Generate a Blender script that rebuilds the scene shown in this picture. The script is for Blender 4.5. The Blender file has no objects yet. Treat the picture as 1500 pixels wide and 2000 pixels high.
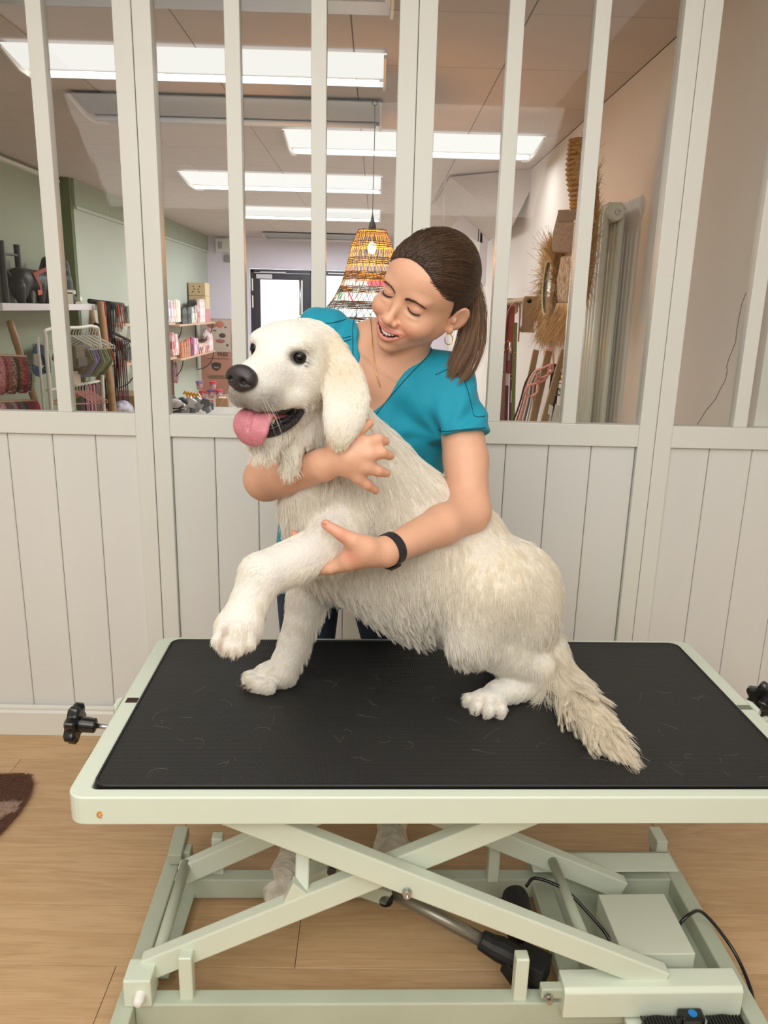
import bpy, math, random
import numpy as np
from mathutils import Vector, Matrix

# ------------------------------------------------------------------ camera
SC = bpy.context.scene
CAM_H, FPX, PITCH, ROLL, YAW = 1.3, 1512.3, 0.2566, 0.0250, 0.0150
_cy, _sy = math.cos(YAW), math.sin(YAW)
_F = np.array([_sy * math.cos(PITCH), _cy * math.cos(PITCH), -math.sin(PITCH)])
_R0 = np.array([_cy, -_sy, 0.0]); _U0 = np.cross(_R0, _F)
_R = math.cos(ROLL) * _R0 + math.sin(ROLL) * _U0
_U = -math.sin(ROLL) * _R0 + math.cos(ROLL) * _U0
cam_d = bpy.data.cameras.new('camera'); cam = bpy.data.objects.new('camera', cam_d)
SC.collection.objects.link(cam); SC.camera = cam
cam_d.sensor_fit = 'HORIZONTAL'; cam_d.sensor_width = 36.0; cam_d.lens = FPX * 36.0 / 1500.0
cam_d.clip_start = 0.05; cam_d.clip_end = 100
cam.matrix_world = Matrix(((_R[0], _U[0], -_F[0], 0), (_R[1], _U[1], -_F[1], 0), (_R[2], _U[2], -_F[2], CAM_H), (0, 0, 0, 1)))

# ------------------------------------------------------------------ world, exposure, room lamps, an added front fill
world = bpy.data.worlds.new('sky'); SC.world = world; world.use_nodes = True
world.node_tree.nodes['Background'].inputs[0].default_value = (0.93, 0.96, 1.0, 1)
world.node_tree.nodes['Background'].inputs[1].default_value = 4.0
SC.view_settings.view_transform = 'Standard'; SC.view_settings.look = 'None'
SC.view_settings.exposure = 0.0; SC.view_settings.gamma = 1.0; SC.view_settings.use_curve_mapping = False
SC.cycles.max_bounces = 8; SC.cycles.diffuse_bounces = 5; SC.cycles.glossy_bounces = 3
SC.cycles.transmission_bounces = 4; SC.cycles.transparent_max_bounces = 12
SC.cycles.sample_clamp_indirect = 5.0; SC.cycles.caustics_reflective = False; SC.cycles.caustics_refractive = False

def area_lamp(name, loc, sx, sy, power, col, rot=(0, 0, 0)):
    d = bpy.data.lights.new(name, 'AREA'); d.shape = 'RECTANGLE'; d.size = sx; d.size_y = sy; d.energy = power; d.color = col
    o = bpy.data.objects.new(name, d); SC.collection.objects.link(o); o.location = loc; o.rotation_euler = rot
    return o
WARM = (1.0, 0.985, 0.96)
area_lamp('ceiling_and_fill_lamp', (-0.3, 0.2, 2.46), 2.6, 1.8, 33, WARM)
area_lamp('ceiling_and_fill_lamp', (-0.4, -1.1, 2.25), 3.0, 1.0, 56, WARM, (math.radians(36), 0, 0))  # unseen tilted fill, added to brighten the partition from the front

# ------------------------------------------------------------------ pixel of the 1500x2000 photograph -> point in the room
def ray(px, py):
    return _F + _R * ((px - 750) / FPX) + _U * ((1000 - py) / FPX)
ORG = np.array([0, 0, CAM_H])
def at(px, py, Y):
    r = ray(px, py); return r * (Y / r[1]) + ORG
def atz(px, py, z):
    r = ray(px, py); return r * ((z - CAM_H) / r[2]) + ORG
def atx(px, py, x):
    r = ray(px, py); return r * (x / r[0]) + ORG

# ------------------------------------------------------------------ objects
COL = SC.collection
def empty(name, loc=(0, 0, 0), rz=0.0, parent=None):
    o = bpy.data.objects.new(name, None); COL.objects.link(o); o.location = tuple(loc); o.rotation_euler = (0, 0, rz)
    o.empty_display_size = 0.02
    if parent: o.parent = parent
    return o
def tag(o, label=None, cat=None, group=None, kind=None):
    if label: o['label'] = label
    if cat: o['category'] = cat
    if group: o['group'] = group
    if kind: o['kind'] = kind
    return o
def thing(name, label, cat, loc=(0, 0, 0), rz=0.0, group=None):
    return tag(empty(name, loc, rz), label, cat, group)
def copy_tree(o, parent=None):
    c = o.copy(); COL.objects.link(c)
    if parent: c.parent = parent
    for ch in o.children: copy_tree(ch, c)
    return c

class MB:
    """collects simple solids into one mesh"""
    def __init__(s): s.v = []; s.f = []; s.uv = None
    def add(s, vs, fs):
        b = len(s.v); s.v += [tuple(map(float, q)) for q in vs]; s.f += [tuple(i + b for i in f) for f in fs]; return s
    def box(s, x0, x1, y0, y1, z0, z1):
        return s.add([(x0, y0, z0), (x1, y0, z0), (x1, y1, z0), (x0, y1, z0), (x0, y0, z1), (x1, y0, z1), (x1, y1, z1), (x0, y1, z1)],
                     [(0, 3, 2, 1), (4, 5, 6, 7), (0, 1, 5, 4), (1, 2, 6, 5), (2, 3, 7, 6), (3, 0, 4, 7)])
    def bar(s, a, b, w, h, up=(0, 0, 1)):
        """rectangular bar from a to b, w across, h along up"""
        a = np.array(a, float); b = np.array(b, float); d = b - a; d /= np.linalg.norm(d)
        up = np.array(up, float); sd = np.cross(d, up); sd /= np.linalg.norm(sd); u = np.cross(sd, d)
        vs = []
        for p in (a, b):
            for i, j in ((-1, -1), (1, -1), (1, 1), (-1, 1)): vs.append(p + sd * i * w / 2 + u * j * h / 2)
        return s.add(vs, [(0, 1, 2, 3), (7, 6, 5, 4), (0, 4, 5, 1), (1, 5, 6, 2), (2, 6, 7, 3), (3, 7, 4, 0)])
    def tube(s, pts, r, seg=10, cap=True, flat=None):
        pts = np.array(pts, float); n = len(pts); r = np.broadcast_to(np.array(r, float), (n,))
        t = np.gradient(pts, axis=0); t /= np.linalg.norm(t, axis=1)[:, None] + 1e-12
        ref = np.array([0, 0, 1.0]) if abs(t[0][2]) < 0.9 else np.array([1.0, 0, 0])
        u = np.cross(ref, t[0]); u /= np.linalg.norm(u); vs = []
        for i in range(n):
            u = u - t[i] * (u @ t[i]); u /= np.linalg.norm(u) + 1e-12; w = np.cross(t[i], u)
            for k in range(seg):
                a = 2 * math.pi * k / seg
                fl = 1.0 if flat is None else flat
                vs.append(pts[i] + r[i] * (math.cos(a) * u + math.sin(a) * w * fl))
        fs = [(i * seg + k, i * seg + (k + 1) % seg, (i + 1) * seg + (k + 1) % seg, (i + 1) * seg + k) for i in range(n - 1) for k in range(seg)]
        if cap: fs += [tuple(range(seg))[::-1], tuple((n - 1) * seg + k for k in range(seg))]
        return s.add(vs, fs)
    def lathe(s, prof, c=(0, 0, 0), seg=20, axis='z', M=None):
        """prof = [(r, h)]"""
        vs = []
        for r, h in prof:
            for k in range(seg):
                a = 2 * math.pi * k / seg; p = (r * math.cos(a), r * math.sin(a), h)
                if axis == 'x': p = (h, p[0], p[1])
                if axis == 'y': p = (p[0], h, p[1])
                if M is not None: p = tuple(M @ np.array(p))
                vs.append((p[0] + c[0], p[1] + c[1], p[2] + c[2]))
        n = len(prof); fs = [(i * seg + k, i * seg + (k + 1) % seg, (i + 1) * seg + (k + 1) % seg, (i + 1) * seg + k) for i in range(n - 1) for k in range(seg)]
        if prof[0][0] > 1e-6: fs.append(tuple(range(seg))[::-1])
        if prof[-1][0] > 1e-6: fs.append(tuple((n - 1) * seg + k for k in range(seg)))
        return s.add(vs, fs)
    def ball(s, c, r, seg=12, rings=8, M=None):
        r = np.broadcast_to(np.array(r, float), (3,)); vs = []; c = np.array(c, float)
        for i in range(rings + 1):
            t = math.pi * i / rings
            for k in range(seg):
                a = 2 * math.pi * k / seg
                q = np.array([math.sin(t) * math.cos(a) * r[0], math.sin(t) * math.sin(a) * r[1], math.cos(t) * r[2]])
                vs.append(c + (M @ q if M is not None else q))
        return s.add(vs, [(i * seg + k, (i + 1) * seg + k, (i + 1) * seg + (k + 1) % seg, i * seg + (k + 1) % seg) for i in range(rings) for k in range(seg)])
    def prism(s, poly, d):
        """poly: 3-D points of one face, pushed along d"""
        n = len(poly); p = [np.array(q, float) for q in poly]; d = np.array(d, float)
        return s.add(p + [q + d for q in p], [tuple(range(n))[::-1], tuple(range(n, 2 * n))] + [(i, (i + 1) % n, n + (i + 1) % n, n + i) for i in range(n)])
    def ribbon(s, pts, w, th, side):
        """flat strap along pts, w across direction side"""
        pts = np.array(pts, float); n = len(pts); t = np.gradient(pts, axis=0); t /= np.linalg.norm(t, axis=1)[:, None] + 1e-12
        side = np.array(side, float); vs = []
        for i in range(n):
            sd = side - t[i] * (side @ t[i]); sd /= np.linalg.norm(sd) + 1e-9; nn = np.cross(t[i], sd)
            for a, b in ((-1, -1), (1, -1), (1, 1), (-1, 1)): vs.append(pts[i] + sd * a * w / 2 + nn * b * th / 2)
        fs = [(i * 4 + k, i * 4 + (k + 1) % 4, (i + 1) * 4 + (k + 1) % 4, (i + 1) * 4 + k) for i in range(n - 1) for k in range(4)]
        fs += [(3, 2, 1, 0), tuple((n - 1) * 4 + k for k in range(4))]
        return s.add(vs, fs)
    def build(s, name, m=None, parent=None, smooth=False, bevel=0.0, seg=2, fix=True):
        me = bpy.data.meshes.new(name); me.from_pydata(s.v, [], s.f)
        if fix:
            import bmesh
            bm = bmesh.new(); bm.from_mesh(me); bmesh.ops.recalc_face_normals(bm, faces=bm.faces); bm.to_mesh(me); bm.free()
        if smooth: me.shade_smooth() if hasattr(me, 'shade_smooth') else None
        o = bpy.data.objects.new(name, me); COL.objects.link(o)
        if m is not None: me.materials.append(m)
        if parent: o.parent = parent
        if bevel:
            b = o.modifiers.new('bevel', 'BEVEL'); b.width = bevel; b.segments = seg; b.limit_method = 'ANGLE'; b.angle_limit = 0.7
            b.harden_normals = False
        if smooth == 'auto':
            me.shade_smooth(); me.set_sharp_from_angle(angle=0.7)
        return o
def spline(pts, n=12):
    """Catmull-Rom through pts"""
    P = [np.array(p, float) for p in pts]; P = [2 * P[0] - P[1]] + P + [2 * P[-1] - P[-2]]; out = []
    for i in range(1, len(P) - 2):
        for k in range(n):
            t = k / n
            out.append(0.5 * ((2 * P[i]) + (-P[i - 1] + P[i + 1]) * t + (2 * P[i - 1] - 5 * P[i] + 4 * P[i + 1] - P[i + 2]) * t * t + (-P[i - 1] + 3 * P[i] - 3 * P[i + 1] + P[i + 2]) * t ** 3))
    out.append(P[-2]); return np.array(out)

# ------------------------------------------------------------------ materials
def srgb(r, g, b):
    return tuple((c / 255 / 12.92) if c / 255 <= 0.04045 else ((c / 255 + 0.055) / 1.055) ** 2.4 for c in (r, g, b)) + (1.0,)
MATS = {}
def mat(name, rgb, rough=0.5, metal=0.0, var=0.0, scale=12.0, bump=0.0, bscale=60.0, stretch=(1, 1, 1), rgb2=None, spec=0.5, coat=0.0,
        emit=0.0, sss=0.0, randvar=0.0, attr=None, trans=0.0, alpha=1.0, sheen=0.0):
    if name in MATS: return MATS[name]
    m = bpy.data.materials.new(name); m.use_nodes = True; nt = m.node_tree; N = nt.nodes; L = nt.links
    b = N['Principled BSDF']; c = srgb(*rgb); b.inputs['Base Color'].default_value = c; b.inputs['Roughness'].default_value = rough
    b.inputs['Metallic'].default_value = metal; b.inputs['Specular IOR Level'].default_value = spec; b.inputs['Coat Weight'].default_value = coat
    if sheen: b.inputs['Sheen Weight'].default_value = sheen
    if trans: b.inputs['Transmission Weight'].default_value = trans
    if alpha < 1: b.inputs['Alpha'].default_value = alpha
    if emit:
        b.inputs['Emission Color'].default_value = c; b.inputs['Emission Strength'].default_value = emit
    if sss:
        b.inputs['Subsurface Weight'].default_value = sss; b.inputs['Subsurface Radius'].default_value = (0.012, 0.005, 0.003); b.inputs['Subsurface Scale'].default_value = 1.0
    tc = mp = None
    if var or bump or rgb2:
        tc = N.new('ShaderNodeTexCoord'); mp = N.new('ShaderNodeMapping'); mp.inputs['Scale'].default_value = stretch
        L.new(tc.outputs['Object'], mp.inputs['Vector'])
    col = None
    if attr:
        a = N.new('ShaderNodeAttribute'); a.attribute_name = attr; col = a.outputs['Color']
    if var or rgb2:
        n = N.new('ShaderNodeTexNoise'); n.inputs['Scale'].default_value = scale; n.inputs['Detail'].default_value = 4; L.new(mp.outputs['Vector'], n.inputs['Vector'])
        mx = N.new('ShaderNodeMix'); mx.data_type = 'RGBA'
        rp = N.new('ShaderNodeMapRange'); rp.inputs['From Min'].default_value = 0.35; rp.inputs['From Max'].default_value = 0.65; L.new(n.outputs['Fac'], rp.inputs['Value'])
        L.new(rp.outputs['Result'], mx.inputs['Factor'])
        if rgb2: c2 = srgb(*rgb2)
        else: c2 = tuple(max(0, x * (1 - var)) for x in c[:3]) + (1,)
        if col is not None:
            mx.blend_type = 'MULTIPLY'; L.new(col, mx.inputs[6]); mx.inputs[7].default_value = (1 - var, 1 - var, 1 - var, 1)
        else:
            mx.inputs[6].default_value = c; mx.inputs[7].default_value = c2
        col = mx.outputs[2]
    if randvar:
        oi = N.new('ShaderNodeObjectInfo'); hs = N.new('ShaderNodeHueSaturation'); r2 = N.new('ShaderNodeMapRange')
        r2.inputs['To Min'].default_value = 1 - randvar; r2.inputs['To Max'].default_value = 1 + randvar
        L.new(oi.outputs['Random'], r2.inputs['Value']); L.new(r2.outputs['Result'], hs.inputs['Value'])
        if col is not None: L.new(col, hs.inputs['Color'])
        else: hs.inputs['Color'].default_value = c
        col = hs.outputs['Color']
    if col is not None: L.new(col, b.inputs['Base Color'])
    if bump:
        n2 = N.new('ShaderNodeTexNoise'); n2.inputs['Scale'].default_value = bscale; n2.inputs['Detail'].default_value = 5; L.new(mp.outputs['Vector'], n2.inputs['Vector'])
        bp = N.new('ShaderNodeBump'); bp.inputs['Strength'].default_value = bump; bp.inputs['Distance'].default_value = 0.01
        L.new(n2.outputs['Fac'], bp.inputs['Height']); L.new(bp.outputs['Normal'], b.inputs['Normal'])
    MATS[name] = m; return m

def glass_mat():
    m = bpy.data.materials.new('pane_glass'); m.use_nodes = True; N = m.node_tree.nodes; L = m.node_tree.links; N.clear()
    o = N.new('ShaderNodeOutputMaterial'); mx = N.new('ShaderNodeMixShader'); t = N.new('ShaderNodeBsdfTransparent'); g = N.new('ShaderNodeBsdfGlossy'); f = N.new('ShaderNodeFresnel')
    f.inputs['IOR'].default_value = 1.22; g.inputs['Roughness'].default_value = 0.015; t.inputs['Color'].default_value = (0.97, 0.985, 0.97, 1)
    # faint waviness of the pane in its reflections
    n = N.new('ShaderNodeTexNoise'); n.inputs['Scale'].default_value = 3.0; bp = N.new('ShaderNodeBump'); bp.inputs['Strength'].default_value = 0.02; bp.inputs['Distance'].default_value = 0.01
    L.new(n.outputs['Fac'], bp.inputs['Height']); L.new(bp.outputs['Normal'], g.inputs['Normal'])
    L.new(f.outputs[0], mx.inputs[0]); L.new(t.outputs[0], mx.inputs[1]); L.new(g.outputs[0], mx.inputs[2]); L.new(mx.outputs[0], o.inputs[0])
    return m
GLASS = glass_mat()

def emit_mat(name, rgb, strength):
    m = bpy.data.materials.new(name); m.use_nodes = True; N = m.node_tree.nodes; L = m.node_tree.links; N.clear()
    o = N.new('ShaderNodeOutputMaterial'); e = N.new('ShaderNodeEmission'); e.inputs[0].default_value = srgb(*rgb); e.inputs[1].default_value = strength
    L.new(e.outputs[0], o.inputs[0]); return m

# ------------------------------------------------------------------ implicit solids (bodies grown as one continuous surface)
class SDF:
    """ordered list of smooth unions / cuts, evaluated on any points"""
    def __init__(s): s.p = []
    def ell(s, c, r, k=0.02, M=None, op='+'):
        c = np.array(c, float); r = np.array(np.broadcast_to(r, (3,)), float)
        R = np.eye(3) if M is None else np.array(M, float)          # columns = axes of the ellipsoid
        s.p.append(('e', c, r, R, k, op)); return s
    def cone(s, a, b, ra, rb, k=0.02, op='+'):
        s.p.append(('c', np.array(a, float), np.array(b, float), ra, rb, k, op)); return s
    def chain(s, pts, rs, k=0.015, ks=0.004):
        for i in range(len(pts) - 1): s.cone(pts[i], pts[i + 1], rs[i], rs[i + 1], k if i == 0 else ks)
        return s
    def fn(s, f, lo, hi, k=0.01, op='+'):
        s.p.append(('f', f, np.array(lo, float), np.array(hi, float), k, op)); return s
    @staticmethod
    def dist(p, X):
        if p[0] == 'e':
            q = (X - p[1]) @ p[3]; k0 = np.sqrt(((q / p[2]) ** 2).sum(1)); k1 = np.sqrt(((q / p[2] ** 2) ** 2).sum(1)) + 1e-9
            return k0 * (k0 - 1.0) / k1
        if p[0] == 'c':
            a, b, ra, rb = p[1:5]; d = b - a; l2 = d @ d + 1e-12; rr = ra - rb
            t = ((X - a) @ d) / l2
            # shift so the radius is measured along the cone's normal
            q = X - a - np.outer(t, d); h = np.sqrt((q ** 2).sum(1)); l = math.sqrt(l2)
            t = np.clip(t - h * rr / l / max(l, 1e-6) , 0, 1)
            q = X - a - np.outer(t, d)
            return np.sqrt((q ** 2).sum(1)) - (ra + (rb - ra) * t)
        return p[1](X)
    @staticmethod
    def bbox(p):
        k = p[-2]
        if p[0] == 'e': m = p[2].max(); return p[1] - m - k, p[1] + m + k
        if p[0] == 'c': m = max(p[3], p[4]); return np.minimum(p[1], p[2]) - m - k, np.maximum(p[1], p[2]) + m + k
        return p[2] - k, p[3] + k
    @staticmethod
    def mix(a, b, k, op):
        if op == '+':
            if k <= 0: return np.minimum(a, b)
            h = np.maximum(k - np.abs(a - b), 0) / k; return np.minimum(a, b) - h * h * k * 0.25
        if k <= 0: return np.maximum(a, -b)
        h = np.maximum(k - np.abs(a + b), 0) / k; return np.maximum(a, -b) + h * h * k * 0.25
    def eval(s, X):
        X = np.asarray(X, float); v = np.full(len(X), 0.5)
        for p in s.p: v = s.mix(v, s.dist(p, X), p[-2], p[-1])
        return v
    def mesh(s, lo, hi, h, smooth=1, extra=None):
        """surface nets -> verts, quads"""
        lo = np.array(lo, float); hi = np.array(hi, float); n = np.ceil((hi - lo) / h).astype(int) + 1
        ax = [lo[i] + h * np.arange(n[i]) for i in range(3)]; V = np.full(tuple(n), 0.06, np.float32)
        for p in s.p:
            a, b = s.bbox(p); mrg = 3 * h
            i0 = np.maximum(np.floor((a - mrg - lo) / h).astype(int), 0); i1 = np.minimum(np.ceil((b + mrg - lo) / h).astype(int) + 1, n)
            if (i1 <= i0).any(): continue
            g = np.stack(np.meshgrid(*[ax[j][i0[j]:i1[j]] for j in range(3)], indexing='ij'), -1).reshape(-1, 3)
            sl = tuple(slice(i0[j], i1[j]) for j in range(3)); d = s.dist(p, g).reshape(tuple(i1 - i0)).astype(np.float32)
            V[sl] = s.mix(V[sl], d, p[-2], p[-1])
        ins = V < 0
        cnt = np.zeros(tuple(n - 1), np.int8)
        for dx in (0, 1):
            for dy in (0, 1):
                for dz in (0, 1): cnt += ins[dx:n[0] - 1 + dx, dy:n[1] - 1 + dy, dz:n[2] - 1 + dz]
        act = (cnt > 0) & (cnt < 8); I, J, K = np.nonzero(act); idx = np.full(tuple(n - 1), -1, np.int64); idx[I, J, K] = np.arange(len(I))
        acc = np.zeros((len(I), 3)); num = np.zeros(len(I)); cor = [(x, y, z) for x in (0, 1) for y in (0, 1) for z in (0, 1)]
        val = {c: V[I + c[0], J + c[1], K + c[2]].astype(float) for c in cor}
        for c in cor:
            for a in range(3):
                if c[a] == 0:
                    e = list(c); e[a] = 1; e = tuple(e); v0, v1 = val[c], val[e]; m = (v0 < 0) != (v1 < 0)
                    t = np.where(m, v0 / np.where(m, v0 - v1, 1), 0)
                    p = np.tile(np.array(c, float), (len(I), 1)); p[:, a] += t; acc[m] += p[m]; num[m] += 1
        P = lo + h * (np.stack([I, J, K], 1) + acc / num[:, None])
        Q = []
        for a in range(3):
            sl0 = [slice(0, n[j]) for j in range(3)]; b, c = (a + 1) % 3, (a + 2) % 3
            A0 = [slice(1, n[j] - 1) for j in range(3)]; A1 = [slice(1, n[j] - 1) for j in range(3)]
            A0[a] = slice(0, n[a] - 1); A1[a] = slice(1, n[a])
            s0, s1 = ins[tuple(A0)], ins[tuple(A1)]; ch = s0 != s1; E = np.stack(np.nonzero(ch), 1)
            if len(E) == 0: continue
            fl = s0[ch]; base = E.copy(); base[:, b] += 1; base[:, c] += 1
            def cell(db, dc):
                q = base.copy(); q[:, b] -= db; q[:, c] -= dc; return idx[q[:, 0], q[:, 1], q[:, 2]]
            q = np.stack([cell(1, 1), cell(0, 1), cell(0, 0), cell(1, 0)], 1); q[~fl] = q[~fl][:, ::-1]; Q.append(q)
        Q = np.concatenate(Q); Q = Q[(Q >= 0).all(1)]
        for _ in range(smooth):
            A = np.zeros_like(P); w = np.zeros(len(P))
            for k in range(4):
                i, j = Q[:, k], Q[:, (k + 1) % 4]
                for x, y in ((i, j), (j, i)):
                    for d in range(3): A[:, d] += np.bincount(x, P[y, d], len(P))
                    w += np.bincount(x, minlength=len(P))
            P = 0.5 * P + 0.5 * A / np.maximum(w, 1)[:, None]
        return P, Q

def mesh_obj(name, P, Q, m, parent=None, color=None, smooth=True):
    me = bpy.data.meshes.new(name); nv, nf = len(P), len(Q)
    me.vertices.add(nv); me.vertices.foreach_set('co', np.asarray(P, np.float32).ravel())
    me.loops.add(nf * 4); me.loops.foreach_set('vertex_index', np.asarray(Q, np.int32).ravel())
    me.polygons.add(nf); me.polygons.foreach_set('loop_start', np.arange(0, nf * 4, 4, dtype=np.int32)); 
    me.update(calc_edges=True); me.validate()
    if smooth: me.shade_smooth()
    if color is not None:
        a = me.color_attributes.new('tone', 'FLOAT_COLOR', 'POINT'); c = np.ones((nv, 4), np.float32); c[:, :3] = color; a.data.foreach_set('color', c.ravel())
    me.materials.append(m); o = bpy.data.objects.new(name, me); COL.objects.link(o)
    if parent: o.parent = parent
    return o

def quad_normals(P, Q):
    n = np.cross(P[Q[:, 2]] - P[Q[:, 0]], P[Q[:, 3]] - P[Q[:, 1]]); ar = np.linalg.norm(n, axis=1) + 1e-12
    vn = np.zeros_like(P)
    for k in range(4):
        for d in range(3): vn[:, d] += np.bincount(Q[:, k], n[:, d], len(P))
    vn /= np.linalg.norm(vn, axis=1)[:, None] + 1e-12
    return n / ar[:, None], ar * 0.5, vn

def hair_obj(name, S, rad, m, parent=None, tip=0.35, kind=None):
    """S: (n, k, 3) strand points"""
    n, k, _ = S.shape
    hc = bpy.data.hair_curves.new(name); hc.add_curves([k] * n)
    hc.attributes['position'].data.foreach_set('vector', np.asarray(S, np.float32).ravel())
    r = hc.attributes.get('radius') or hc.attributes.new('radius', 'FLOAT', 'POINT')
    rad = np.broadcast_to(np.asarray(rad, float).reshape(-1, 1), (n, 1)); prof = np.linspace(1, tip, k)[None, :]
    r.data.foreach_set('value', (rad * prof).astype(np.float32).ravel())
    hc.materials.append(m); o = bpy.data.objects.new(name, hc); COL.objects.link(o)
    if parent: o.parent = parent
    if kind: o['kind'] = kind
    return o
# ================================================================== the grooming room: floor, partition, shell
D = 2.161
rnd = random.Random(7)
M_WHITE = mat('partition_paint', (224, 224, 216), 0.45, var=0.03, scale=3, bump=0.03, bscale=40)
M_BOARD = mat('board_paint', (224, 224, 219), 0.5, var=0.05, scale=2.5, bump=0.12, bscale=30, stretch=(1, 1, 0.15), randvar=0.012)
M_WALL = mat('plaster_wall', (222, 217, 210), 0.8, var=0.08, scale=2.5, bump=0.25, bscale=9)
M_JOINT = mat('dark_joint', (70, 55, 40), 0.9)

def wood_mat(name, c1, c2, c3, sc=1.0):
    m = bpy.data.materials.new(name); m.use_nodes = True; nt = m.node_tree; N = nt.nodes; L = nt.links; b = N['Principled BSDF']
    tc = N.new('ShaderNodeTexCoord'); oi = N.new('ShaderNodeObjectInfo'); ad = N.new('ShaderNodeVectorMath'); ad.operation = 'ADD'
    cx = N.new('ShaderNodeVectorMath'); cx.operation = 'SCALE'; cx.inputs[0].default_value = (7, 13, 0); L.new(oi.outputs['Random'], cx.inputs['Scale'])
    L.new(tc.outputs['Object'], ad.inputs[0]); L.new(cx.outputs[0], ad.inputs[1])
    mp = N.new('ShaderNodeMapping'); mp.inputs['Scale'].default_value = (0.9 * sc, 7.5 * sc, 1); L.new(ad.outputs[0], mp.inputs['Vector'])
    n1 = N.new('ShaderNodeTexNoise'); n1.inputs['Scale'].default_value = 2.2; n1.inputs['Detail'].default_value = 3; n1.inputs['Distortion'].default_value = 0.9; L.new(mp.outputs[0], n1.inputs['Vector'])
    mt = N.new('ShaderNodeMath'); mt.operation = 'MULTIPLY'; mt.inputs[1].default_value = 9.0; L.new(n1.outputs['Fac'], mt.inputs[0])
    fr = N.new('ShaderNodeMath'); fr.operation = 'PINGPONG'; fr.inputs[1].default_value = 1.0; L.new(mt.outputs[0], fr.inputs[0])
    n2 = N.new('ShaderNodeTexNoise'); n2.inputs['Scale'].default_value = 14; n2.inputs['Detail'].default_value = 8; n2.inputs['Roughness'].default_value = 0.7
    mp2 = N.new('ShaderNodeMapping'); mp2.inputs['Scale'].default_value = (0.6 * sc, 14 * sc, 1); L.new(ad.outputs[0], mp2.inputs['Vector']); L.new(mp2.outputs[0], n2.inputs['Vector'])
    n3 = N.new('ShaderNodeTexNoise'); n3.inputs['Scale'].default_value = 1.1; L.new(mp.outputs[0], n3.inputs['Vector'])
    m1 = N.new('ShaderNodeMix'); m1.data_type = 'RGBA'; m1.inputs[6].default_value = srgb(*c1); m1.inputs[7].default_value = srgb(*c2)
    a = N.new('ShaderNodeMath'); a.operation = 'MULTIPLY'; a.inputs[1].default_value = 0.5; L.new(fr.outputs[0], a.inputs[0])
    a2 = N.new('ShaderNodeMath'); a2.operation = 'ADD'; L.new(a.outputs[0], a2.inputs[0]); a3 = N.new('ShaderNodeMath'); a3.operation = 'MULTIPLY'; a3.inputs[1].default_value = 0.55; L.new(n3.outputs['Fac'], a3.inputs[0]); L.new(a3.outputs[0], a2.inputs[1])
    L.new(a2.outputs[0], m1.inputs['Factor'])
    m2 = N.new('ShaderNodeMix'); m2.data_type = 'RGBA'; L.new(m1.outputs[2], m2.inputs[6]); m2.inputs[7].default_value = srgb(*c3)
    rp = N.new('ShaderNodeMapRange'); rp.inputs['From Min'].default_value = 0.5; rp.inputs['From Max'].default_value = 0.72; rp.inputs['To Max'].default_value = 0.6; L.new(n2.outputs['Fac'], rp.inputs['Value']); L.new(rp.outputs[0], m2.inputs['Factor'])
    hs = N.new('ShaderNodeHueSaturation'); r2 = N.new('ShaderNodeMapRange'); r2.inputs['To Min'].default_value = 0.92; r2.inputs['To Max'].default_value = 1.05; L.new(oi.outputs['Random'], r2.inputs['Value']); L.new(r2.outputs[0], hs.inputs['Value']); L.new(m2.outputs[2], hs.inputs['Color'])
    L.new(hs.outputs[0], b.inputs['Base Color']); b.inputs['Roughness'].default_value = 0.42
    bp = N.new('ShaderNodeBump'); bp.inputs['Strength'].default_value = 0.08; bp.inputs['Distance'].default_value = 0.003; L.new(n2.outputs['Fac'], bp.inputs['Height']); L.new(bp.outputs[0], b.inputs['Normal'])
    return m
M_OAK = wood_mat('oak_plank', (208, 175, 134), (186, 150, 108), (160, 124, 86))

floor = tag(MB().box(-2.4, 1.72, -1.6, 2.2, -0.06, -0.004).build('floor', M_JOINT), kind='structure')
# planks run along x; the seams follow the photograph
rows = [2.2, 2.02, 1.85, 1.655, 1.452, 1.288, 1.125, 0.96, 0.79, 0.6, 0.4, 0.2]
for i in range(len(rows) - 1):
    y1, y0 = rows[i], rows[i + 1]
    ends = {4: [-1.4, -0.139, 1.08, 1.72], 5: [-2.1, -0.50, 0.72, 1.72]}.get(i)
    if ends is None:
        x = -2.4 + rnd.random() * 1.1; ends = [-2.4]
        while x < 1.6: ends.append(x); x += 1.22
        ends.append(1.72)
    else: ends = [-2.4] + ends
    for a, b_ in zip(ends[:-1], ends[1:]):
        if b_ - a < 0.05: continue
        cxx = (a + b_) / 2; cyy = (y0 + y1) / 2
        o = MB().box(a - cxx + 0.0006, b_ - cxx - 0.0006, y0 - cyy + 0.0006, y1 - cyy - 0.0006, -0.01, 0.0).build('plank', M_OAK, floor, bevel=0.0006, seg=1)
        o.location = (cxx, cyy, 0)

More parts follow.
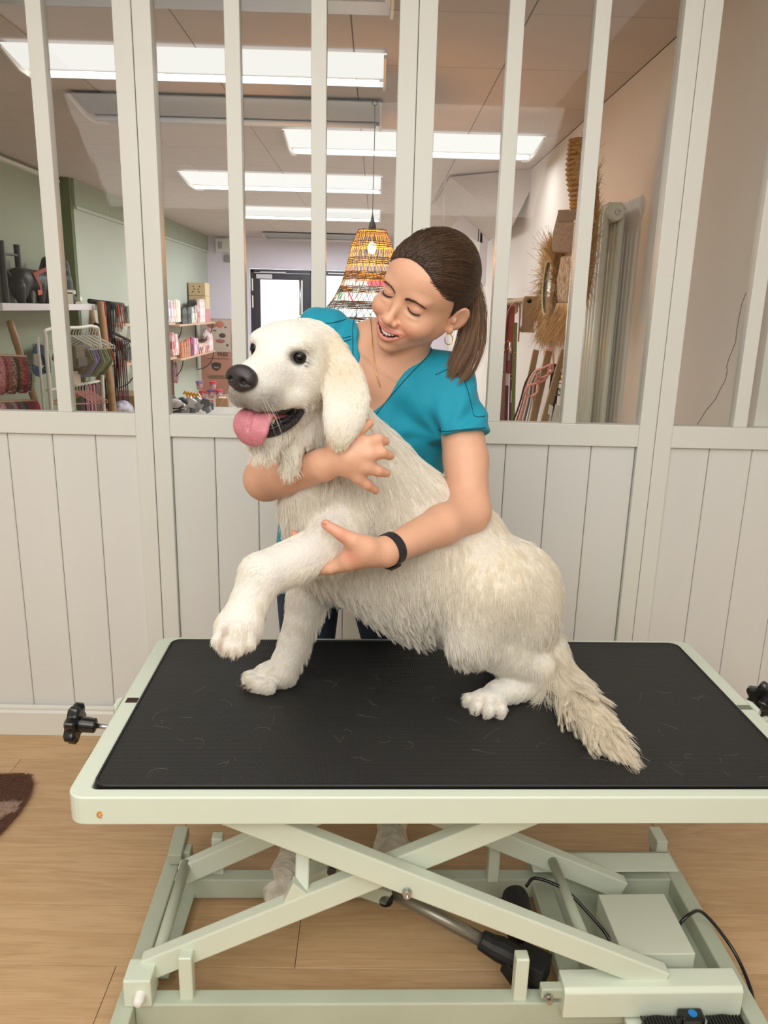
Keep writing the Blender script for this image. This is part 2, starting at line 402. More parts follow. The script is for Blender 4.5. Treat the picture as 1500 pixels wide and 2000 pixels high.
# --- the glazed partition (wall_back), its panels measured from the photograph
wall_back = tag(empty('wall_back', (0, 0, 0)), kind='structure')
ZT = 2.34; ZR0, ZR1 = 0.938, 1.0
T0, T1 = D - 0.0, D + 0.045            # faces of the framing
panels = [(-1.33, -0.622), (-0.620, 0.0876), (0.0890, 0.7928), (0.7942, 1.4980)]
st = 0.0465
boards = [[-1.283, -1.157, -1.035, -0.909, -0.788, -0.669], [-0.573, -0.452, -0.33, -0.207, -0.085, 0.041], [0.136, 0.253, 0.375, 0.497, 0.619, 0.745], [0.842, 0.958, 1.081, 1.205, 1.328, 1.4515]]
mull = [[-1.102, -0.863], [-0.375, -0.159], [0.332, 0.546], [1.031, 1.262]]
for i, (a, b_) in enumerate(panels):
    MB().box(a, a + st, T0, T1, 0, ZT).build('stile', M_WHITE, wall_back, bevel=0.002)
    MB().box(b_ - st, b_, T0, T1, 0, ZT).build('stile', M_WHITE, wall_back, bevel=0.002)
    r1 = b_ - st
    MB().box(a + st, r1, T0 + 0.0015, T1 - 0.002, ZR0, ZR1).build('rail', M_WHITE, wall_back, bevel=0.002)
    MB().box(a + st, r1, T0 + 0.0015, T1 - 0.002, ZT - 0.07, ZT).build('rail', M_WHITE, wall_back, bevel=0.002)
    for x0, x1 in zip(boards[i][:-1], boards[i][1:]):
        MB().box(x0 + 0.0009, x1 - 0.0009, T0 + 0.014, T0 + 0.026, 0.0, ZR0).build('board', M_BOARD, wall_back, bevel=0.0022, seg=1)
    w = tag(empty('window_%d' % (i + 1)), kind='structure')
    xs = [a + st] + mull[i] + [r1]
    for mx in mull[i]:
        mb = MB().box(mx - 0.0195, mx + 0.0195, T0 + 0.004, T1 - 0.006, ZR1, ZT - 0.07)
        mb.build('mullion', M_WHITE, w, bevel=0.002)
    edges = [a + st] + sum([[mx - 0.0195, mx + 0.0195] for mx in mull[i]], []) + [r1]
    for x0, x1 in zip(edges[0::2], edges[1::2]):
        MB().box(x0 - 0.002, x1 + 0.002, T0 + 0.024, T0 + 0.028, ZR1 - 0.002, ZT - 0.068).build('pane', GLASS, w)
    MB().box(a + st, r1, T0 + 0.028, T0 + 0.034, 0.0, ZR0).build('backing_panel', M_BOARD, wall_back)
skirt = MB().prism([(-1.33, D + 0.002, 0), (-1.33, D - 0.014, 0), (-1.33, D - 0.014, 0.076), (-1.33, D - 0.009, 0.083), (-1.33, D - 0.009, 0.092), (-1.33, D + 0.002, 0.097)], (3.05, 0, 0)).build('baseboard_back', M_WHITE, bevel=0.0015)
tag(skirt, kind='structure')
MB().box(-2.4, -1.331, D, D + 0.045, 0, 2.5).build('wall_corner', M_WALL, wall_back)
MB().box(-1.331, 1.4985, D, D + 0.045, ZT, 2.5).build('header', M_WALL, wall_back)
MB().box(1.4990, 1.72, D, D + 0.045, 0, 2.5).build('wall_corner', M_WALL, wall_back)

tag(MB().box(-2.46, -2.4, -1.6, 2.2, 0, 2.5).build('wall_left', M_WALL), kind='structure')
tag(MB().box(-2.46, 1.78, -1.66, -1.6, 0, 2.5).build('wall_front', M_WALL), kind='structure')
wr = tag(MB().box(1.72, 1.78, -1.6, D + 0.045, 0, 2.5).build('wall_right', M_WALL), kind='structure')
M_CEILW = mat('ceiling_paint', (225, 222, 214), 0.85)
ceil = tag(MB().box(-2.46, 1.78, -1.66, D + 0.045, 2.5, 2.56).build('ceiling', M_CEILW), kind='structure')

# ================================================================== the shop behind the glass: shell
HC = 2.3; YF = 12.4; XL = -2.6; XR = 1.09; YB = D + 0.045
M_GREEN = mat('green_wall_paint', (164, 174, 152), 0.75, var=0.05, scale=2, bump=0.05, bscale=30)
M_GREENL = mat('pale_green_wall_paint', (192, 202, 190), 0.75, var=0.04, scale=2, bump=0.05, bscale=30)
M_SHOPW = mat('shop_white_wall', (240, 233, 228), 0.8, var=0.06, scale=1.6, bump=0.3, bscale=6)
M_TILE = mat('ceiling_tile', (206, 195, 190), 0.85, var=0.04, scale=4, randvar=0.02)
M_SFLOOR = mat('shop_floor', (180, 165, 145), 0.5, var=0.1)
M_TRIMW = mat('white_trim', (232, 232, 226), 0.5)
s_floor = tag(MB().box(-2.75, 1.15, YB, YF + 0.1, -0.06, 0).build('floor_shop', M_SFLOOR), kind='structure')
wl = tag(MB().box(-2.8, -2.70, YB, 7.05, 0, HC).build('wall_shop_left', M_GREEN), kind='structure')
MB().box(-2.8, XL, 7.05, YF, 0, 2.06).build('lower_wall', M_GREENL, wl)
MB().box(-2.8, XL - 0.005, 7.0, 7.05, 0, HC).build('pilaster_face', mat('shaded_green_paint', (112, 124, 92), 0.8, var=0.05), wl)  # same green wall, the shade of this return face put into its colour
for k in range(6):
    y0 = 7.05 + k * 0.9; MB().box(-2.8, XL + 0.018, y0 + 0.002, min(y0 + 0.898, YF), 2.085, HC).build('frieze_panel', M_GREEN, wl, bevel=0.003)
MB().box(-2.8, XL + 0.03, 7.05, YF, 2.06, 2.085).build('moulding', M_GREENL, wl, bevel=0.004)
MB().box(XL - 0.11, XL - 0.06, YB, 6.95, HC - 0.05, HC - 0.03).build('picture_rail', M_TRIMW, wl)
wrs = tag(MB().box(XR, XR + 0.08, YB, YF, 0, HC).build('wall_shop_right', M_SHOPW), kind='structure')
MB().box(XR + 0.08, 1.78, YB + 0.002, YB + 0.06, 0, 2.5).build('wall_end', M_SHOPW, wrs)
# hairline crack in the plaster beside the partition
crk = [atx(x, y, XR) for x, y in ((1474, 537), (1463, 560), (1450, 590), (1444, 618), (1440, 640), (1437, 668), (1424, 700), (1419, 718), (1421, 722), (1417, 742), (1407, 760), (1396, 782), (1380, 800), (1368, 820), (1360, 832))]
MB().tube([(XR - 0.0004, q[1], q[2]) for q in crk], 0.0009, 4).build('crack', M_JOINT, wrs)
M_FARW = mat('far_wall_paint', (228, 222, 236), 0.8)
# far wall with the street door opening
dx0, dx1 = -1.95, -0.98
dz = 1.84
wf = tag(MB().box(-2.75, dx0 - 0.02, YF, YF + 0.1, 0, HC).build('wall_shop_far', M_FARW), kind='structure')
MB().box(dx0 - 0.02, 1.15, YF, YF + 0.1, dz + 0.01, HC).build('lintel', M_FARW, wf)
MB().box(0.75, 1.15, YF, YF + 0.1, 0, dz + 0.01).build('pier', M_FARW, wf)
s_ceil = tag(MB().box(-2.8, 1.17, YB, YF + 0.1, HC + 0.006, HC + 0.06).build('ceiling_shop', M_JOINT), kind='structure')
xt = [-2.70, -2.03, -1.395, -0.755, -0.115, 0.513, 1.09]
for i in range(len(xt) - 1):
    y = YB
    while y < YF - 0.01:
        y1 = min(2.397 + 0.633 * (math.floor((y + 0.01 - 2.397) / 0.633) + 1), YF)
        cxx = (xt[i] + xt[i + 1]) / 2; cyy = (y + y1) / 2
        o = MB().box(xt[i] - cxx + 0.002, xt[i + 1] - cxx - 0.002, y - cyy + 0.002, y1 - cyy - 0.002, 0, 0.012).build('ceiling_tile', M_TILE, s_ceil, bevel=0.003, seg=1)
        o.location = (cxx, cyy, HC)
        y = y1
# ================================================================== the lifting table (local frame: u along, v away from the camera)
M_PAINT = mat('pale_green_enamel', (212, 221, 203), 0.32, var=0.03, scale=5, bump=0.02, bscale=50, spec=0.5)
M_PAINT2 = mat('pale_green_enamel_worn_shaded', (182, 190, 170), 0.42, var=0.07, scale=7, bump=0.05, bscale=60)  # worn enamel, its tone also darkened for the table's shade over the base
M_BLACKP = mat('black_plastic', (18, 18, 18), 0.22, spec=0.6)
M_BLACKM = mat('black_rubber', (26, 26, 27), 0.55)
M_STEEL = mat('steel', (190, 190, 188), 0.28, metal=1.0)
M_WHITEP = mat('white_plastic', (235, 232, 226), 0.35)
TYAW = 0.027
tab = thing('grooming_table', 'pale green lifting table with black ribbed rubber top under the dog', 'grooming table', (0, 0, 0), TYAW)
TZ = 0.528
def tb(u, v, z=0): return np.array([u, v, z], float)
# frame of the top: rounded ring
def rounded(u0, u1, v0, v1, r, n=6):
    pts = []
    for cu, cv, a0 in ((u1 - r, v1 - r, 0), (u0 + r, v1 - r, 90), (u0 + r, v0 + r, 180), (u1 - r, v0 + r, 270)):
        for k in range(n + 1):
            a = math.radians(a0 + 90 * k / n); pts.append((cu + r * math.cos(a), cv + r * math.sin(a)))
    return pts
O = rounded(-0.457, 0.826, 1.104, 1.733, 0.03); I = rounded(-0.4225, 0.7915, 1.128, 1.712, 0.012)
mb = MB(); n = len(O)
vs = [(x, y, TZ) for x, y in O] + [(x, y, TZ) for x, y in I] + [(x, y, TZ - 0.052) for x, y in O] + [(x, y, TZ - 0.03) for x, y in I]
fs = []
for i in range(n):
    j = (i + 1) % n
    fs += [(i, j, n + j, n + i), (2 * n + j, 2 * n + i, 3 * n + i, 3 * n + j), (2 * n + i, 2 * n + j, j, i), (n + i, n + j, 3 * n + j, 3 * n + i)]
mb.add(vs, fs); fr = mb.build('top_frame', M_PAINT, tab, bevel=0.0035, seg=3)
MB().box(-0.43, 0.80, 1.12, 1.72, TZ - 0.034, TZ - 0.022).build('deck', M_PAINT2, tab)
# rubber top with a raised piping edge
def rib_mat():
    m = bpy.data.materials.new('ribbed_rubber'); m.use_nodes = True; nt = m.node_tree; N = nt.nodes; L = nt.links; b = N['Principled BSDF']
    tc = N.new('ShaderNodeTexCoord'); sx = N.new('ShaderNodeSeparateXYZ'); L.new(tc.outputs['Object'], sx.inputs[0])
    hs = []
    for ax, per, pw in (('X', 0.0042, 1.0), ('Y', 0.0042, 1.0)):
        q = N.new('ShaderNodeMath'); q.operation = 'MULTIPLY'; q.inputs[1].default_value = 2 * math.pi / per; L.new(sx.outputs[ax], q.inputs[0])
        s_ = N.new('ShaderNodeMath'); s_.operation = 'SINE'; L.new(q.outputs[0], s_.inputs[0]); hs.append(s_)
    n = N.new('ShaderNodeTexNoise'); n.inputs['Scale'].default_value = 2.5; n.inputs['Detail'].default_value = 3; L.new(tc.outputs['Object'], n.inputs['Vector'])
    add = N.new('ShaderNodeMath'); add.operation = 'MAXIMUM'; L.new(hs[0].outputs[0], add.inputs[0]); L.new(hs[1].outputs[0], add.inputs[1])
    bp = N.new('ShaderNodeBump'); bp.inputs['Strength'].default_value = 0.5; bp.inputs['Distance'].default_value = 0.0008; L.new(add.outputs[0], bp.inputs['Height']); L.new(bp.outputs[0], b.inputs['Normal'])
    mx = N.new('ShaderNodeMix'); mx.data_type = 'RGBA'; mx.inputs[6].default_value = srgb(24, 25, 26); mx.inputs[7].default_value = srgb(42, 42, 40); L.new(n.outputs['Fac'], mx.inputs['Factor']); L.new(mx.outputs[2], b.inputs['Base Color'])
    mr = N.new('ShaderNodeMapRange'); mr.inputs['To Min'].default_value = 0.42; mr.inputs['To Max'].default_value = 0.6; L.new(n.outputs['Fac'], mr.inputs['Value']); L.new(mr.outputs[0], b.inputs['Roughness'])
    b.inputs['Specular IOR Level'].default_value = 0.4
    return m
TOPZ = TZ + 0.004
R1 = rounded(-0.419, 0.788, 1.132, 1.709, 0.022, 8)
mb = MB(); mb.prism([(x, y, TZ - 0.022) for x, y in R1], (0, 0, 0.022 + 0.004)); mb.build('rubber_top', rib_mat(), tab, bevel=0.003, seg=2)
mb = MB(); mb.tube([(x, y, TOPZ - 0.001) for x, y in R1 + R1[:1]], 0.0028, 6, cap=False); mb.build('piping', M_BLACKM, tab, smooth=True)
# arm clamps on both short sides: bulge, slot, threaded rod and star knob
def star_knob(c, axv, size, name='star_knob'):
    ax = np.array(axv, float); ax /= np.linalg.norm(ax); t1 = np.cross(ax, [0, 0, 1.0]); t1 /= np.linalg.norm(t1); t2 = np.cross(ax, t1)
    prof = []; nn = 70
    for k in range(nn):
        a = 2 * math.pi * k / nn; r = size * (1 + 0.14 * math.cos(7 * a)); prof.append((r * math.cos(a), r * math.sin(a)))
    mb = MB(); vs = []
    for h, sc in ((0, 0.86), (0.004, 1.0), (0.017, 1.0), (0.022, 0.84), (0.022, 0.3)):
        for x, y in prof: vs.append(c + ax * h + (t1 * x + t2 * y) * sc)
    fs = [tuple(range(nn))[::-1], tuple(4 * nn + k for k in range(nn))]
    for i in range(4):
        fs += [(i * nn + k, i * nn + (k + 1) % nn, (i + 1) * nn + (k + 1) % nn, (i + 1) * nn + k) for k in range(nn)]
    mb.add(vs, fs); o = mb.build(name, M_BLACKP, tab, smooth='auto')
    MB().tube([c, c - ax * 0.006, c - ax * 0.028, c - ax * 0.030], [0.016, 0.0155, 0.0145, 0.012], 20).build('hub', M_BLACKP, o, smooth='auto')
    MB().tube([c - ax * 0.03, c - ax * 0.062], 0.005, 10).build('threaded_rod', M_STEEL, o, smooth=True)
    return o
MB().prism([(-0.458, 1.385, TZ), (-0.469, 1.405, TZ), (-0.470, 1.43, TZ), (-0.458, 1.447, TZ)], (0, 0, -0.05)).build('clamp_block', M_PAINT, tab, bevel=0.004)
MB().prism([(0.827, 1.385, TZ), (0.839, 1.400, TZ), (0.839, 1.43, TZ), (0.827, 1.447, TZ)], (0, 0, -0.05)).build('clamp_block', M_PAINT, tab, bevel=0.004)
M_RUST = mat('rusty_hole', (74, 52, 42), 0.9, var=0.6, scale=80)
MB().box(-0.448, -0.425, 1.414, 1.433, TZ - 0.002, TZ + 0.0006).build('clamp_slot', M_RUST, tab)
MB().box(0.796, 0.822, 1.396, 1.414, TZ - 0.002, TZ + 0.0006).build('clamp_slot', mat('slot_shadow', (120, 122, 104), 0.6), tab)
star_knob(tb(-0.528, 1.385, 0.497), (-1, 0, 0.12), 0.036)
star_knob(tb(0.882, 1.462, 0.508), (0.62, 0.75, 0.05), 0.037)
# the small orange sticker mark on the front edge
mb = MB(); mk = atz(200, 1585, 0.49); uu = -0.4015
arc = [(uu + 0.0042 * math.cos(a), 1.1030, 0.4965 + 0.0048 * math.sin(a)) for a in np.linspace(1.0, 5.3, 14)]
mb.ribbon(arc, 0.0008, 0.0024, (0, 1, 0)); mb.box(uu, uu + 0.004, 1.1026, 1.1034, 0.4955, 0.4975); mb.build('sticker_mark', mat('orange_print', (214, 122, 26), 0.5), tab)

# --- base frame
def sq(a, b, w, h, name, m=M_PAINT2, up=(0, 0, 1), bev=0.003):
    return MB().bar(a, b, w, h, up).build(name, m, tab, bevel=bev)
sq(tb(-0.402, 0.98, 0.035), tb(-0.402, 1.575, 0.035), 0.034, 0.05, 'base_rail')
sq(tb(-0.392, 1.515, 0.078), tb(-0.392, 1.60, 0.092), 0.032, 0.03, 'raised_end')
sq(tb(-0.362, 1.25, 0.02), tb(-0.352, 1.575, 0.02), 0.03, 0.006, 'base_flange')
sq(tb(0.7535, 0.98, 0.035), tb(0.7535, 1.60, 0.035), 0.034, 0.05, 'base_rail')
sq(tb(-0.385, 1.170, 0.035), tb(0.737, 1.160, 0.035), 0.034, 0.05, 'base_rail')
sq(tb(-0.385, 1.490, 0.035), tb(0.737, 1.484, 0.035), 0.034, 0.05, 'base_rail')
sq(tb(-0.36, 1.545, 0.072), tb(-0.40, 1.545, 0.072), 0.03, 0.03, 'guide_block')
for u, v in ((-0.293, 1.176), (0.325, 1.166), (-0.291, 1.504), (0.328, 1.476)):
    MB().box(u - 0.0125, u + 0.0125, v - 0.0125, v + 0.0125, 0.055, 0.152).build('stop_post', M_PAINT, tab, bevel=0.0035, seg=3)
# pivot block with its white bumper
MB().box(-0.402, -0.352, 1.148, 1.20, 0.06, 0.118).build('pivot_block', M_PAINT, tab, bevel=0.003)
q = MB(); q.lathe([(0.0, -0.020), (0.006, -0.019), (0.009, -0.014), (0.0095, 0.0), (0.0095, 0.012), (0.012, 0.0125), (0.012, 0.018)], c=(-0.371, 1.146, 0.088), axis='y', seg=18); q.build('bumper', M_WHITEP, tab, smooth='auto')
# scissor arms: front pair and rear pair (square tube)
W = 0.028; Hh = 0.046
sq(tb(-0.215, 1.160, 0.470), tb(0.590, 1.160, 0.102), W, Hh, 'scissor_arm', M_PAINT)      # front, falls to the right
sq(tb(-0.372, 1.200, 0.100), tb(0.350, 1.200, 0.445), W, Hh, 'scissor_arm', M_PAINT)      # front, rises to the right
sq(tb(-0.362, 1.470, 0.082), tb(0.33, 1.470, 0.44), W, Hh, 'scissor_arm', M_PAINT)
sq(tb(-0.215, 1.440, 0.44), tb(0.612, 1.440, 0.062), W, Hh, 'scissor_arm', M_PAINT)
for v in (1.139,):
    o = MB().lathe([(0.0085, 0), (0.0085, -0.006), (0.0068, -0.0065), (0.0068, -0.013), (0.004, -0.0135), (0.004, -0.010), (0, -0.010)], c=(0.105, v + 0.008, 0.309), axis='y', seg=14).build('pivot_bolt', M_STEEL, tab, smooth='auto')
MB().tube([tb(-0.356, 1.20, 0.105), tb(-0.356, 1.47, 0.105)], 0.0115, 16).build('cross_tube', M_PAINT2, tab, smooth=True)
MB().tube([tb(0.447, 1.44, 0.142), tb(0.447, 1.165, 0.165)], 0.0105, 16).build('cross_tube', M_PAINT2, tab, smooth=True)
# strut welded on the rising arm, linking to the actuator yoke
sq(tb(-0.083, 1.205, 0.262), tb(-0.083, 1.255, 0.335), 0.026, 0.026, 'lift_strut', M_PAINT, up=(1, 0, 0))
MB().prism([tb(-0.118, 1.188, 0.243), tb(-0.072, 1.188, 0.268), tb(-0.098, 1.188, 0.292)], (0, 0.02, 0)).build('gusset', M_PAINT, tab, bevel=0.001)
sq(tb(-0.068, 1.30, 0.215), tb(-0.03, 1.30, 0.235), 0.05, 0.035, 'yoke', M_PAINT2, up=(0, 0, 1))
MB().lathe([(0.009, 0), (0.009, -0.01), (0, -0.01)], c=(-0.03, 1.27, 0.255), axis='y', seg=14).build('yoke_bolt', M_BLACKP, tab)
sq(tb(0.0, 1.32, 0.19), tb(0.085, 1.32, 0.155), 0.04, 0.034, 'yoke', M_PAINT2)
MB().tube([tb(0.078, 1.30, 0.152), tb(0.078, 1.345, 0.152)], 0.014, 14).build('yoke_pin', M_BLACKP, tab, smooth='auto')
# actuator
act = MB().tube([tb(0.09, 1.325, 0.155), tb(0.295, 1.245, 0.090)], 0.0135, 18).build('actuator_tube', mat('zinc_tube', (150, 145, 132), 0.35, metal=0.7), tab, smooth=True)
mb = MB(); mb.tube([tb(0.265, 1.257, 0.100), tb(0.285, 1.249, 0.093), tb(0.30, 1.243, 0.09), tb(0.375, 1.215, 0.07)], [0.019, 0.021, 0.024, 0.024], 14)
mb.bar(tb(0.335, 1.232, 0.075), tb(0.385, 1.20, 0.072), 0.055, 0.05); mb.bar(tb(0.315, 1.235, 0.068), tb(0.335, 1.20, 0.060), 0.03, 0.035)
mb.build('actuator_housing', M_BLACKM, tab, bevel=0.003)
MB().lathe([(0, 0.0), (0.018, 0.0), (0.026, 0.006), (0.029, 0.016), (0.0295, 0.085), (0.022, 0.09)], c=(0.352, 1.365, 0.115), axis='y', seg=22, M=np.array([[1, 0, 0], [0, -1, 0], [0, -0.25, 1]])).build('motor', M_BLACKM, tab, smooth='auto')
o = MB().lathe([(0.008, 0), (0.008, -0.004), (0.0055, -0.0045), (0.0055, -0.013), (0, -0.013)], c=(0.372, 1.137, 0.085), axis='y', seg=14).build('anchor_bolt', M_STEEL, tab, smooth='auto')
sq(tb(0.36, 1.15, 0.087), tb(0.425, 1.15, 0.087), 0.02, 0.022, 'anchor_bracket', M_PAINT2)
# floor pan members on the right
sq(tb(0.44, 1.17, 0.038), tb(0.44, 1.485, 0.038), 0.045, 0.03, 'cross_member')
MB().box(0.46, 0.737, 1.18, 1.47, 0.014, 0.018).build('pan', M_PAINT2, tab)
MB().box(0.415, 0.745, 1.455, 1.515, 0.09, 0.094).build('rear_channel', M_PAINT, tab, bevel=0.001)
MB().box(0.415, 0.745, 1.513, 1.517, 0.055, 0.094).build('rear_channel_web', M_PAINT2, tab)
MB().box(0.730, 0.756, 1.545, 1.60, 0.058, 0.10).build('raised_end', M_PAINT, tab, bevel=0.002)
cb = MB(); cb.prism([tb(0.398, 1.124, 0.050), tb(0.398, 1.124, 0.104), tb(0.398, 1.131, 0.112), tb(0.398, 1.172, 0.112), tb(0.398, 1.172, 0.055)], (0.332, 0, 0)); cb.build('front_channel', M_PAINT, tab, bevel=0.002)
bx = MB().box(0.527, 0.668, 1.195, 1.352, 0.02, 0.122).build('control_box', mat('box_enamel', (205, 210, 192), 0.5), tab, bevel=0.002)
MB().lathe([(0.009, 0), (0.009, -0.003), (0.0, -0.003)], c=(0.648, 1.1945, 0.075), axis='y', seg=14).build('cable_gland', M_BLACKP, bx)
c1 = spline([tb(0.375, 1.36, 0.135), tb(0.395, 1.36, 0.155), tb(0.45, 1.33, 0.15), tb(0.50, 1.29, 0.115), tb(0.522, 1.27, 0.095), tb(0.53, 1.25, 0.08)], 8)
MB().tube(c1, 0.0035, 8).build('motor_cable', M_BLACKP, tab, smooth=True)
c2 = spline([tb(0.668, 1.29, 0.085), tb(0.70, 1.30, 0.115), tb(0.742, 1.32, 0.10), tb(0.79, 1.28, 0.05), tb(0.80, 1.22, 0.02), tb(0.79, 1.17, 0.006), tb(0.775, 1.09, 0.005)], 8)
MB().tube(c2, 0.0035, 8).build('power_cable', M_BLACKP, tab, smooth=True)
# foot pedal on its plate at the bottom edge of the picture
pd = MB().box(0.517, 0.735, 1.0, 1.134, 0.030, 0.042).build('pedal_plate', M_PAINT, tab, bevel=0.002)
for u in (0.568, 0.690):
    mb = MB(); mb.prism([(u + 0.040 * math.cos(a) * (1 if abs(math.cos(a)) < .8 else .95), 1.085 + 0.034 * math.sin(a), 0.042) for a in np.linspace(0, 2 * math.pi, 25)[:-1]], (0, 0, 0.022))
    o = mb.build('pedal', M_BLACKM, tab, bevel=0.005)
    for k in range(11):
        x = u - 0.030 + k * 0.006; MB().box(x - 0.0016, x + 0.0016, 1.06, 1.112, 0.062, 0.067).build('grip_rib', M_BLACKP, o)
MB().prism([(0.606, 1.12, 0.042), (0.652, 1.12, 0.042), (0.650, 1.095, 0.042), (0.608, 1.095, 0.042)], (0, 0, 0.034)).build('pedal_hinge', M_BLACKP, tab, bevel=0.004)
MB().lathe([(0.008, 0), (0.008, 0.0015), (0, 0.0015)], c=(0.630, 1.107, 0.076), axis='z', seg=16).build('badge', mat('blue_badge', (28, 120, 190), 0.3), tab)
# ================================================================== the dog
def rotm(f, u):
    """columns: forward, left, up"""
    f = np.array(f, float); f /= np.linalg.norm(f); u = np.array(u, float); u -= f * (u @ f); u /= np.linalg.norm(u)
    return np.stack([f, np.cross(u, f), u], 1)
DY = 1.50
# head frame: origin between the eyes
HO = at(548, 688, 1.275)
a_ = math.radians(65); e_ = math.radians(-5)
HF = np.array([-math.cos(a_) * math.cos(e_), -math.sin(a_) * math.cos(e_), math.sin(e_)])
Lv = np.array([math.sin(a_), -math.cos(a_), 0]); ro = math.radians(-9)
HU = np.cross(HF, Lv)
def roll(vec, ax, ang):
    return vec * math.cos(ang) + np.cross(ax, vec) * math.sin(ang) + ax * (ax @ vec) * (1 - math.cos(ang))
HU = roll(HU, HF, math.radians(-7)); HM = rotm(HF, HU)
def hd(f, l, u): return HO + HM @ np.array([f, l, u], float)
dog = SDF()
C1 = at(688, 985, 1.49); C2 = at(800, 1085, 1.51); C3 = at(955, 1165, 1.53)
# trunk
dog.ell(C1, (0.120, 0.114, 0.140), 0.05, rotm(C2 - C1, (0.4, 0, 1)))
dog.cone(C1, C2, 0.118, 0.118, 0.05)
dog.cone(C2, C3, 0.118, 0.122, 0.06)
dog.cone(at(722, 922, 1.49), at(900, 1060, 1.52), 0.068, 0.090, 0.05)       # back line
dog.ell(at(985, 1175, 1.54), (0.095, 0.12, 0.125), 0.05)
dog.cone(at(1010, 1150, 1.54), at(1040, 1255, 1.56), 0.085, 0.055, 0.04)    # rump
dog.cone(at(660, 1075, 1.46), at(800, 1165, 1.49), 0.075, 0.062, 0.05)      # breast and belly line
# neck
dog.cone(at(612, 800, 1.41), at(664, 935, 1.47), 0.068, 0.098, 0.05)
dog.cone(at(590, 830, 1.37), at(648, 955, 1.43), 0.060, 0.078, 0.05)
dog.cone(hd(-0.03, 0, -0.12), at(565, 880, 1.29), 0.034, 0.016, 0.03)
dog.cone(at(642, 800, 1.44), at(712, 905, 1.49), 0.050, 0.062, 0.05)
# head
dog.ell(hd(-0.060, 0, -0.016), (0.083, 0.066, 0.058), 0.02, HM)
dog.ell(hd(-0.014, 0, 0.012), (0.042, 0.050, 0.032), 0.03, HM)
dog.ell(hd(-0.085, 0, -0.03), (0.065, 0.064, 0.068), 0.03, HM)
for s_ in (1, -1):
    dog.ell(hd(-0.035, s_ * 0.040, -0.040), (0.050, 0.030, 0.044), 0.02, HM)
    dog.ell(hd(0.004, s_ * 0.034, 0.019), (0.022, 0.018, 0.011), 0.012, HM)
dog.cone(hd(0.0, 0, -0.024), hd(0.082, 0, -0.031), 0.042, 0.027, 0.02)
dog.ell(hd(0.052, 0, -0.046), (0.052, 0.036, 0.028), 0.015, HM)
for s_ in (1, -1):
    dog.ell(hd(0.064, s_ * 0.017, -0.054), (0.040, 0.022, 0.026), 0.012, HM)
    dog.cone(hd(0.06, s_ * 0.024, -0.064), hd(0.002, s_ * 0.038, -0.066), 0.016, 0.017, 0.012)
# eye sockets
for s_ in (1, -1): dog.ell(hd(0.021, s_ * 0.043, 0.000), (0.012, 0.0125, 0.0085), 0.010, HM, '-')
# lower jaw, open
dog.cone(hd(-0.045, 0, -0.098), hd(0.044, 0, -0.130), 0.034, 0.019, 0.02)
for s_ in (1, -1): dog.cone(hd(-0.03, s_ * 0.03, -0.092), hd(0.040, s_ * 0.014, -0.124), 0.016, 0.010, 0.012)
dog.ell(hd(0.033, 0, -0.094), (0.062, 0.033, 0.0185), 0.008, HM, '-')
# near ear (a hanging flap) and the far one, mostly hidden
def ear_pts(s_):
    return [hd(-0.062, s_ * 0.068, 0.010), hd(-0.072, s_ * 0.082, -0.025), hd(-0.078, s_ * 0.086, -0.075), hd(-0.080, s_ * 0.082, -0.115), hd(-0.074, s_ * 0.076, -0.146)]
EARP = [at(655, 690, 1.310), at(672, 735, 1.285), at(677, 785, 1.262), at(672, 827, 1.246), at(658, 855, 1.236)]
EARW = [0.020, 0.033, 0.038, 0.030, 0.012]
EDGE = rotm(Lv, (0, 0, 1))
for i in range(4):
    for t in (0.0, 0.34, 0.67):
        c = EARP[i] * (1 - t) + EARP[i + 1] * t; w_ = EARW[i] * (1 - t) + EARW[i + 1] * t
        dog.ell(c, (0.009, w_, 0.026), 0.010 if (i or t) else 0.02, rotm(at(660, 780, 1.0) - at(660, 780, 1.4) + np.array([0.0, 0, 0]), EARP[0] - EARP[3]))
# raised left foreleg
SH = at(668, 1010, 1.42); EL = at(652, 1062, 1.33); WR = at(512, 1122, 1.235); PW = at(462, 1232, 1.195)
dog.cone(SH, EL, 0.068, 0.044, 0.03); dog.cone(EL, WR, 0.043, 0.036, 0.015); dog.cone(WR, PW, 0.035, 0.030, 0.012)
dog.ell(at(466, 1222, 1.190), (0.036, 0.034, 0.032), 0.015)
TOES = ((-30, 10, 1.165), (-18, 24, 1.150), (4, 28, 1.148), (26, 18, 1.160))
for dx, dy, yy in TOES:
    dog.cone(at(464 + dx * 0.6, 1216 + dy * 0.5, yy + 0.01), at(460 + dx, 1236 + dy, yy), 0.0145, 0.0125, 0.003)
# standing right foreleg
dog.cone(at(640, 1075, 1.50), at(600, 1165, 1.50), 0.060, 0.040, 0.03)
dog.cone(at(600, 1165, 1.50), at(575, 1250, 1.49), 0.038, 0.029, 0.012); dog.cone(at(575, 1250, 1.49), at(550, 1310, 1.475), 0.029, 0.030, 0.01)
pz = TOPZ
PF = atz(528, 1325, pz + 0.02)
dog.ell(PF + np.array([0.01, 0.015, 0.004]), (0.045, 0.034, 0.027), 0.012)
for dx, dy in ((-0.040, 0.012), (-0.036, -0.008), (-0.020, -0.024), (0.000, -0.030)):
    dog.ell(PF + np.array([dx * 0.98, dy * 0.98, -0.003]), (0.018, 0.0125, 0.0165), 0.004)
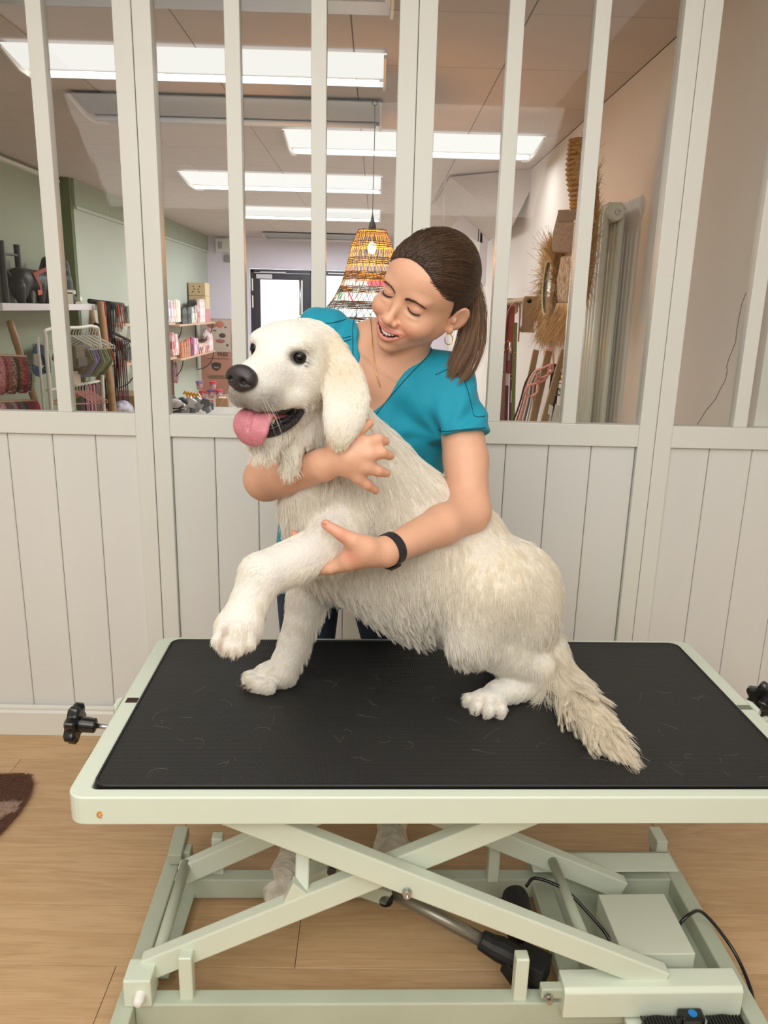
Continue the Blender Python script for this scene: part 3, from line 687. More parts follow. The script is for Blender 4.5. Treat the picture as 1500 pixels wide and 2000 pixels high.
# left hind leg: thigh, knee up by the belly, hock behind on the table, foot forward
dog.ell(at(985, 1180, 1.455), (0.100, 0.065, 0.125), 0.035)
dog.cone(at(955, 1150, 1.44), at(925, 1235, 1.415), 0.085, 0.055, 0.03)
dog.cone(at(930, 1240, 1.42), at(1045, 1300, 1.45), 0.050, 0.036, 0.02)
HK = atz(1050, 1330, pz + 0.032); HT = atz(975, 1352, pz + 0.024)
dog.cone(HK, HT, 0.030, 0.026, 0.02)
HT2 = atz(955, 1368, pz + 0.018)
dog.ell(HT2, (0.036, 0.030, 0.024), 0.012)
for dx, dy in ((-0.032, 0.006), (-0.022, -0.017), (-0.002, -0.028), (0.018, -0.026)):
    dog.ell(HT2 + np.array([dx * 1.12, dy * 1.15, -0.002]), (0.0115, 0.016, 0.0145), 0.0025)
dog.ell(at(1030, 1270, 1.60), (0.09, 0.07, 0.06), 0.03)                       # far haunch
# tail along the table
TL = [atz(1058, 1270, pz + 0.05), atz(1095, 1322, pz + 0.032), atz(1130, 1375, pz + 0.026), atz(1168, 1422, pz + 0.022), atz(1205, 1458, pz + 0.014)]
dog.chain(TL, [0.045, 0.032, 0.030, 0.024, 0.010], 0.03, 0.01)
# keep the soles flat on the rubber
P, Q = dog.mesh((-0.30, 1.05, 0.50), (0.56, 1.80, 1.33), 0.0042, smooth=2)
P[:, 2] = np.maximum(P[:, 2], pz + 0.0008)

def near(X, pts, r):
    d = np.min(np.stack([np.linalg.norm(X - p, axis=1) for p in pts]), 0); return np.clip(1 - d / r, 0, 1)
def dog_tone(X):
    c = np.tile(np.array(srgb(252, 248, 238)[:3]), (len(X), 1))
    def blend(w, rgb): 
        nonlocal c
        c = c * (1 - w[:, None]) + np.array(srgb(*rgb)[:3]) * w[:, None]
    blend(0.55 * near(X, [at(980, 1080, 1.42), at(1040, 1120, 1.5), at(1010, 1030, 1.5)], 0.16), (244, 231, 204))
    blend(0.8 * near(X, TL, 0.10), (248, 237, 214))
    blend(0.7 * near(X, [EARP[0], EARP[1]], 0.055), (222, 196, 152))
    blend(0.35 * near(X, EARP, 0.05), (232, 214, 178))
    L_ = (X - HO) @ HM
    for s_ in (1, -1):
        d = np.sqrt(((L_[:, 0] - 0.014) / 1.0) ** 2 + (L_[:, 1] - s_ * 0.0405) ** 2 + (L_[:, 2]) ** 2)
        blend(np.clip(1 - (d - 0.010) / 0.006, 0, 1) * 0.9, (52, 44, 40))
        d2 = np.sqrt((L_[:, 0] - 0.018) ** 2 + (L_[:, 1] - s_ * 0.026) ** 2 + (L_[:, 2] - 0.004) ** 2); blend(np.clip(1 - d2 / 0.016, 0, 1) * 0.45, (120, 112, 100))
    for a, b in ((at(446, 1205, 1.15), at(428, 1262, 1.14)), (at(470, 1215, 1.14), at(462, 1268, 1.13)), (PF + np.array([-0.03, -0.02, 0.0]), PF + np.array([-0.05, -0.015, -0.01])), (HT2 + np.array([-0.012, -0.02, 0.01]), HT2 + np.array([-0.014, -0.04, -0.01])), (HT2 + np.array([0.008, -0.02, 0.01]), HT2 + np.array([0.008, -0.04, -0.01]))):
        v = b - a; t = np.clip(((X - a) @ v) / (v @ v), 0, 1); blend(0.5 * np.clip(1 - np.linalg.norm(X - a - t[:, None] * v, axis=1) / 0.010, 0, 1), (176, 128, 104))
    # chin, lip line and the skin of the muzzle showing grey through short hair
    w = np.clip((L_[:, 0] - 0.045) / 0.035, 0, 1) * np.clip((-0.028 - L_[:, 2]) / 0.02, 0, 1) * (L_[:, 2] > -0.095); blend(w * 0.6, (132, 124, 116))
    return c
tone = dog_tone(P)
# inside of the mouth: dark lips on the cavity
L_ = (P - HO) @ HM
cav = (np.abs(SDF().ell(hd(0.033, 0, -0.094), (0.062, 0.033, 0.0185), 0, HM).eval(P)) < 0.0045) & (L_[:, 0] > -0.03)
tone[cav] = srgb(30, 24, 26)[:3]
M_DOG = mat('dog_skin', (240, 232, 212), 0.8, attr='tone', bump=0.25, bscale=140, sheen=0.3)
dogo = mesh_obj('dog', P, Q, M_DOG, color=tone * 0.74)  # skin tone darkened to read as the shade between the hairs
tag(dogo, 'cream long-haired retriever sitting on the grooming table with its tongue out', 'dog')

# --- eyes, nose, tongue, claws
M_EYE = mat('dog_eye', (14, 9, 7), 0.06, spec=0.4)
M_NOSE = mat('dog_nose', (48, 42, 42), 0.36, bump=0.12, bscale=700, var=0.2, scale=30)
for s_ in (1, -1):
    MB().ball(hd(0.0080, s_ * 0.0405, 0.000), 0.0108, 20, 14).build('eye', M_EYE, dogo, smooth=True)
M_LID = mat('dog_eyelid', (58, 48, 42), 0.6); 
def lid(s_, lo_, hi_, rad, m, tilt):
    c = hd(0.0080, s_ * 0.0405, 0.0); vs = []; nn, mm = 24, 8; Mx = HM @ np.array([[1, 0, 0], [0, math.cos(tilt), -math.sin(tilt)], [0, math.sin(tilt), math.cos(tilt)]])
    for i in range(mm + 1):
        e = lo_ + (hi_ - lo_) * i / mm
        for k in range(nn + 1):
            a = -1.75 + 3.5 * k / nn; ee = e * (1 - 0.55 * (a / 1.75) ** 2); vs.append(c + Mx @ (rad * np.array([math.cos(ee) * math.cos(a), math.cos(ee) * math.sin(a), math.sin(ee)])))
    mb = MB(); mb.add(vs, [(i * (nn + 1) + k, i * (nn + 1) + k + 1, (i + 1) * (nn + 1) + k + 1, (i + 1) * (nn + 1) + k) for i in range(mm) for k in range(nn)])
    o = mb.build('eyelid', m, dogo, smooth=True, fix=False); sd_ = o.modifiers.new('thick', 'SOLIDIFY'); sd_.thickness = 0.0012; return o
for s_ in (1, -1):
    lid(s_, 0.80, 1.15, 0.0116, M_LID, -s_ * 0.15); lid(s_, -1.1, -0.78, 0.0116, M_LID, -s_ * 0.1)
nose = SDF()
nose.ell(hd(0.108, 0, -0.021), (0.016, 0.023, 0.0165), 0.0, HM)
nose.ell(hd(0.110, 0, -0.034), (0.012, 0.016, 0.012), 0.008, HM)
for s_ in (1, -1):
    nose.ell(hd(0.108, s_ * 0.014, -0.026), (0.014, 0.012, 0.013), 0.006, HM)
    nose.ell(hd(0.1225, s_ * 0.0105, -0.027), (0.008, 0.0045, 0.0052), 0.004, HM, '-')
    nose.cone(hd(0.121, s_ * 0.014, -0.029), hd(0.112, s_ * 0.027, -0.034), 0.0028, 0.002, 0.003, '-')
nose.cone(hd(0.126, 0, -0.03), hd(0.122, 0, -0.05), 0.0012, 0.0012, 0.002, '-')
nP, nQ = nose.mesh(hd(0.108, 0, -0.025) - 0.045, hd(0.108, 0, -0.025) + 0.045, 0.0013, smooth=1)
mesh_obj('nose', nP, nQ, M_NOSE, dogo)
tg = SDF()
tp = [hd(0.0, 0.002, -0.102), hd(0.040, 0.003, -0.096), hd(0.064, 0.005, -0.086), hd(0.084, 0.007, -0.092), hd(0.092, 0.008, -0.108), hd(0.091, 0.009, -0.124)]
tw = [0.019, 0.022, 0.027, 0.031, 0.031, 0.022]
tc_ = spline(tp, 5); twi = np.interp(np.linspace(0, 1, len(tc_)), np.linspace(0, 1, len(tw)), tw)
for i, (c, w_) in enumerate(zip(tc_, twi)):
    dv = tc_[min(i + 1, len(tc_) - 1)] - tc_[max(i - 1, 0)]
    tg.ell(c, (0.011, w_, 0.0048), 0.004, rotm(dv, np.cross(dv, HM[:, 1])))
gp = [c + np.cross(tc_[min(i + 1, len(tc_) - 1)] - tc_[max(i - 1, 0)], HM[:, 1]) / np.linalg.norm(tc_[min(i + 1, len(tc_) - 1)] - tc_[max(i - 1, 0)]) * 0.0058 for i, c in enumerate(tc_)][:-5]
for i in range(len(gp) - 1): tg.cone(gp[i], gp[i + 1], 0.0016, 0.0016, 0.003, '-')
tP, tQ = tg.mesh(hd(0.05, 0, -0.12) - 0.095, hd(0.05, 0, -0.12) + 0.095, 0.0018, smooth=1)
mesh_obj('tongue', tP, tQ, mat('tongue_pink', (205, 128, 138), 0.33, sss=0.2, bump=0.25, bscale=300, var=0.18, scale=40), dogo)
# dark lower lip on the near side and a few front teeth
lip = SDF(); lp = spline([hd(-0.014, 0.0475, -0.050), hd(-0.006, 0.045, -0.080), hd(0.010, 0.039, -0.103), hd(0.033, 0.030, -0.115), hd(0.052, 0.018, -0.121), hd(0.060, 0.0, -0.122)], 6)
for i in range(len(lp) - 1): lip.cone(lp[i], lp[i + 1], 0.0062, 0.0062, 0.002)
lp2 = spline([hd(-0.014, 0.0475, -0.050), hd(0.004, 0.043, -0.068), hd(0.03, 0.036, -0.083), hd(0.06, 0.030, -0.083)], 6)
for i in range(len(lp2) - 1): lip.cone(lp2[i], lp2[i + 1], 0.0032, 0.0032, 0.002)
lP, lQ = lip.mesh(lp.min(0) - 0.02, lp.max(0) + 0.045, 0.0018, smooth=1)
mesh_obj('lip', lP, lQ, mat('dark_lip', (34, 28, 30), 0.3, bump=0.6, bscale=260), dogo)
th_ = MB()
for k in range(5): th_.ball(hd(0.056 + 0.002 * (2 - abs(k - 2)), -0.010 + k * 0.005, -0.104), (0.0025, 0.0025, 0.004), 8, 6)
th_.ball(hd(0.046, 0.020, -0.099), (0.003, 0.003, 0.007), 8, 6)
th_.build('tooth_row', mat('tooth', (225, 215, 190), 0.3), dogo, smooth=True)
mc = mat('claw', (92, 72, 60), 0.4)
for c, d in [(PF + np.array([dx - 0.014, dy - 0.006, -0.008]), (-0.010, -0.003, -0.005)) for dx, dy in ((-0.040, 0.012), (-0.036, -0.008), (-0.020, -0.024))] + \
            [(HT2 + np.array([dx - 0.006, dy - 0.010, -0.006]), (-0.005, -0.009, -0.006)) for dx, dy in ((-0.022, -0.017), (-0.002, -0.028), (0.018, -0.026))] + \
            [(at(460 + dx - 1, 1236 + dy + 13, yy - 0.004), (-0.002, -0.004, -0.007)) for dx, dy, yy in TOES[:3]]:
    MB().tube([c, np.array(c) + np.array(d) * 0.6, np.array(c) + np.array(d) * 1.1], [0.0028, 0.0022, 0.0006], 8).build('claw', mc, dogo, smooth=True)
# ================================================================== the groomer
def rx(a): c, s = math.cos(a), math.sin(a); return np.array([[1, 0, 0], [0, c, -s], [0, s, c]])
def ry(a): c, s = math.cos(a), math.sin(a); return np.array([[c, 0, s], [0, 1, 0], [-s, 0, c]])
def rz_(a): c, s = math.cos(a), math.sin(a); return np.array([[c, -s, 0], [s, c, 0], [0, 0, 1]])
# head frame: origin between the eyes; f out of the face, l towards her left ear, u up
WO = at(783, 590, 1.475)
W_YAW, W_PIT, W_ROL = math.radians(-27), math.radians(24), math.radians(32)
B0 = np.array([[0, 1, 0], [-1, 0, 0], [0, 0, 1.0]])
WM = ry(W_ROL) @ rz_(W_YAW) @ rx(W_PIT) @ B0
def wh(f, l, u): return WO + WM @ np.array([f, l, u], float)
SKIN = (221, 170, 140)
head = SDF()
head.ell(wh(-0.088, 0, 0.032), (0.096, 0.074, 0.083), 0.02, WM)
head.ell(wh(-0.036, 0, 0.045), (0.046, 0.060, 0.052), 0.03, WM)          # forehead
head.ell(wh(-0.044, 0, -0.022), (0.052, 0.056, 0.062), 0.02, WM)         # face
for s_ in (1, -1):
    head.cone(wh(-0.082, s_ * 0.051, -0.036), wh(-0.022, s_ * 0.018, -0.080), 0.013, 0.013, 0.020)     # jaw
    head.ell(wh(-0.066, s_ * 0.042, -0.028), (0.040, 0.022, 0.036), 0.02, WM)
    head.ell(wh(-0.022, s_ * 0.039, -0.031), (0.030, 0.025, 0.024), 0.016, WM)                         # cheek, lifted by the smile
    head.ell(wh(-0.006, s_ * 0.026, 0.021), (0.014, 0.024, 0.008), 0.014, WM)                          # brow bone
    head.ell(wh(0.012, s_ * 0.030, 0.004), (0.016, 0.016, 0.011), 0.010, WM, '-')                      # socket
    head.ell(wh(-0.0075, s_ * 0.0310, 0.0020), (0.0135, 0.0150, 0.0105), 0.0035, WM)                   # closed lid
    head.ell(wh(-0.004, s_ * 0.031, -0.0125), (0.010, 0.015, 0.0045), 0.005, WM)                       # pad under the eye
head.ell(wh(-0.012, 0, -0.062), (0.025, 0.033, 0.024), 0.014, WM)        # mouth mound
head.ell(wh(-0.012, 0, -0.092), (0.018, 0.018, 0.0125), 0.014, WM)        # chin
head.cone(wh(0.001, 0, 0.008), wh(0.020, 0, -0.031), 0.0062, 0.0074, 0.010)
head.ell(wh(0.0220, 0, -0.0345), (0.0096, 0.0104, 0.0086), 0.008, WM)    # nose tip
for s_ in (1, -1):
    head.ell(wh(0.0125, s_ * 0.0132, -0.0375), (0.0095, 0.0060, 0.0066), 0.004, WM)
    head.ell(wh(0.0185, s_ * 0.0062, -0.0440), (0.0045, 0.0028, 0.0022), 0.002, WM, '-')
    # smile fold from the nose wing to beside the mouth corner
    fold = [wh(0.0120, s_ * 0.0200, -0.0400), wh(0.009, s_ * 0.0300, -0.0440), wh(-0.001, s_ * 0.0405, -0.0560)]
    for i in (0, 1): head.cone(fold[i], fold[i + 1], 0.0018, 0.0016, 0.006, '-')
# lips round the open smile
def lipcurve(ua, uc, fa, fc, lw):
    return [wh(fc - (fc - fa) * t * t, lw * t, ua + (uc - ua) * abs(t) ** 1.8) for t in np.linspace(-1, 1, 15)]
UP = lipcurve(-0.0560, -0.0490, -0.0030, 0.0140, 0.0340); LO = lipcurve(-0.0742, -0.0500, -0.0035, 0.0112, 0.0335)
for k in range(9):
    t = (k - 4) / 4.0
    head.ell(wh(0.0095 - 0.0135 * t * t, 0.0285 * t, -0.0645 + 0.0125 * abs(t) ** 1.8), (0.0070, 0.0060, 0.0055 * (1 - 0.80 * t * t)), 0.0025, WM, '-')
for C, r0 in ((UP, 0.0026), (LO, 0.0038)):
    for i in range(14):
        t0, t1 = abs(i - 7) / 7, abs(i + 1 - 7) / 7
        head.cone(C[i], C[i + 1], r0 * (1 - 0.5 * t0 ** 2), r0 * (1 - 0.5 * t1 ** 2), 0.0030)
# ears
for s_ in (1, -1):
    EM = WM @ rz_(-s_ * 0.62) @ rx(-s_ * 0.26)
    head.ell(wh(-0.094, s_ * 0.0805, -0.003), (0.0175, 0.0050, 0.029), 0.005, EM)
    head.ell(wh(-0.0885, s_ * 0.0840, 0.001), (0.0115, 0.0040, 0.0205), 0.003, EM, '-')
    head.ell(wh(-0.084, s_ * 0.0765, -0.007), (0.004, 0.005, 0.007), 0.003, EM)
    head.ell(wh(-0.086, s_ * 0.0765, -0.029), (0.007, 0.0048, 0.0085), 0.005, EM)
NB = at(745, 735, 1.60)                                                    # base of the neck
head.cone(wh(-0.098, 0, -0.045), NB, 0.046, 0.054, 0.014)

# --- trunk and arms
SR = at(628, 655, 1.665); SL = at(868, 745, 1.60)                         # shoulders (her right, her left)
HIP = at(668, 1175, 1.76)
def trunk(sdf, g, arms=True):
    sdf.cone(at(636, 950, 1.70), at(620, 1150, 1.755), 0.092 + g, 0.103 + g, 0.05)
    sdf.cone(at(748, 760, 1.63), at(715, 930, 1.70), 0.088 + g, 0.090 + g, 0.04)
    sdf.cone(at(715, 930, 1.70), HIP, 0.100 + g, 0.118 + g, 0.05)
    sdf.cone(at(700, 690, 1.645), SR, 0.050 + g, 0.043 + g, 0.04)
    sdf.cone(at(795, 725, 1.625), SL, 0.052 + g, 0.046 + g, 0.04)
    sdf.cone(at(670, 730, 1.66), at(655, 900, 1.70), 0.070 + g, 0.085 + g, 0.05)
    sdf.cone(at(815, 790, 1.62), at(780, 960, 1.68), 0.075 + g, 0.085 + g, 0.05)
    sdf.cone(at(770, 730, 1.63), at(730, 660, 1.63), 0.062 + g, 0.045 + g, 0.04)
    sdf.ell(at(735, 850, 1.60), (0.085 + g, 0.07, 0.06), 0.04)
AE_L = at(917, 1000, 1.455); AW_L = at(752, 1078, 1.285)
AE_R = at(520, 935, 1.44); AW_R = at(632, 908, 1.285)
arms = SDF()
arms.cone(at(893, 780, 1.59), at(910, 900, 1.52), 0.044, 0.0440, 0.02); arms.cone(at(910, 900, 1.52), AE_L, 0.0440, 0.0385, 0.012)
fm = AE_L * 0.66 + AW_L * 0.34
arms.cone(AE_L, fm, 0.0385, 0.0375, 0.02); arms.cone(fm, AW_L, 0.0375, 0.0245, 0.012)
arms.cone(SR, AE_R, 0.048, 0.040, 0.02)
fm = AE_R * 0.62 + AW_R * 0.38
arms.cone(AE_R, fm, 0.042, 0.0385, 0.012); arms.cone(fm, AW_R, 0.0385, 0.0255, 0.012)
def finger(sdf, pts, rs, k0=0.008):
    for i in range(len(pts) - 1): sdf.cone(pts[i], pts[i + 1], rs[i], rs[i + 1], k0 if i == 0 else 0.003)
# her right hand spread on the dog's shoulder, back of the hand to the camera
PR = at(678, 893, 1.262)
arms.cone(AW_R, PR, 0.0245, 0.0215, 0.015)
KN = [at(716, 866, 1.262), at(722, 887, 1.257), at(716, 912, 1.258), at(700, 932, 1.264)]
for kp, r in zip(KN, (0.0118, 0.0120, 0.0112, 0.0100)):
    arms.cone(at(664, 893, 1.268) * 0.55 + kp * 0.45, kp, 0.0165, r, 0.012)
arms.ell(at(685, 893, 1.266), (0.036, 0.016, 0.030), 0.012)
FT = [[KN[0], at(738, 858, 1.270), at(753, 862, 1.283)], [KN[1], at(745, 884, 1.262), at(762, 890, 1.276)],
      [KN[2], at(738, 920, 1.263), at(755, 924, 1.276)], [KN[3], at(717, 947, 1.268), at(734, 958, 1.282)]]
for F_, r in zip(FT, (0.0098, 0.0100, 0.0096, 0.0086)):
    finger(arms, [F_[0], F_[1], F_[2]], [r * 1.10, r, r * 0.82])
TH = [at(655, 872, 1.270), at(685, 852, 1.262), at(706, 838, 1.262), at(722, 826, 1.270)]
finger(arms, TH, [0.013, 0.0102, 0.0090, 0.0080], 0.012)
# her left hand holding the raised foreleg: thumb on top, fingers wrapped beneath
PLm = at(702, 1078, 1.262)
arms.cone(AW_L, PLm, 0.0240, 0.0225, 0.015)
arms.cone(at(722, 1080, 1.270), at(682, 1092, 1.262), 0.0235, 0.0185, 0.012)
finger(arms, [at(712, 1068, 1.258), at(688, 1056, 1.248), at(664, 1042, 1.243), at(636, 1024, 1.250)], [0.019, 0.0145, 0.0108, 0.0088], 0.016)
WR_ = WR; 
for (a, b, c, d), r in (((at(690, 1082, 1.285), at(655, 1092, 1.31), at(610, 1080, 1.345), at(575, 1044, 1.345)), 0.0098),
                        ((at(688, 1090, 1.275), at(650, 1104, 1.295), at(605, 1100, 1.330), at(572, 1062, 1.345)), 0.0100),
                        ((at(684, 1096, 1.268), at(645, 1108, 1.282), at(602, 1110, 1.310), at(585, 1085, 1.335)), 0.0095),
                        ((at(680, 1100, 1.262), at(646, 1111, 1.270), at(610, 1116, 1.292), at(596, 1108, 1.31)), 0.0085)):
    finger(arms, [a, b, c, d], [r * 1.3, r * 1.08, r, r * 0.85], 0.01)
# nails pressed into the finger ends
NAILS = []
body = SDF(); body.p += head.p; trunk(body, -0.006); body.p += arms.p
hfull = SDF(); hfull.p += head.p; trunk(hfull, -0.006)
HP, HQ = hfull.mesh(wh(-0.09, 0, 0) - 0.185, wh(-0.09, 0, 0) + 0.185, 0.0020, smooth=1)
BP, BQ = body.mesh((-0.34, 1.10, 0.48), (0.32, 1.92, 1.40), 0.0036, smooth=1)
# join: head above a plane across the neck, trunk below it
nd = NB - wh(-0.098, 0, -0.045); nd /= np.linalg.norm(nd); n0 = wh(-0.098, 0, -0.045) * 0.15 + NB * 0.85
hk = ((HP[HQ] - n0) @ nd).min(1) < 0.0015; bk = ((BP[BQ] - n0) @ nd).max(1) > -0.0015
far = np.linalg.norm(BP[BQ].mean(1) - wh(-0.06, 0, -0.02), axis=1) > 0.20
bk = (bk | far) & (BP[BQ][:, :, 2].min(1) > at(600, 1100, 1.75)[2])
HQ2 = HQ[hk]; BQ2 = BQ[bk]
WP = np.concatenate([HP, BP]); WQ = np.concatenate([HQ2, BQ2 + len(HP)])
used = np.zeros(len(WP), bool); used[WQ.ravel()] = True; ren = np.cumsum(used) - 1; WP = WP[used]; WQ = ren[WQ]

def seg_d(X, C):
    d = np.full(len(X), 9.0)
    for a, b in zip(C[:-1], C[1:]):
        v = b - a; t = np.clip(((X - a) @ v) / (v @ v), 0, 1); d = np.minimum(d, np.linalg.norm(X - a - t[:, None] * v, axis=1))
    return d
def skin_tone(X):
    c = np.tile(np.array(srgb(*SKIN)[:3]), (len(X), 1)); L = (X - WO) @ WM
    def blend(w, rgb):
        nonlocal c
        c = c * (1 - w[:, None]) + np.array(srgb(*rgb)[:3]) * w[:, None]
    hd_ = np.clip(1 - (np.linalg.norm(L - np.array([-0.03, 0, -0.02]), axis=1) - 0.12) / 0.02, 0, 1)
    for s_ in (1, -1):
        d = np.linalg.norm((L - np.array([0.0, s_ * 0.040, -0.040])) / np.array([1, 1, 0.8]), axis=1); blend(0.40 * np.clip(1 - d / 0.030, 0, 1) * hd_, (224, 128, 108))
        # lids a little darker and rosier
        d = np.linalg.norm((L - np.array([0.004, s_ * 0.030, 0.004])) / np.array([1, 1.6, 0.8]), axis=1); blend(0.5 * np.clip(1 - d / 0.012, 0, 1) * hd_, (176, 112, 92))
    d = np.linalg.norm(L - np.array([0.03, 0, -0.042]), axis=1); blend(0.35 * np.clip(1 - d / 0.018, 0, 1), (222, 124, 104))
    dl = np.minimum(seg_d(X, UP) - 0.0028 + np.abs(L[:, 1]) * 0.03, seg_d(X, LO) - 0.0042 + np.abs(L[:, 1]) * 0.05); blend(np.clip(1 - dl / 0.0016, 0, 1) * 0.9 * hd_, (202, 104, 106))
    inm = np.zeros(len(X), bool)
    for k in range(1, 8):
        t = (k - 4) / 4.0; q_ = (L - np.array([0.0095 - 0.0135 * t * t, 0.0285 * t, -0.0645 + 0.0125 * abs(t) ** 1.8])) / np.array([0.0078, 0.0062, 0.0057 * (1 - 0.80 * t * t)]); inm |= (q_ ** 2).sum(1) < 1.0
    blend(inm * 0.95, (92, 34, 38))
    # eyebrows: short dark hairs painted as pigment, their strands follow below
    # pinker knuckles, finger ends, elbow
    for p_ in [F_[2] for F_ in FT] + [F_[1] for F_ in FT] + KN + [TH[-1]]:
        blend(0.40 * np.clip(1 - np.linalg.norm(X - p_, axis=1) / 0.014, 0, 1), (214, 116, 100))
    for p_ in (at(636, 1024, 1.25), at(664, 1042, 1.243), at(575, 1044, 1.345), at(690, 1085, 1.25)):
        blend(0.5 * np.clip(1 - np.linalg.norm(X - p_, axis=1) / 0.024, 0, 1), (216, 112, 100))
    return c
M_SKIN = mat('skin', SKIN, 0.45, attr='tone', sss=0.12, bump=0.06, bscale=260, var=0.06, scale=30)
M_SCRUB = None
woman = tag(empty('person', (0.0, 1.70, 0.0)), 'smiling person with brown ponytail in a teal scrub top hugging the dog', 'person')
def wpar(o):
    o.parent = woman; o.matrix_parent_inverse = Matrix.Translation((0, -1.70, 0)); return o
bo = mesh_obj('body', WP, WQ, M_SKIN, color=skin_tone(WP)); wpar(bo)
# teeth
tm = MB()
for k in range(10):
    t = (k - 4.5) / 4.5
    tm.ball(wh(0.0098 - 0.0128 * t * t, 0.0235 * t, -0.0622 + 0.0100 * abs(t) ** 1.8), (0.0030, 0.0038 - 0.0006 * abs(t), 0.0058 - 0.0022 * abs(t)), 10, 8, WM)
wpar(tag(tm.build('teeth', mat('tooth_white', (244, 240, 230), 0.22, coat=0.5), smooth=True), kind='stuff'))
# lashes
M_LASH = mat('lash', (34, 24, 20), 0.7)
for s_ in (1, -1):
    C = np.array([wh(0.012, s_ * (0.0310 + 0.0140 * t), -0.0040 + 0.0042 * t * t - 0.0015 * t) for t in np.linspace(-1, 1, 13)])
    for _ in range(40): C -= np.outer(np.clip(head.eval(C) - 0.0002, -0.002, 0.002), WM[:, 0])
    wpar(MB().tube(C, [0.0004, 0.0007, 0.0009, 0.0011, 0.0012, 0.0013, 0.0014, 0.0014, 0.0014, 0.0013, 0.0012, 0.0010, 0.0005], 6).build('lash_line', M_LASH, smooth=True))
    ls = []
    for t in np.linspace(-0.85, 1.0, 34):
        i = (t + 1) / 2 * 12; i0 = min(int(i), 11); c = C[i0] * (1 - i + i0) + C[i0 + 1] * (i - i0); o_ = WM @ np.array([0.75, s_ * 0.45 * t, -0.75]); o_ /= np.linalg.norm(o_); ln_ = 0.0055 + 0.0025 * max(t, 0)
        ls.append([c + o_ * ln_ * q + WM[:, 2] * 0.0022 * q * q for q in (0, 0.35, 0.7, 1)])
    LASHES = globals().setdefault('LASHES', []); LASHES += ls
def hair_mat(name, c1, c2, rough=0.38, trans=0.0):
    m = bpy.data.materials.new(name); m.use_nodes = True; nt = m.node_tree; N = nt.nodes; L = nt.links; b = N['Principled BSDF']
    hi = N.new('ShaderNodeHairInfo'); mx = N.new('ShaderNodeMix'); mx.data_type = 'RGBA'; mx.inputs[6].default_value = srgb(*c1); mx.inputs[7].default_value = srgb(*c2)
    L.new(hi.outputs['Random'], mx.inputs['Factor']); L.new(mx.outputs[2], b.inputs['Base Color']); b.inputs['Roughness'].default_value = rough
    b.inputs['Specular IOR Level'].default_value = 0.45
    return m
M_HAIR = hair_mat('brown_hair', (38, 27, 20), (92, 66, 46), 0.36)
M_HAIRT = hair_mat('brown_hair_lengths', (70, 48, 34), (158, 122, 88), 0.40)
wpar(hair_obj('eyelashes', np.array(LASHES), 0.00022, M_LASH, kind='stuff'))
# hair cap
cap = SDF()
CAPO = SDF().ell(wh(-0.092, 0, 0.040), (0.100, 0.0785, 0.091), 0, WM).ell(wh(-0.040, 0, 0.058), (0.0485, 0.0630, 0.0500), 0.02, WM)
cap.ell(wh(-0.092, 0, 0.040), (0.100, 0.0785, 0.091), 0.01, WM)
cap.ell(wh(-0.040, 0, 0.058), (0.0485, 0.0630, 0.0500), 0.02, WM)
# cut the face free: hairline
cap.ell(wh(0.060, 0, -0.040), (0.118, 0.105, 0.134), 0.004, WM, '-')
cap.ell(wh(-0.02, 0, -0.16), (0.12, 0.2, 0.125), 0.006, WM, '-')
for s_ in (1, -1): cap.ell(wh(-0.012, s_ * 0.075, -0.008), (0.060, 0.030, 0.060), 0.006, WM, '-')
for s_ in (1, -1): cap.ell(wh(-0.090, s_ * 0.088, -0.022), (0.020, 0.020, 0.034), 0.006, WM, '-')
cP, cQ = cap.mesh(wh(-0.09, 0, 0.03) - 0.15, wh(-0.09, 0, 0.03) + 0.15, 0.0025, smooth=2)
rngw = np.random.default_rng(3)
hair_cap = wpar(mesh_obj('hair', cP, cQ, mat('brown_hair_base', (52, 38, 28), 0.5, bump=0.4, bscale=200)))
# strands combed back from the hairline to the tie
TIE = wh(-0.182, 0.020, 0.020)
fn_, ar, vn = quad_normals(cP, cQ); cen = cP[cQ].mean(1)
Lc = (cen - WO) @ WM; out = np.einsum('ij,ij->i', fn_, cen - wh(-0.088, 0, 0.02)) > 0
oe = np.abs(CAPO.eval(cen)) < 0.0025
pr = ar * out * oe; ids = rngw.choice(len(cen), 14000, p=pr / pr.sum()); root = cen[ids] + rngw.normal(0, 0.0012, (14000, 3)); cc = wh(-0.088, 0, 0.034)
K = 9; S = np.zeros((14000, K, 3)); jit = rngw.normal(0, 1, (14000, 3)) * np.array([0.005, 0.005, 0.005])
r0 = root - cc; l0 = np.linalg.norm(r0, axis=1); tgt = TIE + jit - cc
def ell(v):
    r = np.full(len(v), 0.09)
    for _ in range(7): r = r - CAPO.eval(cc + v * r[:, None])
    return r
frac = 0.55 + 0.45 * rngw.random(14000)
for k in range(K):
    t = (k / (K - 1)) * frac; v = r0 / l0[:, None] * (1 - t)[:, None] + tgt / np.linalg.norm(tgt, axis=1)[:, None] * t[:, None]
    v /= np.linalg.norm(v, axis=1)[:, None]; R_ = ell(v)
    S[:, k] = cc + v * (R_ + 0.0008 + 0.0020 * np.sin(math.pi * k / (K - 1)) * rngw.random(14000))[:, None]
wpar(hair_obj('combed_hair', S, 0.00042, M_HAIR, kind='stuff'))
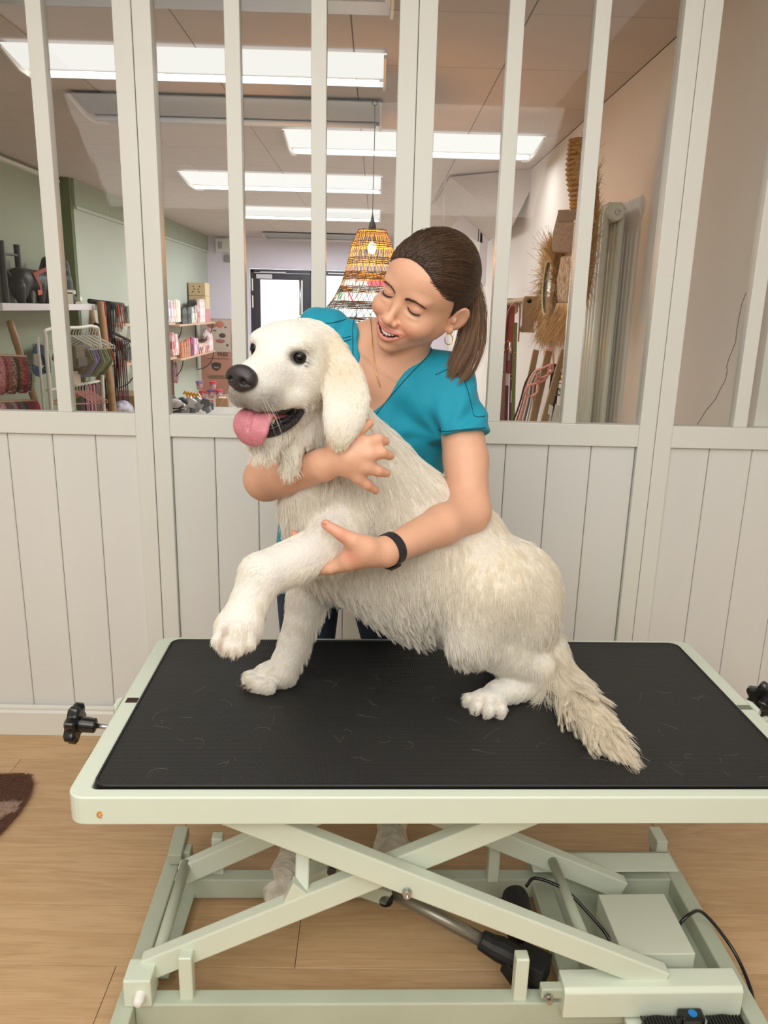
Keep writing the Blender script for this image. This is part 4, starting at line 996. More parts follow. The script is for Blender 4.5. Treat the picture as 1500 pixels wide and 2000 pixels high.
# ponytail: guides fall from the tie past the ear to the shoulder
pt = [TIE, at(912, 545, 1.60), at(923, 590, 1.585), at(918, 650, 1.565), at(902, 700, 1.55), at(878, 745, 1.54)]
gs = spline(pt, 6); ng = len(gs); n = 5200
dr = rngw.normal(0, 1, (n, 3)); clp = rngw.integers(0, 60, n); cd = rngw.normal(0, 1, (60, 3)); cl_len = 0.78 + 0.22 * rngw.random(60)
S = np.zeros((n, ng, 3)); wprof = np.interp(np.linspace(0, 1, ng), [0, 0.08, 0.3, 0.6, 0.85, 1], [0.010, 0.010, 0.015, 0.018, 0.017, 0.013])
gtip = np.array([0.6, 0.2, 0])
for k in range(ng):
    t = k / (ng - 1); a = min(1, t * 1.4)
    off = dr * (1 - 0.65 * a) * 0.75 + cd[clp] * (0.35 + 0.65 * a)
    off[:, 1] *= 0.55
    S[:, k] = gs[k] + off * wprof[k] * 0.62
# each lock ends where it likes
lf = cl_len[clp] * (0.93 + 0.07 * rngw.random(n)); T_ = np.linspace(0, 1, ng)
S2 = np.zeros_like(S)
for k in range(ng):
    x = T_[k] * lf * (ng - 1); i0 = np.minimum(x.astype(int), ng - 2); f_ = (x - i0)[:, None]; S2[:, k] = S[np.arange(n), i0] * (1 - f_) + S[np.arange(n), i0 + 1] * f_
wpar(hair_obj('ponytail', S2, 0.00042, M_HAIRT, kind='stuff'))
wpar(MB().tube([TIE + (gs[1] - gs[0]) * 0.2, TIE + (gs[1] - gs[0]) * 0.9], 0.0135, 16).build('hair_tie', mat('hair_elastic', (20, 18, 20), 0.7), smooth=True))
# eyebrows
nb = 420; S = np.zeros((nb * 2, 4, 3))
for j, s_ in enumerate((1, -1)):
    t = rngw.random(nb); v = rngw.normal(0, 0.33, nb) * (1 - 0.45 * t)
    fx = 0.0118 - 0.014 * t ** 1.6; lx = 0.0115 + 0.036 * t; ux = 0.0135 + 0.0075 * np.sin(t * 2.3) - 0.004 * t + v * 0.0042
    for k in range(4):
        q = np.stack([fx + 0.001 - 0.0012 * k * t, s_ * (lx + 0.0016 * k), ux + 0.0011 * k * (1 - 1.3 * t)], 1); S[j * nb:(j + 1) * nb, k] = WO + q @ WM.T
# drop the brow hairs onto the skin
base = S[:, 0].copy(); fdir = WM[:, 0]
for _ in range(25):
    d = head.eval(base); base -= np.outer(np.clip(d - 0.0003, -0.002, 0.002), fdir)
S += (base - S[:, 0])[:, None, :]
wpar(hair_obj('eyebrow', S, 0.00030, hair_mat('brow_hair', (58, 40, 28), (84, 58, 40), 0.6), kind='stuff'))
# earring and necklace
M_GOLD = mat('gold', (222, 178, 96), 0.2, metal=1.0)
ec = wh(-0.084, 0.078, -0.035); hoop = [at(858, 650, 1.50) * 0 + ec + np.array([0.0075 * math.cos(a) * 1.0, 0.002 * math.cos(a), -0.0095 + 0.0100 * math.sin(a)]) for a in np.linspace(0, 2 * math.pi, 25)]
wpar(MB().tube(hoop, 0.0010, 6, cap=False).build('earring', M_GOLD, smooth=True))
nk = spline([at(722, 612, 1.555), at(725, 640, 1.545), at(728, 680, 1.54), at(734, 725, 1.545), at(743, 755, 1.548)], 8)
full = hfull
nk2 = nk.copy()
for _ in range(30):
    d = full.eval(nk2); nk2[:, 1] += np.clip(d - 0.0016, -0.004, 0.004)
wpar(MB().tube(nk2, 0.0008, 5).build('necklace', M_GOLD, smooth=True))
nl = at(633, 1021, 1.2415); wpar(MB().ball(nl, (0.0055, 0.0012, 0.0042), 12, 8, rotm((-1, 0, 0.55), (0, -1, 0.3))).build('thumbnail', mat('nail', (232, 176, 164), 0.25, coat=0.4), smooth=True))
# smart band on the left wrist
wa = AW_L * 0.94 + AE_L * 0.06; wdir = (AE_L - AW_L) / np.linalg.norm(AE_L - AW_L)
w1 = np.cross(wdir, [0, 0, 1.0]); w1 /= np.linalg.norm(w1); w2 = np.cross(w1, wdir)
M_BAND = mat('black_strap', (30, 31, 33), 0.55)
ring = [wa + w1 * 0.0285 * math.cos(a) + w2 * 0.0270 * math.sin(a) for a in np.linspace(0, 2 * math.pi, 41)]
mb = MB(); vs = []
for q, a in zip(ring, np.linspace(0, 2 * math.pi, 41)):
    nrm = (q - wa) / np.linalg.norm(q - wa); hw = 0.0085
    for i, j in ((-1, 0), (1, 0), (1, 1), (-1, 1)): vs.append(q + wdir * i * hw + nrm * j * 0.0026)
mb.add(vs, [(i * 4 + k, i * 4 + (k + 1) % 4, (i + 1) * 4 + (k + 1) % 4, (i + 1) * 4 + k) for i in range(40) for k in range(4)])
band = wpar(mb.build('wristband', M_BAND, smooth='auto'))
wb = MB().bar(wa - w2 * 0.0310 - wdir * 0.013 + w1 * 0.003, wa - w2 * 0.0310 + wdir * 0.013 + w1 * 0.003, 0.019, 0.007, up=w2).build('tracker', M_BLACKP, bevel=0.0025, seg=3)
wb.parent = band

# --- scrub top
top = SDF(); trunk(top, 0.004)
top.cone(SL, at(903, 850, 1.545), 0.058, 0.0565, 0.025); top.cone(SR, at(565, 770, 1.58), 0.056, 0.054, 0.03)
top.cone(at(668, 1040, 1.72), at(664, 1150, 1.75), 0.120, 0.136, 0.04)
# folds: shallow grooves fanning from the armpit and across the chest
for a, b, r in ((at(862, 870, 1.53), at(800, 860, 1.53), 0.010), (at(868, 850, 1.535), at(800, 790, 1.52), 0.008), (at(860, 885, 1.54), at(810, 930, 1.56), 0.010), (at(905, 800, 1.49), at(865, 815, 1.50), 0.007),
                (at(640, 660, 1.60), at(660, 760, 1.57), 0.007), (at(930, 800, 1.50), at(880, 835, 1.485), 0.006)):
    top.cone(a, b, r, r * 0.3, 0.022, '-')
# sleeve mouth and hem cut clean
def half(pt_, nrm, lo, hi, box):
    pt_ = np.array(pt_); nrm = np.array(nrm) / np.linalg.norm(nrm)
    def f(X): return -((X - pt_) @ nrm)
    return f
sl_n = at(908, 900, 1.52) - at(893, 800, 1.56)
def sleeve_cut(X):
    n_ = sl_n / np.linalg.norm(sl_n); c_ = at(906, 851, 1.54); d = -((X - c_) @ n_)          # inside = beyond the cut plane
    r = np.linalg.norm((X - c_) - np.outer((X - c_) @ n_, n_), axis=1) - 0.076
    return np.maximum(d, r)
top.fn(sleeve_cut, at(906, 851, 1.54) - 0.13, at(906, 851, 1.54) + 0.13, 0.002, '-')
# hollow of the sleeve round the arm
zh = at(600, 1140, 1.75)[2]
top.fn(lambda X: X[:, 2] - zh - 0.01 * np.sin(X[:, 0] * 30), (-0.4, 1.4, 0.4), (0.4, 2.0, zh + 0.02), 0.003, '-')
# V neck: wedge cut through the front of the collar
VA, VB, VC, VD = at(693, 596, 1.6), at(712, 815, 1.6), at(722, 818, 1.6), at(858, 640, 1.6)
def vneck(X):
    # project on the plane seen from the chest's front (x, z) and cut inside the quadrilateral
    r = X - ORG; k = 1.6 / np.maximum(X[:, 1], 0.1); px = r[:, 0] * k; pz_ = r[:, 2] * k + CAM_H
    poly = [(q[0], q[2]) for q in (VA, VB, VC, VD, at(800, 520, 1.6), at(700, 520, 1.6))]; d = np.full(len(X), -9.0)
    for (x0, z0), (x1, z1) in zip(poly, poly[1:] + poly[:1]):
        nx, nz = (z1 - z0), -(x1 - x0); l = math.hypot(nx, nz); dd = ((px - x0) * nx + (pz_ - z0) * nz) / l
        d = np.maximum(d, dd)
    return np.maximum(d, X[:, 1] - 1.69)
top.fn(vneck, (-0.15, 1.3, 1.0), (0.25, 1.70, 1.5), 0.003, '-')
tP2, tQ2 = top.mesh((-0.36, 1.38, 0.54), (0.34, 1.95, 1.36), 0.0032, smooth=1)
e1 = top.eval  # drape: folds fan out from the armpits and run loosely down the body
_, _, tn_ = quad_normals(tP2, tQ2)
def folds(X):
    d = np.zeros(len(X))
    for c_, am, rr, nf, ph in ((at(866, 862, 1.55), 0.0030, 0.085, 11, 0.4), (at(868, 862, 1.55), 0.0022, 0.14, 8, 2.0), (at(640, 690, 1.64), 0.0030, 0.08, 9, 1.0)):
        v = X - c_; r = np.hypot(v[:, 0], v[:, 2]); th2 = np.arctan2(v[:, 2], v[:, 0]); d += am * np.exp(-((r - rr * 0.8) / (rr * 0.6)) ** 2) * np.sin(nf * th2 + ph + 12 * r)
    d += 0.0020 * np.sin(X[:, 0] * 46 + X[:, 2] * 14 + 2.2 * np.sin(X[:, 2] * 17)) * np.clip((1.22 - X[:, 2]) / 0.1, 0, 1)
    d += 0.0012 * np.sin(X[:, 0] * 90 - X[:, 2] * 60 + 3 * np.sin(X[:, 0] * 25))
    d *= np.clip(((at(906, 851, 1.54) - X) @ (sl_n / np.linalg.norm(sl_n)) - 0.004) / 0.03, 0, 1)
    return d
tP2 = tP2 + tn_ * folds(tP2)[:, None]
M_SCRUB = mat('teal_scrub', (0, 146, 172), 0.75, var=0.06, scale=5, bump=0.35, bscale=9, sheen=0.1)
scr = wpar(mesh_obj('scrub_top', tP2, tQ2, M_SCRUB))
M_STITCH = mat('dark_stitching', (6, 66, 80), 0.8)
def on_top(pts, n=10, r=0.0009, axis=1):
    C = spline(pts, n)
    for _ in range(40):
        d = top.eval(C) - folds(C); C[:, 1] += np.clip(d - 0.0003, -0.005, 0.005)
    return MB().tube(C, r, 5)
for pts in ([at(597, 629, 1.58), at(640, 632, 1.58), at(690, 620, 1.58)], [at(693, 600, 1.56), at(688, 640, 1.55), at(690, 720, 1.53), at(700, 790, 1.52)],
            [at(645, 676, 1.56), at(684, 664, 1.55)], [at(645, 668, 1.56), at(684, 658, 1.55)],
            [at(853, 735, 1.51), at(885, 722, 1.52), at(905, 735, 1.53), at(925, 800, 1.5), at(930, 815, 1.5), at(948, 813, 1.52)],
            [at(862, 650, 1.55), at(845, 690, 1.53), at(790, 745, 1.52), at(735, 812, 1.51)], [at(860, 845, 1.50), at(905, 843, 1.47), at(948, 835, 1.51)]):
    o = on_top(pts).build('seam', M_STITCH, smooth=True); o.parent = scr
# --- jeans, shoes
jn = SDF(); HP2 = at(664, 1105, 1.828); jn.ell(HP2, (0.135, 0.080, 0.09), 0.02)
AR = np.array([-0.158, 1.62, 0.12]); AL = np.array([0.067, 1.72, 0.13]); KR = np.array([-0.160, 1.825, 0.40]); KL = np.array([0.062, 1.825, 0.40])
jn.cone(at(603, 1150, 1.835), KR, 0.081, 0.062, 0.03); jn.cone(KR, AR, 0.058, 0.044, 0.02)
jn.cone(at(742, 1150, 1.835), KL, 0.079, 0.060, 0.03); jn.cone(KL, AL, 0.056, 0.042, 0.02)
jP, jQ = jn.mesh((-0.34, 1.50, 0.06), (0.26, 1.98, 0.80), 0.006, smooth=2)
wpar(mesh_obj('jeans', jP, jQ, mat('dark_denim', (50, 62, 86), 0.85, var=0.35, scale=14, bump=0.3, bscale=300)))
def shoe(heel, toe, name='shoe'):
    heel = np.array([heel[0], heel[1], 0]); toe = np.array([toe[0], toe[1], 0]); d = toe - heel; Lh = np.linalg.norm(d); d /= Lh; s = np.array([-d[1], d[0], 0]); u = np.array([0, 0, 1.0])
    sd = SDF(); M = rotm(d, u)
    sd.ell(heel + d * 0.045 + u * 0.045, (0.050, 0.034, 0.045), 0.02, M); sd.ell(heel + d * 0.12 + u * 0.036, (0.075, 0.037, 0.038), 0.03, M); sd.ell(heel + d * (Lh - 0.055) + u * 0.027, (0.058, 0.043, 0.030), 0.03, M)
    sd.cone(heel + d * 0.05 + u * 0.05, heel + d * 0.045 + u * 0.088, 0.036, 0.037, 0.02); sd.cone(heel + d * 0.05 + u * 0.07, heel + d * 0.045 + u * 0.12, 0.030, 0.029, 0.004, '-')
    p, q = sd.mesh(np.minimum(heel, toe) - 0.06, np.maximum(heel, toe) + np.array([0.06, 0.06, 0.15]), 0.004, smooth=1)
    keep = p[:, 2] > -0.0; p[:, 2] = np.maximum(p[:, 2], 0.012)
    o = wpar(mesh_obj(name, p, q, mat('snake_print_leather', (240, 234, 222), 0.6, rgb2=(198, 188, 170), scale=34, bump=0.3, bscale=90)))
    sole = MB(); ol = []
    for a in np.linspace(0, 2 * math.pi, 33)[:-1]:
        w_ = 0.042 if math.cos(a) > 0 else 0.036; ol.append(heel + d * (Lh / 2 + (Lh / 2) * math.cos(a)) + s * w_ * math.sin(a) * (1 - 0.12 * math.cos(2 * a)) + u * 0.001)
    sole.prism(ol, (0, 0, 0.020)); s_o = sole.build('sole', mat('white_sole', (225, 222, 214), 0.5), bevel=0.003); s_o.parent = o
    lc = MB()
    for k in range(5):
        c = heel + d * (0.075 + 0.022 * k)
        for e in (1, -1):
            pts_ = spline([c + s * e * -0.004 + u * 0.09, c + d * 0.004 + s * e * 0.012 + u * 0.09, c + d * 0.010 + s * e * 0.024 + u * 0.085], 4)
            for _ in range(30):
                dd = sd.eval(pts_); pts_[:, 2] -= np.clip(dd - 0.001, -0.004, 0.004)
            lc.tube(pts_, 0.0018, 6)
    # bow
    c = heel + d * 0.075 + u * 0.085
    for e in (1, -1): lc.tube(spline([c, c + s * e * 0.022 + u * 0.008 + d * 0.004, c + s * e * 0.026 - u * 0.004 + d * 0.022, c + d * 0.03 + s * e * 0.006 - u * 0.012], 5), 0.0022, 6)
    l_o = lc.build('laces', mat('lace', (206, 198, 184), 0.8), smooth=True); l_o.parent = o
    return o
shoe((-0.155, 1.655), (-0.195, 1.425))
shoe((0.067, 1.76), (0.060, 1.535))

# ================================================================== the dog's coat
rngd = np.random.default_rng(11)
def idir(dx, dy, dn=0.0): return _R * dx - _U * dy - _F * dn
CT = [  # px, py, Y, image direction (right, down, towards camera), length, lift
    (560, 645, 1.33, 1, 0.05, 0, 0.007, 0.10), (600, 680, 1.29, 1, 0.5, 0, 0.008, 0.12), (535, 700, 1.25, 0.9, -0.3, 0, 0.006, 0.1), (515, 740, 1.20, 1, 0.0, 0, 0.004, 0.12), (520, 790, 1.2, 1, 0.5, 0, 0.006, 0.2),
    (480, 790, 1.2, 0.2, 1, 0, 0.010, 0.3), (600, 755, 1.28, 0.7, 0.8, 0, 0.012, 0.12), (580, 775, 1.26, 1, 0.0, 0, 0.006, 0.08), (555, 800, 1.24, 0.9, 0.5, 0, 0.006, 0.1), (600, 800, 1.27, 0.3, 1, 0, 0.014, 0.15), (625, 720, 1.30, 0.7, 1, 0, 0.012, 0.2), (590, 850, 1.28, 0.1, 1, 0, 0.036, 0.25), (545, 870, 1.25, -0.02, 1, 0.2, 0.046, 0.25),
    (615, 885, 1.31, 0.05, 1, 0.2, 0.044, 0.25), (540, 900, 1.28, -0.02, 1, 0.2, 0.046, 0.25), (580, 900, 1.27, 0.05, 1, 0.2, 0.046, 0.25), (500, 700, 1.30, 0.0, 1, 0, 0.010, 0.3), (640, 800, 1.34, 0.1, 1, 0, 0.030, 0.2),
    (665, 720, 1.32, 0.2, 1, 0, 0.020, 0.10), (675, 790, 1.31, -0.1, 1, 0, 0.024, 0.08), (657, 850, 1.24, -0.25, 1, 0, 0.014, 0.05), (640, 815, 1.25, -0.05, 1, 0, 0.014, 0.05), (684, 830, 1.25, -0.4, 1, 0, 0.014, 0.05), (650, 760, 1.28, 0, 1, 0, 0.016, 0.06), (690, 730, 1.38, 0.9, 0.6, 0, 0.016, 0.25), (740, 850, 1.44, 0.7, 0.8, 0, 0.028, 0.2),
    (700, 960, 1.36, 0.35, 1, 0, 0.030, 0.12), (600, 980, 1.36, 0.3, 1, 0, 0.035, 0.25), (560, 1010, 1.40, -0.2, 1, 0, 0.035, 0.3), (640, 1020, 1.34, 0.1, 1, 0, 0.030, 0.15), (800, 920, 1.42, 0.55, 1, 0, 0.030, 0.12),
    (860, 930, 1.48, 0.8, 1, 0, 0.030, 0.15), (780, 1030, 1.38, 0.1, 1, 0, 0.034, 0.10), (870, 1080, 1.39, -0.05, 1, 0, 0.032, 0.10), (960, 1040, 1.45, 0.35, 1, 0, 0.028, 0.10), (1040, 1130, 1.47, 0.4, 1, 0, 0.024, 0.1),
    (700, 1150, 1.42, 0.3, 1, 0, 0.045, 0.2), (640, 1140, 1.42, 0.1, 1, 0, 0.040, 0.25), (760, 1190, 1.43, 0.4, 1, 0, 0.055, 0.22), (820, 1220, 1.44, 0.3, 1, 0, 0.060, 0.2), (870, 1200, 1.40, 0.1, 1, 0, 0.045, 0.2),
    (950, 1120, 1.38, -0.2, 1, 0, 0.026, 0.10), (1000, 1200, 1.37, 0.1, 1, 0, 0.024, 0.12), (920, 1230, 1.36, 0.3, 1, 0, 0.030, 0.2), (1060, 1220, 1.48, 0.15, 1, 0, 0.030, 0.15), (1040, 1290, 1.43, 0.2, 1, 0, 0.022, 0.2),
    (610, 1070, 1.25, -1, 0.5, 0, 0.014, 0.10), (540, 1100, 1.21, -1, 0.5, 0, 0.013, 0.12), (590, 1110, 1.27, -0.6, 1, 0, 0.018, 0.3), (490, 1150, 1.18, -0.5, 1, 0, 0.012, 0.12), (520, 1190, 1.20, -0.2, 1, 0, 0.022, 0.3), (455, 1240, 1.16, -0.3, 1, 0, 0.013, 0.12),
    (590, 1180, 1.46, -0.2, 1, 0, 0.014, 0.12), (625, 1190, 1.50, 0.4, 1, 0, 0.035, 0.35), (565, 1280, 1.45, -0.3, 1, 0, 0.012, 0.15), (605, 1270, 1.49, 0.4, 1, 0, 0.030, 0.35), (520, 1325, 1.45, -0.8, 0.6, 0, 0.014, 0.12), (575, 1330, 1.46, 0.1, 1, 0, 0.014, 0.3),
    (955, 1360, 1.38, -0.6, 0.8, 0, 0.014, 0.12), (1010, 1330, 1.42, -0.6, 0.7, 0, 0.020, 0.15), (990, 1350, 1.40, -0.6, 0.7, 0, 0.018, 0.15)]
cp = np.array([at(c[0], c[1], c[2]) for c in CT]); cdr = np.array([idir(*c[3:6]) for c in CT]); cdr /= np.linalg.norm(cdr, axis=1)[:, None]; cln = np.array([c[6] for c in CT]); clf = np.array([c[7] for c in CT])
fn2, ar2, vn2 = quad_normals(P, Q); cen2 = P[Q].mean(1)
TLc = np.array(TL)
def field(X):
    d2 = ((X[:, None, :] - cp[None]) ** 2).sum(2) + 1e-5; w = 1 / d2 ** 2; w /= w.sum(1)[:, None]
    return w @ cdr, w @ cln, w @ clf
camd = -(cen2 - ORG); camd /= np.linalg.norm(camd, axis=1)[:, None]; facing = np.einsum('ij,ij->i', fn2, camd)
Lh = (cen2 - HO) @ HM
wt = ar2.copy(); wt *= np.where(facing > -0.25, 1.0, 0.25)
inhead = (Lh[:, 0] > -0.11) & (np.abs(Lh[:, 1]) < 0.085) & (Lh[:, 2] > -0.13)
wt *= np.where(inhead, 2.2, 1.0)
fc, fl, ff = field(cen2)
for pc_, pr_ in ((at(560, 880, 1.28), 0.07), (at(620, 890, 1.31), 0.06)): wt *= np.where(np.linalg.norm(cen2 - pc_, axis=1) < pr_, 1.8, 1.0)
for pc_, pr_ in ((at(458, 1235, 1.17), 0.075), (PF, 0.075), (HT2, 0.07)): wt *= np.where(np.linalg.norm(cen2 - pc_, axis=1) < pr_, 2.5, 1.0)
# bare places: eyes, nose pad, mouth
bare = np.zeros(len(cen2), bool)
for s_ in (1, -1): bare |= np.linalg.norm(Lh - np.array([0.016, s_ * 0.0385, 0.001]), axis=1) < 0.0125
bare |= np.linalg.norm((Lh - np.array([0.108, 0, -0.028])) / np.array([1, 1.15, 1]), axis=1) < 0.021
bare |= cav[Q[:, 0]]
wt[bare] = 0
NS = 250000
ids = rngd.choice(len(cen2), NS, p=wt / wt.sum()); u1 = rngd.random((NS, 1)); u2 = rngd.random((NS, 1)); q = P[Q[ids]]
root = q[:, 0] * (1 - u1) * (1 - u2) + q[:, 1] * u1 * (1 - u2) + q[:, 2] * u1 * u2 + q[:, 3] * (1 - u1) * u2
nr = vn2[Q[ids, 0]]
dr, ln, lf = field(root)
# tail: long feathering that leaves the tail sideways and sweeps towards its tip
dt = np.full(NS, 9.0); tt = np.zeros(NS)
for i in range(len(TLc) - 1):
    v = TLc[i + 1] - TLc[i]; t = np.clip(((root - TLc[i]) @ v) / (v @ v), 0, 1); d = np.linalg.norm(root - TLc[i] - t[:, None] * v, axis=1); m = d < dt; dt[m] = d[m]; tt[m] = i + t[m]
ta = np.array([TLc[min(i + 1, 4)] - TLc[max(i - 1, 0)] for i in range(5)]); ta /= np.linalg.norm(ta, axis=1)[:, None]
istail = np.clip((0.052 - dt) / 0.015, 0, 1) * np.clip((tt - 0.1) / 0.5, 0, 1)
tdir = ta[np.clip(np.round(tt).astype(int), 0, 4)]
side = nr.copy(); side[:, 2] *= 0.25
td = tdir * 1.0 + side * 0.55 + rngd.normal(0, 0.10, (NS, 3)); td /= np.linalg.norm(td, axis=1)[:, None]
dr = dr * (1 - istail[:, None]) + td * istail[:, None]; ln = ln * (1 - istail) + (0.085 - 0.006 * tt) * istail; lf = lf * (1 - istail) + 0.12 * istail
# clumps
cs = 0.0085; jt = rngd.random(3); key = np.floor((root + rngd.normal(0, 0.0022, (NS, 3))) / (cs * (1 + istail[:, None] * 0.3)) + jt).astype(np.int64)
_, cid = np.unique(key @ np.array([73856093, 19349663, 83492791]), return_inverse=True); cid = cid.ravel(); nc = cid.max() + 1
cnt = np.bincount(cid, minlength=nc)
cm = np.stack([np.bincount(cid, root[:, k], nc) / cnt for k in range(3)], 1); cnz = rngd.normal(0, 1, (nc, 3)); cl2 = 0.75 + 0.5 * rngd.random(nc)
tang = dr - nr * np.einsum('ij,ij->i', dr, nr)[:, None]; tn = np.linalg.norm(tang, axis=1)[:, None]; tang = np.where(tn > 0.15, tang / (tn + 1e-9), dr)
lnk = np.clip(ln / 0.035, 0.15, 1)
d0 = tang + nr * (lf[:, None] * 0.8 + 0.10) + cnz[cid] * (0.08 * lnk)[:, None] + rngd.normal(0, 0.04, (NS, 3)); d0 /= np.linalg.norm(d0, axis=1)[:, None]
d1 = tang * 0.85 + dr * 0.45 + nr * lf[:, None] * 0.3 + cnz[cid] * (0.13 * lnk)[:, None] + rngd.normal(0, 0.05, (NS, 3)) + np.array([0, 0, -0.15]) * lnk[:, None]; d1 /= np.linalg.norm(d1, axis=1)[:, None]
L2 = ln * cl2[cid] * (0.72 + 0.4 * rngd.random(NS))
K = 6; S = np.zeros((NS, K, 3)); S[:, 0] = root - nr * 0.001; wph = cnz[cid][:, 0] * 3
for k in range(1, K):
    t = k / (K - 1); d = d0 * (1 - t) + d1 * t; d /= np.linalg.norm(d, axis=1)[:, None]
    wv = np.cross(d, nr) * (np.sin(t * 6.0 + wph) * 0.10 * np.clip((ln - 0.02) / 0.03, 0, 1) * ln / (K - 1) * 3)[:, None]
    S[:, k] = S[:, k - 1] + d * (L2 / (K - 1))[:, None] + wv
# pull the ends of a clump together
tips = np.stack([np.bincount(cid, S[:, -1, k], nc) / cnt for k in range(3)], 1)
for k in range(1, K):
    t = k / (K - 1); S[:, k] += (tips[cid] - S[:, -1])[:, :] * (0.42 + 0.35 * np.clip((ln - 0.04) / 0.02, 0, 1))[:, None] * (t * t) * lnk[:, None] if k < K - 1 else 0
S[:, -1] += (tips[cid] - S[:, -1]) * (0.42 + 0.35 * np.clip((ln - 0.04) / 0.02, 0, 1))[:, None] * lnk[:, None]
# nothing grows through the table, her arms, the nose or the eyes
S[:, :, 2] = np.maximum(S[:, :, 2], pz + 0.001 + rngd.random((NS, 1)) * 0.002)
arm_ok = arms.eval(S[:, 0]) > 0.0005; R0 = S[:, :1].copy()
for fac in (0.5, 0.45):                                  # hair pressed by an arm lies shorter there
    bad = np.zeros(NS, bool)
    for k in (2, 3, 5): bad |= arms.eval(S[:, k]) < 0.0008
    bad &= arm_ok; S[bad] = R0[bad] + (S[bad] - R0[bad]) * fac
ok = arm_ok.copy()
for k in (2, 3, 5): ok &= arms.eval(S[:, k]) > 0.0006
for k in (1, 3, 5): ok &= seg_d(S[:, k], lp) > 0.0072
ok &= seg_d(S[:, 0], lp2) > 0.004
for k in (2, 5):
    Lk = (S[:, k] - HO) @ HM
    for s_ in (1, -1): ok &= np.linalg.norm(Lk - np.array([0.013, s_ * 0.0385, 0.001]), axis=1) > 0.0120
    ok &= np.linalg.norm(Lk - np.array([0.110, 0, -0.028]), axis=1) > 0.021
    ok &= ~((np.abs(Lk[:, 1]) < 0.03) & (Lk[:, 0] > 0.03) & (Lk[:, 2] < -0.080) & (Lk[:, 2] > -0.105))
S = S[ok]; rt = root[ok]; lnn = ln[ok]
# colour carried per strand
ctone = dog_tone(rt)
def fur_mat():
    # pale hair lets light through: half reflected, half transmitted
    m = bpy.data.materials.new('cream_fur'); m.use_nodes = True; nt = m.node_tree; N = nt.nodes; L = nt.links; N.clear()
    o = N.new('ShaderNodeOutputMaterial'); a = N.new('ShaderNodeAttribute'); a.attribute_name = 'tone'; hi = N.new('ShaderNodeHairInfo'); hs = N.new('ShaderNodeHueSaturation'); r = N.new('ShaderNodeMapRange'); r.inputs['To Min'].default_value = 0.93; r.inputs['To Max'].default_value = 1.06
    L.new(hi.outputs['Random'], r.inputs['Value']); L.new(r.outputs[0], hs.inputs['Value']); L.new(a.outputs['Color'], hs.inputs['Color'])
    d = N.new('ShaderNodeBsdfDiffuse'); t = N.new('ShaderNodeBsdfTranslucent'); g = N.new('ShaderNodeBsdfGlossy'); g.inputs['Roughness'].default_value = 0.5; g.inputs['Color'].default_value = (0.9, 0.88, 0.82, 1)
    for n_ in (d, t): L.new(hs.outputs[0], n_.inputs['Color'])
    m1 = N.new('ShaderNodeMixShader'); m1.inputs[0].default_value = 0.42; L.new(d.outputs[0], m1.inputs[1]); L.new(t.outputs[0], m1.inputs[2])
    m2 = N.new('ShaderNodeMixShader'); m2.inputs[0].default_value = 0.05; L.new(m1.outputs[0], m2.inputs[1]); L.new(g.outputs[0], m2.inputs[2]); L.new(m2.outputs[0], o.inputs[0])
    return m
fur = hair_obj('fur', S, 0.00016 + 0.00022 * np.clip(lnn / 0.03, 0, 1), fur_mat(), dogo, kind='stuff')
fa = fur.data.attributes.new('tone', 'FLOAT_COLOR', 'CURVE'); cc4 = np.ones((len(rt), 4), np.float32); cc4[:, :3] = ctone; fa.data.foreach_set('color', cc4.ravel())
# whiskers
wk = []
for k in range(14):
    s_ = 1 if k % 3 else -1; r0 = hd(0.075 + 0.02 * rngd.random(), s_ * (0.026 + 0.006 * rngd.random()), -0.045 - 0.02 * rngd.random()); dv = HM @ np.array([-0.2 + 0.6 * rngd.random(), s_ * 1.0, -0.9 - 0.4 * rngd.random()]); dv /= np.linalg.norm(dv)
    ll = 0.025 + 0.03 * rngd.random(); wk.append([r0 + dv * ll * t + np.array([0, 0, -0.012]) * t * t for t in np.linspace(0, 1, 5)])
hair_obj('whiskers', np.array(wk), 0.00012, mat('whisker', (236, 230, 216), 0.4), dogo, kind='stuff')
# loose hairs lying on the rubber
lh = []
for k in range(60):
    x, y = 120 + 0, 0
    u_ = -0.38 + 1.1 * rngd.random(); v_ = 1.15 + 0.36 * rngd.random(); a = rngd.random() * 6.28; cv = rngd.normal(0, 1.2); l = 0.015 + 0.04 * rngd.random(); pts_ = []
    xx, yy = u_, v_
    for j in range(8): pts_.append((xx, yy, TOPZ + 0.0012)); xx += math.cos(a) * l / 7; yy += math.sin(a) * l / 7; a += cv / 7 * 1.5
    lh.append(pts_)
lo = hair_obj('loose_hairs', np.array(lh), 0.00011, mat('loose_hair', (190, 186, 170), 0.5), tab, kind='stuff')
